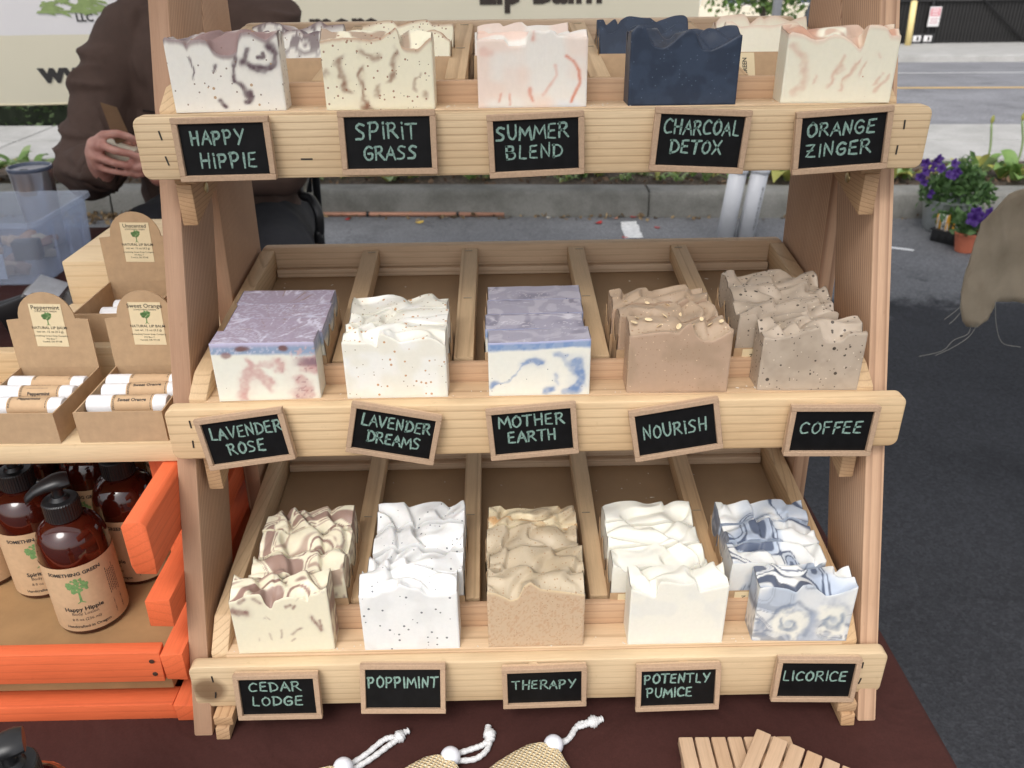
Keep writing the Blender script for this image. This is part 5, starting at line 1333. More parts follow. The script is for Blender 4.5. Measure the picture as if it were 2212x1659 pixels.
for i in range(46):
    lyr = i//16
    x, y = BINX+ro.uniform(-.17, .17), BINY+ro.uniform(-.088, .088)
    o = box('soap_offcut', (ro.uniform(.022, .05), ro.uniform(.018, .03), ro.uniform(.010, .022)), OFF[i % 4], None, (x, y, TZ+.016+lyr*.019), (R(ro.uniform(-22, 22)), R(ro.uniform(-22, 22)), R(ro.uniform(0, 180))), .002, 1, .004)
    tag(o, 'rough soap offcut piled inside the translucent bin', 'soap offcut', 'soap offcuts in the bin')
o = box('dark_tin', (.05, .03, .04), plain('dark_tin', (.03, .028, .03), .5), None, (BINX+.155, BINY-.07, TZ+.060), (0, 0, R(10)), .004); tag(o, 'small dark block on the soap offcuts in the bin', 'block')
o = box('white_card', (.10, .002, .05), plain('white_card', (.6, .6, .62), .7), None, (BINX+.07, BINY-.104, TZ+.036), (R(-8), 0, 0), 0); tag(o, 'white card standing inside the front of the plastic bin', 'card')

STEEL = plain('brushed_steel', (.80, .79, .78), .28, 1.0, var=.06, scale=8)
tum = thing('steel_tumbler', 'stainless steel tumbler with clear lid behind the plastic bin', 'tumbler', (-1.055, 1.862, TZ))
link('cup', lathe_mesh([(.030, 0), (.0335, .001), (.035, .006), (.0365, .04), (.0435, .158), (.0448, .166), (.0448, .1685), (.0432, .1685), (.042, .160), (.034, .03), (.0, .028)], 48, 'cup', False), STEEL, tum)
LIDM, nt_l, _n, _l, b_l = new_mat('clear_lid'); b_l.inputs['Base Color'].default_value = (.10, .12, .17, 1); b_l.inputs['Roughness'].default_value = .12; MATS['clear_lid'] = LIDM
link('lid', lathe_mesh([(.0445, .1665), (.0462, .1690), (.0464, .1735), (.0450, .1755), (.0418, .1755), (.0405, .1715), (.0, .1705)], 48, 'lid', False), LIDM, tum)
link('sip_slot', box_mesh(.016, .008, .002, .0008), plain('slot_black', (.01,)*3), tum, (0, -.026, .1722))

tool = thing('tape_dispenser', 'black hand tape dispenser with grey roll lying before the plastic bin', 'tape dispenser', (-.84, 1.36, TZ))
link('handle', tube_mesh(spline([(-.13, -.02, .03), (-.06, .0, .035), (.0, .01, .05)], 5), .017, 12, 'handle'), PUMPB, tool)
link('roll', lathe_mesh([(.020, -.022), (.038, -.022), (.040, -.020), (.040, .020), (.038, .022), (.020, .022), (.020, -.022)], 28, 'roll', False), plain('tape_grey', (.22, .21, .20), .4, var=.15), tool, (.02, .02, .0405), (R(70), 0, R(20)))
box('cutter', (.05, .06, .012), plain('cutter_steel', (.5, .5, .52), .3, .9), tool, (.035, .0, .072), (R(15), R(20), 0), .002)
box('frame_plate', (.07, .008, .05), PUMPB, tool, (.0, -.032, .045), (0, R(-15), R(20)), .003)

# =================================================================== FRONT OF TABLE: PUMP, BAGS, SOAP DISHES
pb_ = PZ(30, 1612, TZ+.146)
bottle('lotion_bottle', 'lotion bottle pump on the table in front of the orange crate', 'Spirit Grass', (float(pb_[0])-.006, float(pb_[1]), TZ), 0, 28)
JUTE, nt, nn, nl, b = new_mat('sisal_knit')
tc = N(nt, 'ShaderNodeTexCoord'); wv = N(nt, 'ShaderNodeTexWave', Scale=130., Distortion=3.0, Detail=2.0); wv.bands_direction = 'X'; nl.new(tc.outputs['Object'], wv.inputs[0])
wv2 = N(nt, 'ShaderNodeTexWave', Scale=95., Distortion=4.0, Detail=2.0); wv2.bands_direction = 'Y'; nl.new(tc.outputs['Object'], wv2.inputs[0])
hh = math_n(nt, 'MULTIPLY', wv.outputs['Fac'], wv2.outputs['Fac'])
r_ = ramp(nt, [(0, srgb(196, 172, 130)), (.25, srgb(226, 208, 172)), (1, srgb(246, 236, 212))]); nl.new(hh, r_.inputs[0]); nl.new(r_.outputs[0], b.inputs[0]); b.inputs['Roughness'].default_value = .9
bump(nt, b, hh, 1.0, .002)
CORD, nt, nn, nl, b = new_mat('braided_cord')
tc = N(nt, 'ShaderNodeTexCoord'); vo = N(nt, 'ShaderNodeTexVoronoi', Scale=520.); nl.new(tc.outputs['Object'], vo.inputs[0])
r_ = ramp(nt, [(0, (.82, .82, .82)), (.6, (.60, .60, .60))]); nl.new(vo.outputs['Distance'], r_.inputs[0]); nl.new(r_.outputs[0], b.inputs[0]); b.inputs['Roughness'].default_value = .85
bump(nt, b, vo.outputs['Distance'], -1.0, .0015)
BEAD = plain('white_bead', (.74, .75, .80), .25, var=.02)
def soap_bag(label, bead, ang, strands, knot_pts):
    """knitted pouch lying flat, gathered at a bead; ang = direction from bead to the pouch (deg)"""
    t = thing('soap_bag', label, 'soap bag', (bead[0], bead[1], TZ), (0, 0, R(ang)), 'knitted soap saver bags on the brown cloth')
    V, F = [], []; n = 26; secs = [(.003, .0120, .0070), (.009, .0205, .0068), (.019, .0265, .0062), (.034, .032, .0062), (.055, .037, .0075), (.085, .038, .008), (.115, .037, .007), (.128, .034, .003)]
    for k, (x, w, h) in enumerate(secs):
        for i in range(n):
            a = 2*math.pi*i/n; q = 1+.07*math.sin(i*5+k)*(.8 if k < 4 else .35)
            V.append((x+.0012*math.sin(i*3.1), w*math.cos(a)*q, max(.0008, h+h*.95*math.sin(a)*q)))
    for k in range(len(secs)-1):
        for i in range(n): j = (i+1) % n; F.append((k*n+i, k*n+j, (k+1)*n+j, (k+1)*n+i))
    F.append(tuple(range(n))); F.append(tuple((len(secs)-1)*n+i for i in range(n)))
    link('pouch', mesh('pouch', V, F, True), JUTE, t)
    bd = link('bead', lathe_mesh([(.0001, -.0082)]+[(.0082*math.cos(R(a)), .0082*math.sin(R(a))) for a in range(-75, 90, 15)]+[(.0001, .0082)], 24, 'bead', False, 60), BEAD, t, (-.002, 0, .0086), (0, R(70), 0))
    Rm = Matrix.Rotation(-R(ang), 4, 'Z')
    for st in strands:
        pts = [tuple(Rm @ Vector((x-bead[0], y-bead[1], z))) for x, y, z in st]
        P = spline(pts, 8); link('cord', tube_mesh(P, [.0024*(1+.10*math.sin(i*1.9)) for i in range(len(P))], 8, 'cord'), CORD, t)
    pts = [tuple(Rm @ Vector((x-bead[0], y-bead[1], z))) for x, y, z in knot_pts]
    P = spline(pts, 6); rr_ = [.0024+.0030*math.exp(-((i/len(P)-.35)/.22)**2)+.0006*math.sin(i*2.3) for i in range(len(P))]
    link('knot', tube_mesh(P, rr_, 10, 'knot'), CORD, t)
def zpt(u, v, z=.0030): p = PZ(u, v, TZ+z); return (float(p[0]), float(p[1]), TZ+z-TZ)
def cordp(L_): return [zpt(u, v) for u, v in L_]
bd1 = PZ(738, 1664, TZ+.008); bd2 = PZ(970, 1640, TZ+.008); bd3 = PZ(1193, 1614, TZ+.008)
soap_bag('knitted soap bag with its cords stretched straight, farthest from the soap dishes', (float(bd1[0]), float(bd1[1])), 242, [cordp([(750, 1656), (790, 1630), (830, 1598), (856, 1592)]), cordp([(760, 1664), (800, 1640), (838, 1612), (858, 1598)])], cordp([(852, 1598), (862, 1592), (870, 1584), (884, 1578)]))
soap_bag('knitted soap bag whose cords bend up at the knot, between the other two', (float(bd2[0]), float(bd2[1])), 240, [cordp([(982, 1630), (1020, 1618), (1045, 1608), (1058, 1592)]), cordp([(985, 1644), (1025, 1640), (1050, 1622), (1060, 1596)])], cordp([(1062, 1600), (1058, 1588), (1054, 1578), (1055, 1568)]))
soap_bag('knitted soap bag with twisted crinkled cord, next to the soap dishes', (float(bd3[0]), float(bd3[1])), 238, [cordp([(1206, 1606), (1226, 1598), (1240, 1578), (1252, 1564), (1268, 1562)]), cordp([(1208, 1610), (1232, 1592), (1244, 1572), (1258, 1568), (1272, 1562)])], cordp([(1266, 1563), (1280, 1559), (1292, 1556), (1302, 1552)]))
p3 = cordp([(1286, 1560), (1294, 1568), (1303, 1576)])
BEECH = wood('beech', 'y', srgb(206, 176, 146), srgb(178, 144, 114), 320., .5)
def dish(label, cx_, cy_, z, rz, w=.093, l=.112, n=7):
    t = thing('soap_dish', label, 'soap dish', (cx_, cy_, z), (0, 0, R(rz)), 'slatted wooden soap dishes')
    sw = w/n
    sm_ = box_mesh(sw-.0017, l, .0085, .0009, 2, 'slat'); sm_.materials.append(BEECH)
    for i in range(n): link('slat', sm_, None, t, ((i-(n-1)/2)*sw, 0, .0082))
    for yy in (-l*.32, l*.32): box('runner', (w-.002, .012, .0060), wood('beech', 'x', srgb(206, 168, 132), srgb(180, 140, 104), 320., .5), t, (0, yy, .0030), None, .0006)
ta = PZ(1462, 1594, TZ+.0125); tb_ = PZ(1708, 1595, TZ+.0125)
dish('slatted wooden soap dish lying underneath another one', float(ta[0]+tb_[0])/2, float(ta[1])-.056, TZ+.0003, -1.0)
t2 = PZ(1633, 1572, TZ+.0255)
ang = R(-32)
dish('slatted wooden soap dish resting askew on top of another', float(t2[0])+.056*math.sin(ang)*1.0+.0465*math.cos(ang), float(t2[1])-.056*math.cos(ang)+.0465*math.sin(ang), TZ+.0130, -32)
# =================================================================== PERSON, CHAIR
def capsules(chains, balls=()):
    bm = bmesh.new()
    def ball(p, r_): 
        sc_ = r_ if isinstance(r_, (tuple, list)) else (r_,)*3
        bmesh.ops.create_icosphere(bm, subdivisions=3, radius=1, matrix=Matrix.LocRotScale(Vector(p), None, Vector(sc_)))
    for ch in chains:
        for (p, r0) in ch: ball(p, r0)
        for (p, r0), (q, r1) in zip(ch[:-1], ch[1:]):
            a, b_ = Vector(p), Vector(q); d = b_-a
            if d.length < 1e-6: continue
            M_ = Matrix.Translation((a+b_)/2) @ d.to_track_quat('Z', 'Y').to_matrix().to_4x4()
            bmesh.ops.create_cone(bm, cap_ends=True, segments=20, radius1=r0, radius2=r1, depth=d.length, matrix=M_)
    for p, r_ in balls: ball(p, r_)
    return bm
def remeshed(name, bm, voxel, it=6, fac=.6, noise=None):
    me = bpy.data.meshes.new(name); bm.to_mesh(me); bm.free()
    o = bpy.data.objects.new(name, me); COL.objects.link(o)
    m1 = o.modifiers.new('r', 'REMESH'); m1.mode = 'VOXEL'; m1.voxel_size = voxel; m1.use_smooth_shade = True
    m2 = o.modifiers.new('s', 'SMOOTH'); m2.iterations = it; m2.factor = fac
    out = eval_mesh(o, name); bpy.data.objects.remove(o)
    if noise:
        n = len(out.vertices); co = np.empty(n*3); out.vertices.foreach_get('co', co); co = co.reshape(-1, 3)
        no = np.empty(n*3); out.vertices.foreach_get('normal', no); no = no.reshape(-1, 3)
        co += no*noise(co)[:, None]; out.vertices.foreach_set('co', co.ravel()); out.update()
    out.polygons.foreach_set('use_smooth', [True]*len(out.polygons)); return out
def skin_mat():
    m, nt, nn, nl, b = new_mat('skin')
    tc = N(nt, 'ShaderNodeTexCoord'); no = N(nt, 'ShaderNodeTexNoise', Scale=38., Detail=5.); nl.new(tc.outputs['Object'], no.inputs[0])
    r_ = ramp(nt, [(.3, srgb(176, 118, 104)), (.7, srgb(208, 158, 142))]); nl.new(no.outputs[0], r_.inputs[0]); nl.new(r_.outputs[0], b.inputs[0])
    b.inputs['Roughness'].default_value = .5; b.inputs['Subsurface Weight'].default_value = .15; b.inputs['Subsurface Radius'].default_value = (1, .35, .2); b.inputs['Subsurface Scale'].default_value = .01
    return m
SKIN = skin_mat()
JACKET = plain('jacket_brown', srgb(90, 72, 64), .8, var=.10, scale=25, bumps=.25, spec=.25)
TROUSER = plain('trousers_black', srgb(46, 46, 50), .9, var=.12, scale=40)
PCX = -.785
person = thing('person', 'seated person in a dark brown jacket wrapping soap behind the rack', 'person', (PCX, 2.30, 0))
def PL(p): return (p[0]-PCX, p[1]-2.30, p[2])
def hp(u, v, y): q = PY(u, v, y); return PL((float(q[0]), float(q[1]), float(q[2])))
shR, elR = PL((-.962, 2.29, 1.135)), PL((-1.055, 2.13, .855))          # arm on the bin's side
shL, elL = PL((-.590, 2.29, 1.150)), PL((-.565, 2.11, .850))
wrR = hp(222, 372, 1.985); wrL = hp(345, 378, 1.985)
fing = []
def finger(pts, y, r0=.0110, r1=.0090): 
    n = len(pts); fing.append([(hp(u, v, yy), r0+(r1-r0)*i/(n-1)) for i, ((u, v), yy) in enumerate(zip(pts, y))])
# right hand: back of hand to the viewer's left, fingers curling round the bar
palmR = [(hp(212, 352, 1.975), .024), (hp(206, 330, 1.962), .023), (hp(206, 312, 1.955), .019)]
palmR2 = [(hp(222, 365, 1.975), .024), (hp(214, 352, 1.955), .020), (hp(210, 338, 1.945), .018)]
finger([(203, 308), (222, 292), (252, 288), (280, 296)], (1.950, 1.935, 1.932, 1.940))
finger([(200, 318), (222, 315), (250, 326), (286, 333)], (1.945, 1.922, 1.918, 1.928))
finger([(198, 336), (220, 342), (246, 352), (276, 358)], (1.945, 1.926, 1.920, 1.928))
finger([(204, 356), (226, 366), (252, 372), (280, 376)], (1.950, 1.934, 1.930, 1.936), .0088, .007)
finger([(222, 330), (240, 304), (262, 300), (284, 306)], (1.985, 1.985, 1.975, 1.965), .0115, .009)      # thumb behind the bar
# left hand mostly behind the rack, fingers meeting from the other side
palmL = [(hp(338, 368, 1.985), .025), (hp(328, 348, 1.975), .024), (hp(326, 330, 1.97), .02)]
finger([(330, 322), (318, 306), (300, 302), (288, 306)], (1.965, 1.955, 1.950, 1.952))
finger([(330, 336), (314, 336), (298, 340), (288, 344)], (1.955, 1.940, 1.935, 1.938))
finger([(330, 350), (312, 356), (298, 362), (286, 364)], (1.955, 1.940, 1.936, 1.940))
finger([(332, 362), (316, 372), (302, 378), (290, 380)], (1.960, 1.946, 1.942, 1.946), .0088, .007)
finger([(326, 340), (312, 322), (298, 318), (290, 322)], (1.99, 1.985, 1.975, 1.97), .0115, .009)
hc = PL((PCX, 2.275, 1.475))
H = lambda dx, dy, dz: (hc[0]+dx, hc[1]+dy, hc[2]+dz)
body_ch = [[(PL((PCX, 2.36, .68)), .12), (PL((PCX, 2.33, .9)), .12), (PL((PCX, 2.31, 1.12)), .12), (PL((PCX, 2.30, 1.22)), .06), (PL((PCX, 2.29, 1.36)), .055)],
           [(shR, .05), (elR, .04), (wrR, .027)], [(shL, .05), (elL, .04), (wrL, .027)], [(wrR, .027)]+palmR, [(wrR, .026)]+palmR2, [(wrL, .027)]+palmL,
           [(PL((PCX-.1, 2.34, .65)), .08), (PL((-.895, 2.09, .665)), .06), (PL((-.97, 2.12, .18)), .045)], [(PL((PCX+.1, 2.34, .65)), .08), (PL((-.60, 2.05, .60)), .06), (PL((-.60, 2.12, .18)), .045)],
           [(H(0, -.092, .012), .012), (H(0, -.108, -.018), .014)]]+fing
balls = [(hc, (.078, .096, .112)), (H(0, -.03, -.06), (.058, .066, .052)), (H(.078, .0, -.01), (.012, .02, .032)), (H(-.078, .0, -.01), (.012, .02, .032)), (H(0, -.088, -.055), (.026, .014, .010)), (H(0, -.082, -.09), (.025, .018, .018))]
bmm = capsules(body_ch, balls)
link('body', remeshed('body', bmm, .0048, 4, .45), SKIN, person)
for s in (-1, 1):
    e_ = link('eye', lathe_mesh([(.0001, -.012)]+[(.012*math.cos(R(a)), .012*math.sin(R(a))) for a in range(-60, 61, 30)]+[(.0001, .012)], 12, 'eye', False, 80), plain('eye_white', (.6, .6, .6), .2), person, H(s*.031, -.079, .012))
    link('iris', lathe_mesh([(.0055, 0), (.005, .001), (.0001, .0014)], 12, 'iris', False), plain('iris', (.05, .04, .03), .1), e_, (0, -.0112, -.002), (R(90), 0, 0))
hb = capsules([], [(H(0, .012, .03), (.086, .098, .098)), (H(0, .05, -.02), (.08, .07, .09))])
hair = remeshed('hair', hb, .008, 3, .5, lambda c: .006*fbm(c[:, 0]*60, c[:, 1]*60, c[:, 2]*12, 3, 3))
ho = link('hair', hair, plain('hair_grey_brown', (.09, .07, .055), .7, var=.4, scale=160), person)
# jacket: torso, sleeves with cuffs short of the wrists
cuR = tuple(np.array(wrR)*.86+np.array(elR)*.14); cuL = tuple(np.array(wrL)*.86+np.array(elL)*.14)
jk = capsules([[(PL((PCX+.02, 2.34, .66)), .170), (PL((PCX+.01, 2.33, .80)), .175), (PL((PCX, 2.31, .98)), .170), (PL((PCX, 2.30, 1.10)), .155), (PL((PCX, 2.295, 1.20)), .085), (PL((PCX, 2.295, 1.27)), .066)],
               [(PL((-.86, 2.31, .72)), .13), (PL((-.87, 2.31, 1.05)), .125), (PL((-.91, 2.30, 1.14)), .085)], [(PL((-.70, 2.31, .72)), .120), (PL((-.70, 2.31, 1.05)), .118), (PL((-.66, 2.30, 1.15)), .085)],
               [(PL((PCX-.05, 2.295, 1.18)), .07), (shR, .082), (tuple((np.array(shR)+np.array(elR))/2+np.array((-.012, 0, 0))), .079), (elR, .076), (tuple((np.array(elR)*.45+np.array(cuR)*.55)), .062), (cuR, .046)],
               [(PL((PCX+.05, 2.295, 1.18)), .07), (shL, .082), (tuple((np.array(shL)+np.array(elL))/2), .079), (elL, .074), (tuple((np.array(elL)*.45+np.array(cuL)*.55)), .060), (cuL, .046)]])
def jn(c):
    arm = sst(.16, .24, np.abs(c[:, 0]))
    fold = fbm(c[:, 0]*15+2*c[:, 2], c[:, 1]*6, c[:, 2]*2.6, 4, 2)
    ring = fbm(c[:, 0]*4+8*c[:, 2], c[:, 1]*5, c[:, 2]*15, 9, 2)
    crease = 1-np.abs(vnoise(c[:, 0]*9+5*c[:, 2]+1.5*fold, c[:, 1]*4, c[:, 2]*3.2, 21))*2.6          # drapes on the body
    wrink = 1-np.abs(vnoise(c[:, 0]*3+9*c[:, 2]+ring, c[:, 1]*5+2*c[:, 2], c[:, 2]*12, 33))*2.4      # rings on the sleeves
    return .012*fold*(1-.4*arm)+.010*ring*arm+.016*np.clip(crease, 0, 1)**1.5*(1-.75*arm)+.016*np.clip(wrink, 0, 1)**1.5*arm-.006
jo = link('jacket', remeshed('jacket', jk, .0075, 4, .5, jn), JACKET, person)
link('cuff', tube_mesh([tuple(np.array(wrR)*.80+np.array(elR)*.20), tuple(np.array(wrR)*.90+np.array(elR)*.10), tuple(np.array(wrR)*.92+np.array(elR)*.08)], [.050, .046, .041], 20, 'cuff', False), JACKET, person)
link('cuff', tube_mesh([tuple(np.array(wrL)*.80+np.array(elL)*.20), tuple(np.array(wrL)*.90+np.array(elL)*.10), tuple(np.array(wrL)*.92+np.array(elL)*.08)], [.050, .046, .041], 20, 'cuff', False), JACKET, person)
link('zip_placket', tube_mesh(spline([PL((PCX+.01, 2.125, 1.18)), PL((PCX+.01, 2.105, 1.0)), PL((PCX+.015, 2.12, .8)), PL((PCX+.02, 2.15, .66))], 5), .006, 6, 'zip_placket'), JACKET, person)
def on_jacket(x, z):
    hit, loc, nrm, idx = jo.ray_cast(Vector(PL((x, 1.2, z))), Vector((0, 1, 0)))
    return (loc.x, loc.y-.002, loc.z) if hit else None
bpy.context.view_layer.update()
for name, path in (('chest_seam', [(x, .985+.006*math.sin(x*9)) for x in np.linspace(-.92, -.66, 16)]), ('pocket_seam', [(-.86+.02*t, .90-.10*t) for t in np.linspace(0, 1, 8)])):
    P = [p for p in (on_jacket(x, z) for x, z in path) if p]
    if len(P) > 3: link(name, tube_mesh(P, .0022, 5, name), plain('jacket_seam', srgb(40, 31, 28), .9), person)
link('collar', tube_mesh(spline([PL((PCX-.075, 2.26, 1.235)), PL((PCX-.04, 2.20, 1.215)), PL((PCX, 2.185, 1.20)), PL((PCX+.04, 2.20, 1.215)), PL((PCX+.075, 2.26, 1.235)), PL((PCX+.06, 2.36, 1.26)), PL((PCX-.06, 2.36, 1.26)), PL((PCX-.075, 2.26, 1.235))], 5), .020, 10, 'collar'), JACKET, person)
# stitched chest mark
tr_ = capsules([[(PL((PCX-.06, 2.36, .62)), .15), (PL((-.895, 2.10, .672)), .105), (PL((-.97, 2.12, .22)), .075), (PL((-.97, 2.12, .10)), .07)], [(PL((PCX+.08, 2.36, .62)), .15), (PL((-.60, 2.08, .620)), .095), (PL((-.60, 2.12, .22)), .075), (PL((-.60, 2.12, .10)), .07)]])
link('trousers', remeshed('trousers', tr_, .012, 4, .5, lambda c: .010*fbm(c[:, 0]*12, c[:, 1]*12, c[:, 2]*9, 6, 3)), TROUSER, person)
for x in (-.97, -.60):
    sb = capsules([[(PL((x, 2.15, .045)), .043), (PL((x, 2.02, .036)), .034)]]); link('shoe', remeshed('shoe', sb, .008, 3), plain('shoe_black', (.02, .02, .02), .5), person)
# things in the hands
sp_ = PY(252, 336, 1.952)
hb_ = box('held_soap', (.072, .024, .050), plain('held_soap_cream', srgb(238, 230, 206), .5, var=.03), None, (float(sp_[0])+.008, float(sp_[1])+.012, float(sp_[2])), (R(10), R(16), R(-8)), .002)
tag(hb_, 'cream soap bar held between the fingers of the seated person', 'soap')
fa = [PY(216, 221, 1.955), PY(252, 232, 1.950), PY(283, 300, 1.953), PY(250, 312, 1.958)]
V = [tuple(p) for p in fa]+[tuple(p+np.array((.0, .0012, 0))) for p in fa]
ks = link('kraft_sleeve', mesh('kraft_sleeve', V, [(3,2,1,0),(4,5,6,7),(0,1,5,4),(1,2,6,5),(2,3,7,6),(3,0,4,7)]), plain('kraft_dark', srgb(120, 92, 66), .85, var=.08)); tag(ks, 'open brown kraft sleeve held upright in the seated hands', 'sleeve')

chair = thing('folding_armchair', 'black tubular folding armchair under the seated person', 'chair', (PCX, 2.45, 0))
def CH(p): return (p[0]-PCX, p[1]-2.45, p[2])
c1 = [PY(652, 414, 2.26), PY(672, 430, 2.22), PY(688, 462, 2.20), PY(691, 500, 2.195), PY(690, 532, 2.19)]
xe = float(c1[-1][0])
pts = [CH((xe-.055, 2.66, .80)), CH((xe-.05, 2.45, .80))]+[CH(tuple(map(float, p))) for p in c1]+[CH((xe, 2.17, .3)), CH((xe+.01, 2.16, .013))]
TUBE = plain('chair_tube_black', (.010, .010, .011), .35, var=.1)
link('arm_tube', tube_mesh(spline(pts, 6), .0125, 14, 'arm_tube'), TUBE, chair)
link('arm_tube', tube_mesh(spline([(.05-p[0], p[1]+.06, p[2]-.08) for p in pts], 6), .0125, 14, 'arm_tube'), TUBE, chair)
for s in (-1, 1):
    link('rear_leg', tube_mesh([(s*.19, -.02, .50), (s*.19, .24, .0125)], .0125, 12, 'rear_leg'), TUBE, chair)
    link('back_tube', tube_mesh([(s*.19, .12, .50), (s*.18, .27, 1.08)], .0125, 12, 'back_tube'), TUBE, chair)
    link('stretcher', tube_mesh([(s*.27, -.27, .40), (s*.25, .03, .40)], .009, 8, 'stretcher'), TUBE, chair)
box('seat', (.48, .44, .012), plain('chair_canvas', (.015, .016, .02), .9), chair, (0, -.05, .475), None, .004)
box('backrest', (.34, .012, .42), plain('chair_canvas', (.015, .016, .02), .9), chair, (0, .225, .86), (R(-14), 0, 0), .004)

# =================================================================== TENT, BANNER, WEIGHTS
TENTG = plain('tent_frame_grey', (.30, .31, .33), .4, .3, var=.06)
tent = thing('canopy_tent', 'unseen white market canopy on grey legs, its reach set to shade the soap table', 'tent', (-.6, 2.7, 0))
def TT(p): return (p[0]+.6, p[1]-2.7, p[2])
TX0, TX1, TY0, TY1 = -3.3, 1.98, .10, 2.72  # assumed canopy, out of view; its extent is set for the light
for x in (TX0, TX1):
    for y in (TY0, TY1):
        box('tent_leg', (.032, .032, 2.15), TENTG, tent, TT((x, y, 1.075)), None, .003)
CANV, nt, nn, nl, b = new_mat('canopy_fabric')
b.inputs['Base Color'].default_value = (.78, .78, .78, 1); b.inputs['Roughness'].default_value = .8
tr = N(nt, 'ShaderNodeBsdfTranslucent'); tr.inputs[0].default_value = (.8, .8, .8, 1); mx = N(nt, 'ShaderNodeMixShader'); mx.inputs[0].default_value = .62
nl.new(b.outputs[0], mx.inputs[1]); nl.new(tr.outputs[0], mx.inputs[2]); nl.new(mx.outputs[0], nn['Material Output'].inputs[0])
V = [(TX0-.05, TY0-.05, 2.17), (TX1+.05, TY0-.05, 2.17), (TX1+.05, TY1+.05, 2.17), (TX0-.05, TY1+.05, 2.17), ((TX0+TX1)/2, (TY0+TY1)/2, 2.95)]
V += [(x, y, 1.97) for x, y, z in V[:4]]
F = [(0,1,4),(1,2,4),(2,3,4),(3,0,4)]+[(i, (i+1) % 4, 5+(i+1) % 4, 5+i) for i in range(4)]
link('canopy', mesh('canopy', [TT(v) for v in V], F), CANV, tent)
for a, b_ in (((TX0, TY1, 2.1), (TX1, TY1, 2.1)), ((TX0, TY0, 2.1), (TX1, TY0, 2.1)), ((TX0, TY0, 2.1), (TX0, TY1, 2.1)), ((TX1, TY0, 2.1), (TX1, TY1, 2.1))): link('cross_bar', tube_mesh([TT(a), TT(b_)], .014, 8, 'cross_bar'), TENTG, tent)
bf = thing('banner_stand', 'grey square tent legs and bar that the cream banner hangs from', 'frame', (-1.0, 4.16, 0))
for x in (-3.75, 1.262): box('pole', (.034, .034, 2.15), TENTG, bf, (x+1.0, 0, 1.075), None, .003)  # rear tent legs, split off so the canopy ends short for the light
link('top_bar', tube_mesh([(-2.75, 0, 2.10), (2.262, 0, 2.10)], .016, 8, 'top_bar'), TENTG, bf)
for X_ in (-2.55, -1.0, .5, 1.84): link('tie', tube_mesh([(X_, -.05, 2.03), (X_, -.02, 2.09), (X_, .018, 2.11)], .004, 5, 'tie'), BLACKM, bf)
# leaning spare pole beside the leg
q0, q1 = PY(1740, 50, 4.12), PY(1760, 0, 4.12); dd = (q1-q0)/(q1[2]-q0[2])
lo, hi = q0+dd*(.02-q0[2]), q0+dd*(2.0-q0[2])
pole = thing('leaning_pole', 'dark grey square pole leaning across the grey tent leg', 'pole', tuple(map(float, lo)))
link('tube', tube_mesh([(0, 0, 0), tuple(map(float, hi-lo))], .018, 4, 'tube'), plain('dark_tent_grey', (.075, .08, .09), .5), pole)

PVC = plain('pvc_white', (.62, .63, .66), .4, var=.05, scale=12)
def weight(label, base, topp, r_=.043):
    t = thing('pipe_weight', label, 'tent weight', tuple(base), group='pvc pipe tent weights'); d = np.array(topp)-np.array(base)
    link('pipe', tube_mesh([(0, 0, 0), tuple(d)], r_, 26, 'pipe'), PVC, t)
    link('cap', tube_mesh([tuple(d*.955), tuple(d*.96), tuple(d*1.015), tuple(d*1.03)], [r_*1.08, r_*1.13, r_*1.13, r_*.95], 26, 'cap'), PVC, t)
    link('strap', tube_mesh([tuple(d*1.03), tuple(d*1.03+np.array((0, 0, .08)))], .006, 6, 'strap'), BLACKM, t)
    return t, d
w1, d1 = weight('plain white pvc pipe weight standing by the grey tent leg', (1.120, 4.105, .001), (1.158, 4.115, .36))
w2, d2 = weight('leaning white pvc pipe weight with printed text beside the grey tent leg', (1.222, 4.095, .001), (1.262, 4.105, .36))
tm = text_mesh('NSF-PW SCH 40 ASTM D1785', .017, bold=.01); tm.materials.append(INK)
for v in tm.vertices:
    a = v.co.y/.0435; v.co = Vector((.0436*math.sin(a+.5), -.0436*math.cos(a+.5), v.co.x))
tm.update(); M_ = Vector(d2).to_track_quat('Z', 'Y').to_matrix().to_4x4()
o = link('lettering', tm, None, w2, tuple(np.array(d2)*.48)); o.rotation_euler = (R(-1.6), R(6.4), 0)

BANM, nt, nn, nl, b = new_mat('banner_vinyl')
tc = N(nt, 'ShaderNodeTexCoord'); sp = N(nt, 'ShaderNodeSeparateXYZ'); nl.new(tc.outputs['Object'], sp.inputs[0])
up_ = math_n(nt, 'GREATER_THAN', sp.outputs[2], 1.012); lf = math_n(nt, 'LESS_THAN', sp.outputs[0], -1.25)
col = mixc(nt, srgb(238, 230, 206), srgb(244, 240, 240), math_n(nt, 'MULTIPLY', up_, lf)); nl.new(col, b.inputs[0]); b.inputs['Roughness'].default_value = .6
tr = N(nt, 'ShaderNodeBsdfTranslucent'); nl.new(col, tr.inputs[0]); mx = N(nt, 'ShaderNodeMixShader'); mx.inputs[0].default_value = .5
nl.new(b.outputs[0], mx.inputs[1]); nl.new(tr.outputs[0], mx.inputs[2]); nl.new(mx.outputs[0], nn['Material Output'].inputs[0])
BY = 4.10
def ban_y(x, z): return BY+.030*float(fbm(x*1.3+4, z*.5, 0, 6, 2))+.010*float(fbm(x*5, z*1.4, 0, 7, 3))
V, F = [], []; nx, nz = 120, 24; X0, X1, Z0, Z1 = -3.6, .892, .717, 2.06
for i in range(nx+1):
    for k in range(nz+1):
        x = X0+(X1-X0)*i/nx; z = Z0+(Z1-Z0)*k/nz; V.append((x, ban_y(x, z), z-.006*math.sin(x*2)*(1-k/nz)))
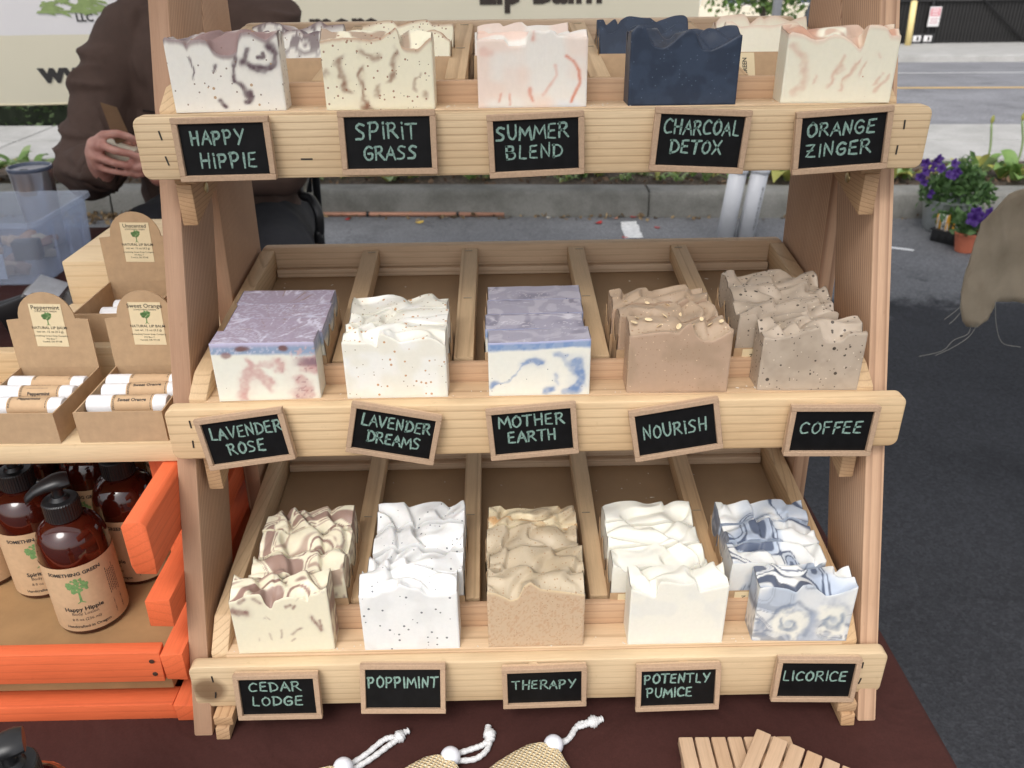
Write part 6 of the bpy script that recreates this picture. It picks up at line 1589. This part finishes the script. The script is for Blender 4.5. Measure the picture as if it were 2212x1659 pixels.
for i in range(nx):
    for k in range(nz): a = i*(nz+1)+k; F.append((a, a+nz+1, a+nz+2, a+1))
ban = thing('banner', 'cream and white printed banner hung behind the seated person', 'banner', (0, 0, 0))
link('sheet', mesh('sheet', V, F, True), BANM, ban)
link('hem', tube_mesh([(X0+(X1-X0)*i/40, ban_y(X0+(X1-X0)*i/40, Z0)-.003, Z0+.002-.006*math.sin((X0+(X1-X0)*i/40)*2)) for i in range(41)], .0045, 6, 'hem'), BANM, ban)
BINK = plain('banner_ink', (.022, .020, .020), .6); BRINK = plain('banner_ink_brown', (.032, .022, .016), .6); BGREEN = plain('banner_green', srgb(128, 146, 92), .7, var=.2, scale=30)
def ban_text(s, x, z, size, mat, align='LEFT', bold=.04, cond=1.0, nm='lettering'):
    me = text_mesh(s, size, align, bold, condense=cond)
    for v in me.vertices: xx, zz = x+v.co.x, z+v.co.y; v.co = Vector((xx, ban_y(xx, zz)-.004, zz))
    me.update(); me.materials.append(mat); return link(nm, me, None, ban)
ban_text('www', -2.128, .8485, .118, BINK, bold=.05, cond=1.25)
ban_text('LLC', -1.908, 1.081, .047, BINK, bold=.03)
ban_text('and more', -1.115, 1.036, .150, BRINK, bold=.035, cond=.95)
ban_text('Lip Balm', -.105, 1.165, .158, BRINK, bold=.035, cond=1.02)
tp_ = tree_print(.40, .42, 8)
for v in tp_.vertices: xx, zz = -1.86+v.co.x, 1.10+v.co.y; v.co = Vector((xx, ban_y(xx, zz)-.004, zz))
tp_.update(); tp_.materials.append(BGREEN); link('tree_print', tp_, None, ban)
rr_ = random.Random(9); V, F = [], []
for i in range(34):                                              # scraggly root line under the tree
    cx_, cz_ = -1.86+rr_.uniform(-.17, .17), 1.105+rr_.uniform(-.004, .045); b0 = len(V); a = rr_.uniform(-.4, .4); L = rr_.uniform(.02, .06)
    for q in ((-L, -.004), (L, -.005), (L*.7, .006), (-L*.8, .007)):
        xx, zz = cx_+q[0]*math.cos(a)-q[1]*math.sin(a), cz_+q[0]*math.sin(a)+q[1]*math.cos(a); V.append((xx, ban_y(xx, zz)-.0045, zz))
    F.append((b0, b0+1, b0+2, b0+3))
link('root_print', mesh('root_print', V, F), BGREEN, ban)
for x in (X0+.05, X1-.05): link('eyelet', lathe_mesh([(.008, 0), (.014, .001), (.014, .003), (.008, .002)], 12, 'eyelet', False), TENTG, ban, (x, ban_y(x, 2.03)-.003, 2.03), (R(90), 0, 0))

# copper coloured pole on the lot by the kerb
ca, cb_ = PZ(648, 463, .012), PZ(1089, 463.5, .012)
cp = thing('copper_pole', 'copper coloured pole with black joints lying along the kerb', 'pole', tuple(map(float, (ca+cb_)/2-np.array((0, 0, .0115)))))
h_ = (cb_-ca)/2
link('tube', tube_mesh([tuple(map(float, -h_*1.15+np.array((0, 0, .0125)))), tuple(map(float, h_+np.array((0, 0, .0125))))], .0125, 12, 'tube'), plain('copper_paint', srgb(190, 140, 116), .4, .3, var=.06), cp)
for f_ in (-.33, .55): c = h_*f_+np.array((0, 0, .0125)); link('joint', tube_mesh([tuple(map(float, c-h_*.014)), tuple(map(float, c+h_*.014))], .0155, 12, 'joint'), BLACKM, cp)

# =================================================================== FLOWERS, POTS
GALV = plain('galvanised_steel', (.50, .53, .52), .38, .75, var=.16, scale=22)
PETAL = leaf_mat('petunia_purple', (.022, .006, .075), (.085, .025, .24), .6, .2)
PLEAF = leaf_mat('petunia_leaf', (.035, .085, .022), (.12, .22, .07))
def flower_mesh(r_=.023, seed=1):
    """five-lobed trumpet"""
    rr_ = random.Random(seed); V = [(0, 0, 0)]; F = []; n = 20
    for k, (q, z) in enumerate(((.25, .012), (.65, .020), (1.0, .019))):
        for i in range(n): a = 2*math.pi*i/n; w = r_*q*(1+(.16*math.cos(5*a) if k else 0)+rr_.uniform(-.04, .04)); V.append((w*math.cos(a), w*math.sin(a), z+(.006*math.sin(5*a+1)*k/2)+rr_.uniform(-.001, .001)))
    for i in range(n): F.append((0, 1+i, 1+(i+1) % n))
    for k in range(2):
        for i in range(n): j = (i+1) % n; F.append((1+k*n+i, 1+(k+1)*n+i, 1+(k+1)*n+j, 1+k*n+j))
    return mesh('flower', V, F, True)
fm = flower_mesh(); fm.materials.append(PETAL)
bkp = PZ(2040, 490, 0)
bk = thing('galvanised_bucket', 'galvanised steel bucket stamped with numbers standing by the kerb', 'bucket', (2.318, 4.235, .001))
HB = float(PY(2048, 426, 4.235)[2])
link('pail', lathe_mesh([(.105, 0), (.108, .004), (.110, .008), (.136, HB-.012), (.141, HB-.008), (.141, HB), (.135, HB), (.128, HB-.03), (.0, HB-.03)], 40, 'pail', False), GALV, bk)
tm = text_mesh('30', .075, bold=.01); 
for v in tm.vertices: a = v.co.x/.128; v.co = Vector((.1265*math.sin(a), -.1265*math.cos(a), HB*.52+v.co.y)); 
for v in tm.vertices: k_ = (.108+.028*v.co.z/HB+.0016)/math.hypot(v.co.x, v.co.y); v.co.x *= k_; v.co.y *= k_
tm.update(); tm.materials.append(plain('stamp_grey', (.12, .13, .12), .5)); link('lettering', tm, None, bk, None, (0, 0, R(-8)))
link('handle', tube_mesh(spline([(.14, 0, HB-.01), (.12, .02, HB+.10), (.02, .03, HB+.17), (-.09, .02, HB+.11), (-.14, 0, HB-.01)], 6), .003, 6, 'handle'), GALV, bk)
pt = thing('petunia_plant', 'bushy purple petunia growing in the galvanised bucket', 'flower', (2.318, 4.235, HB-.028))
rg = np.random.default_rng(8); pts = []
for i in range(900):
    a, q = rg.uniform(0, 2*math.pi), rg.random()**.5; pts.append((q*.175*math.cos(a)+.02, q*.15*math.sin(a), .02+.19*(1-q*q)*rg.uniform(.35, 1.0)+.02*rg.normal()))
leaf_cloud('foliage', pts, .042, PLEAF, pt, .45, 12, .6)
for (u, v, dy) in ((2000, 352, -.1), (2008, 362, -.12), (1996, 372, -.12), (1987, 385, -.1), (2016, 347, -.05), (2033, 366, -.14), (2046, 380, -.15), (2058, 378, -.14), (2058, 355, -.08), (2004, 417, -.15), (2066, 372, -.12), (1990, 396, -.1), (2024, 344, -.02)):
    p = PY(u, v, 4.235+dy); link('flower', fm, None, pt, (float(p[0])-2.318, float(p[1])-4.235, float(p[2])-HB+.028), (R(rnd.uniform(50, 110)), 0, R(rnd.uniform(-40, 40))))
tr_a = PZ(2010, 497, 0); tr_b = PZ(2045, 527, 0)
TRX, TRY, TRA = 2.285, 3.985, -52
pk = thing('seedling_tray', 'black plastic seedling pack with white and yellow plant tags', 'plant tray', (TRX, TRY, .001), (0, 0, R(TRA)))
BP = plain('black_plastic', (.012, .012, .013), .5, var=.2)
link('pack', join_meshes([(box_mesh(.26, .150, .062, .006), Matrix.Translation((0, 0, .031))), (box_mesh(.275, .165, .006, .002), Matrix.Translation((0, 0, .060)))], 'pack'), BP, pk)
for i in range(6): box('slot', (.012, .003, .026), plain('slot_black', (.01,)*3), pk, (-.09+i*.034, -.0765, .032), None, .001)
link('potting_soil', box_mesh(.24, .13, .008, .003), SOIL, pk, (0, 0, .0615))
for i, (u, v, cc) in enumerate(((2010, 461, 'w'), (2006, 468, 'y'), (2016, 470, 'y'), (2022, 476, 'w'), (2034, 483, 'w'), (2039, 490, 'y'), (2041, 464, 'y'), (2045, 463, 'w'), (2069, 466, 'y'), (2073, 465, 'w'), (2063, 479, 'y'), (2068, 490, 'w'), (2040, 478, 'y'))):
    p = PY(u, v, 3.97); L = Vector((float(p[0])-TRX, float(p[1])-TRY, 0)); L.rotate(Euler((0, 0, -R(TRA))))
    x_, y_ = max(-.115, min(.115, L.x)), max(-.06, min(.06, L.y+rnd.uniform(-.03, .03)))
    link('plant_tag', prism_mesh([(-.006, -.05), (.006, -.05), (.007, .035), (0, .046), (-.007, .035)], .0012, 0, 'plant_tag', 'y'), plain('tag_white', (.78, .78, .78), .5) if cc == 'w' else plain('tag_yellow', (.78, .42, .04), .5), pk, (x_, y_, .095), (R(rnd.uniform(-8, 8)), R(rnd.uniform(-8, 8)), R(52+rnd.uniform(-25, 25))))
leaf_cloud('seedlings', [(rg.uniform(-.12, .12), rg.uniform(-.06, .06), .07+.06*rg.random()) for i in range(170)], .045, PLEAF, pk, .6, 14, .6)
TERRA = plain('terracotta_plastic', srgb(196, 112, 84), .55, var=.06)
pp = thing('flower_pot', 'small terracotta coloured plastic pot in front of the seedling pack', 'flower pot', (2.235, 3.868, .001))
link('pot', lathe_mesh([(.040, 0), (.042, .002), (.056, .082), (.062, .083), (.064, .086), (.064, .097), (.060, .098), (.056, .088), (.0, .084)], 36, 'pot', False), TERRA, pp)
link('potting_soil', lathe_mesh([(.055, .085), (.03, .091), (.0, .09)], 20, 'potting_soil', False), SOIL, pp)
ps = thing('petunia_seedling', 'small purple petunia with open blooms in the terracotta pot', 'flower', (2.235, 3.868, .088))
leaf_cloud('foliage', [(rg.normal()*.035, rg.normal()*.03, rg.random()*.055) for i in range(110)], .042, PLEAF, ps, .5, 16, .6)
for (dx, dy, dz, sc) in ((-.015, -.04, .085, 1.5), (.022, -.045, .075, 1.6), (.05, -.02, .10, 1.4), (.005, -.02, .105, 1.3)):
    o = link('flower', fm, None, ps, (dx, dy, dz), (R(75), 0, R(rnd.uniform(-30, 30)))); o.scale = (sc, sc, sc)

# plants in the bed behind the kerb: every leaf its own blade
LEAFS = []
for k in range(4):
    rr_ = random.Random(k); V, F = [], []; n = 7; L = .20; W = (.030, .042, .020, .055)[k]
    for i in range(n+1):
        t = i/n; w = W*math.sin(math.pi*(t*.93+.07))**.8*(1-t*.25); y = L*t*(1-.25*t); z = L*(.75*t-.45*t*t*(1+.2*k)); 
        V += [(-w, y, z+.3*w), (0, y, z), (w, y, z+.3*w)]
    for i in range(n):
        a = 3*i; F += [(a, a+1, a+4, a+3), (a+1, a+2, a+5, a+4)]
    LEAFS.append(mesh('leaf', V, F, True))
BEDM = [leaf_mat('bed_leaf_green', (.10, .22, .05), (.26, .40, .12), .5, .3), leaf_mat('bed_leaf_yellow', (.34, .38, .08), (.50, .48, .14), .5, .3), leaf_mat('bed_leaf_pale', (.24, .36, .15), (.40, .50, .24), .5, .3)]
mats_l = {}
for k in range(4):
    for j in range(3): mm = LEAFS[k].copy(); mm.materials.append(BEDM[j]); mats_l[(k, j)] = mm
def bed_plant(i, u, s, kinds, tone, near):
    p = PZ(u, 392, .14); x = float(p[0]); t = rnd.uniform(.24, .46); pos = S(x, t, .135)
    o = thing('bed_plant', near, 'plant', pos, (0, 0, rnd.uniform(0, 6.28)), 'leafy plants in the bed behind the kerb'); n = rnd.randint(6, 10)
    for k in range(n):
        l = link('leaf', mats_l[(rnd.choice(kinds), rnd.choice(tone))], None, o, (rnd.uniform(-.02, .02), rnd.uniform(-.02, .02), 0), (R(rnd.uniform(-12, 38)), R(rnd.uniform(-15, 15)), 2*math.pi*k/n+rnd.uniform(-.3, .3)))
        q = s*rnd.uniform(.65, 1.15); l.scale = (q, q, q*rnd.uniform(.9, 1.5))
BP_ = [(-30, 1.2, (1, 3)), (15, 1.1, (0, 1)), (52, 1.2, (1, 3)), (110, .9, (0, 1)), (160, 1.0, (1,)), (700, .6, (0, 2)), (742, .75, (0, 2)), (790, .9, (1, 3)), (842, .95, (0, 1)), (880, .8, (2, 0)), (930, .8, (0, 1)), (1000, .7, (2, 0)), (1040, .5, (2,)), (1210, .6, (2, 0)), (1250, .8, (0, 2)), (1300, .75, (2, 0)), (1360, .6, (2,)), (1405, .5, (2,)), (1470, .6, (2, 0)), (1525, .9, (0, 2)), (1662, 1.0, (1, 3)), (1705, 1.1, (3, 1)), (1940, 1.2, (3, 1)), (1968, 1.0, (1, 3)), (2130, .9, (3, 0)), (2165, 1.0, (0, 1)), (2205, 1.1, (1, 3)), (2250, 1.0, (0, 1)), (300, .8, (0, 1)), (430, .8, (0, 1)), (1590, .9, (1, 0)), (1820, .9, (1, 3)), (2060, .8, (0, 1))]
BP_ += [(u_, .5+.3*((u_*7) % 10)/10, ((0, 2), (1, 0), (2,))[u_ % 3]) for u_ in range(690, 1560, 41)]+[(80, 1.1, (1, 3)), (1640, .9, (1, 3)), (1685, 1.0, (3, 1)), (2185, 1.0, (3, 1)), (2100, .8, (1, 0)), (1925, 1.0, (3, 1))]
for i, (u, s, kinds) in enumerate(BP_):
    near = 'leafy yellow green plant in the bed '+('behind the bin and tumbler' if u < 200 else 'behind the seated person' if u < 700 else 'above the copper pole' if u < 1100 else 'under the navy soap side of the top tray' if u < 1560 else 'beside the pipe weights' if u < 1830 else 'near the galvanised bucket')
    bed_plant(i, u, s*.92, kinds, (0, 0, 1, 2) if i % 3 else (1, 0, 2), near)
for (u0, v0, u1, v1) in ((2120, 380, 2142, 268), (2195, 360, 2208, 262)):
    a, b_ = PY(u0, v0, 4.85), PY(u1, v1, 4.85); st = thing('flower_stalk', 'tall bare pale green flower stalk rising from the bed'+(' by the bucket' if u0 < 2150 else ' at its far end'), 'plant', tuple(map(float, a-np.array((0, 0, a[2]-.13)))), group='bare stalks in the bed')
    d = b_-a; z0 = float(a[2]-.13)
    link('stem', tube_mesh(spline([(0, 0, 0), (0, 0, z0), tuple(map(float, d*.5+np.array((.02, 0, z0)))), tuple(map(float, d+np.array((0, 0, z0))))], 5), .006, 6, 'stem'), BEDM[2], st)
    link('bud', lathe_mesh([(.002, 0), (.010, .015), (.011, .03), (.004, .048)], 8, 'bud'), BEDM[1], st, tuple(map(float, d+np.array((0, 0, z0)))))

# fallen petals and leaf litter
def petal(kind, u, v, s=1.0, z=.003, lab=''):
    p = PZ(u, v, z); c = {'red': srgb(178, 44, 40), 'yellow': srgb(226, 190, 80), 'white': srgb(220, 216, 206), 'pink': srgb(214, 150, 130)}[kind]
    V = []; n = 9
    for i in range(n): a = 2*math.pi*i/n; V.append((.022*s*math.cos(a), .013*s*math.sin(a), .006*s*abs(math.cos(a))))
    V.append((0, 0, .001)); F = [(n, i, (i+1) % n) for i in range(n)]
    o = link('fallen_petal', mesh('fallen_petal', V, F, True), plain('petal_'+kind, c, .6, var=.15), None, tuple(map(float, p)), (0, 0, rnd.uniform(0, 6.28)))
    tag(o, 'fallen '+kind+' petal on the asphalt '+lab, 'petal', 'petals fallen on the lot')
for a in (('red', 750, 474, 1.0, .003, 'by the chair'), ('yellow', 906, 481, 1.2, .003, 'below the copper pole'), ('red', 1293, 482, 1.2, .003, 'beside the white paint'), ('red', 1368, 469, 1.0, .003, 'near the kerb joint'), ('red', 1350, 513, .8, .003, 'on the edge of the white paint'), ('white', 1302, 521, 1.2, .003, 'below the white paint'), ('red', 1420, 492, .8, .003, 'right of the white paint'), ('red', 1478, 463, 1.0, .003, 'near the pipe weights'), ('red', 1520, 466, 1.2, .003, 'just beside the pipe weights'), ('pink', 1330, 472, .7, .003, 'above the white paint'), ('white', 1185, 470, .7, .003, 'past the end of the copper pole')):
    petal(*a)
ws = link('paper_strip', prism_mesh([(-.065, -.014), (.06, -.012), (.066, .010), (.03, .016), (-.06, .012)], .001, 0, 'paper_strip', 'z'), plain('paper_white', (.8, .8, .8), .7), None, tuple(map(float, PZ(1944, 537, .003))), (0, 0, R(-28))); tag(ws, 'white paper scrap on the asphalt beside the rack leg', 'paper')
rg = np.random.default_rng(31); P = []
for i in range(420):
    u, v = rg.uniform(150, 300) if i < 190 else rg.uniform(-50, 2212), 0
    p = PZ(u, 455, 0); x = float(p[0]); tt = -abs(rg.normal())*(.10 if i < 190 else .03)-.02
    P.append(S(x+rg.normal()*.05, tt, .004+rg.random()*.012))
lt = leaf_cloud('leaf_litter', P, .035, leaf_mat('dry_litter', (.10, .06, .035), (.42, .30, .16), .9, .1), None, -.1, 33, .7); lt['kind'] = 'stuff'; tag(lt, 'dry brown leaf litter gathered in the gutter along the kerb', 'leaf litter')
P = [S(rg.uniform(-9, 9), rg.uniform(.17, .78), .13+rg.random()*.02) for i in range(2600)]
lt = leaf_cloud('bed_litter', P, .035, leaf_mat('bark_litter', (.05, .03, .02), (.24, .15, .09), .9, .05), None, -.1, 34, .7); lt['kind'] = 'stuff'; tag(lt, 'bark chips and dead leaves covering the planting bed', 'mulch')

# burlap hanging from a wooden display rail at the neighbouring pitch
BUR, nt, nn, nl, b = new_mat('burlap')
tc = N(nt, 'ShaderNodeTexCoord'); wv = N(nt, 'ShaderNodeTexWave', Scale=170., Distortion=1.5, Detail=2.); wv.bands_direction = 'X'; nl.new(tc.outputs['Object'], wv.inputs[0])
wv2 = N(nt, 'ShaderNodeTexWave', Scale=170., Distortion=1.5, Detail=2.); wv2.bands_direction = 'Z'; nl.new(tc.outputs['Object'], wv2.inputs[0])
no = N(nt, 'ShaderNodeTexNoise', Scale=12., Detail=6.); nl.new(tc.outputs['Object'], no.inputs[0])
r_ = ramp(nt, [(.3, srgb(172, 158, 136)), (.7, srgb(214, 200, 178))]); nl.new(no.outputs[0], r_.inputs[0])
hh = math_n(nt, 'ADD', wv.outputs['Fac'], wv2.outputs['Fac'])
r2 = ramp(nt, [(0, (.72,)*3), (1, (1.1,)*3)]); nl.new(math_n(nt, 'MULTIPLY', hh, .5), r2.inputs[0])
nl.new(mixc(nt, r_.outputs[0], r2.outputs[0], .8, 'MULTIPLY'), b.inputs[0]); b.inputs['Roughness'].default_value = .95; bump(nt, b, hh, .6, .001)
tr = N(nt, 'ShaderNodeBsdfTranslucent'); nl.new(r_.outputs[0], tr.inputs[0]); mx = N(nt, 'ShaderNodeMixShader'); mx.inputs[0].default_value = .4
nl.new(b.outputs[0], mx.inputs[1]); nl.new(tr.outputs[0], mx.inputs[2]); nl.new(mx.outputs[0], nn['Material Output'].inputs[0])
UY = 1.32
outl = [(2216, 408), (2185, 420), (2137, 462), (2121, 481), (2105, 528), (2092, 573), (2084, 597), (2079, 632), (2076, 666), (2081, 695), (2089, 706), (2110, 706), (2132, 690), (2145, 663), (2150, 650), (2212, 658), (2290, 668), (2390, 640), (2420, 400), (2420, 330), (2320, 350)]
pl = [PY(u, v, UY) for u, v in outl]; pl = [(float(p[0]), float(p[2])) for p in pl]
bm = bmesh.new(); vs = [bm.verts.new((x, 0, z)) for x, z in pl]; f_ = bm.faces.new(vs)
bmesh.ops.triangulate(bm, faces=[f_]); 
for it in range(4):
    bmesh.ops.subdivide_edges(bm, edges=[e for e in bm.edges if e.calc_length() > .012], cuts=1, use_grid_fill=False); bmesh.ops.triangulate(bm, faces=bm.faces[:])
geo = bmesh.ops.extrude_face_region(bm, geom=bm.faces[:]); 
for e in geo['geom']:
    if isinstance(e, bmesh.types.BMVert): e.co.y += .0022
for v in bm.verts:
    w = .020*float(fbm(v.co.x*16+v.co.z*5, v.co.z*2.5, 0, 5, 2))+.004*float(fbm(v.co.x*55+v.co.z*30, v.co.z*14, 0, 6, 3)); v.co.y += w
bmesh.ops.recalc_face_normals(bm, faces=bm.faces[:])
bur = link('burlap_cloth', bm_mesh('burlap_cloth', bm, True), BUR, None, (0, UY, 0)); tag(bur, 'frayed brown burlap cloth hanging beside the rack above the dark asphalt', 'burlap cloth')
for k, L in enumerate((((2098, 702), (2090, 722), (2060, 735), (2035, 758), (1985, 770)), ((2112, 700), (2092, 728), (2055, 752), (2020, 768)), ((2078, 660), (2060, 675), (2040, 690)), ((2079, 670), (2062, 690), (2050, 700)), ((2150, 740), (2175, 752), (2205, 748)))):
    if k == 4: L = ((2150, 650), (2152, 700), (2165, 740), (2205, 750))
    pts = [tuple(map(float, PY(u, v, UY-.01))) for u, v in L]
    link('loose_thread', tube_mesh([(p[0], p[1]-UY, p[2]) for p in spline(pts, 6)], .00045, 5, 'loose_thread'), plain('thread', srgb(150, 148, 140), .8), bur)
rail = thing('display_rail', 'wooden rail on two posts carrying the burlap cloth', 'rail', (1.52, UY+.02, 0))
zt_ = max(z for x, z in pl)
box('rail', (1.1, .03, .03), fir('x'), rail, (-.12, 0, zt_+.008), None, .003)
for s in (-1, 1): box('post', (.03, .03, zt_-.008), fir('z'), rail, (s*.27, .0, (zt_-.008)/2), None, .002); box('foot', (.04, .4, .03), fir('y'), rail, (s*.27, .0, .0155), None, .002)
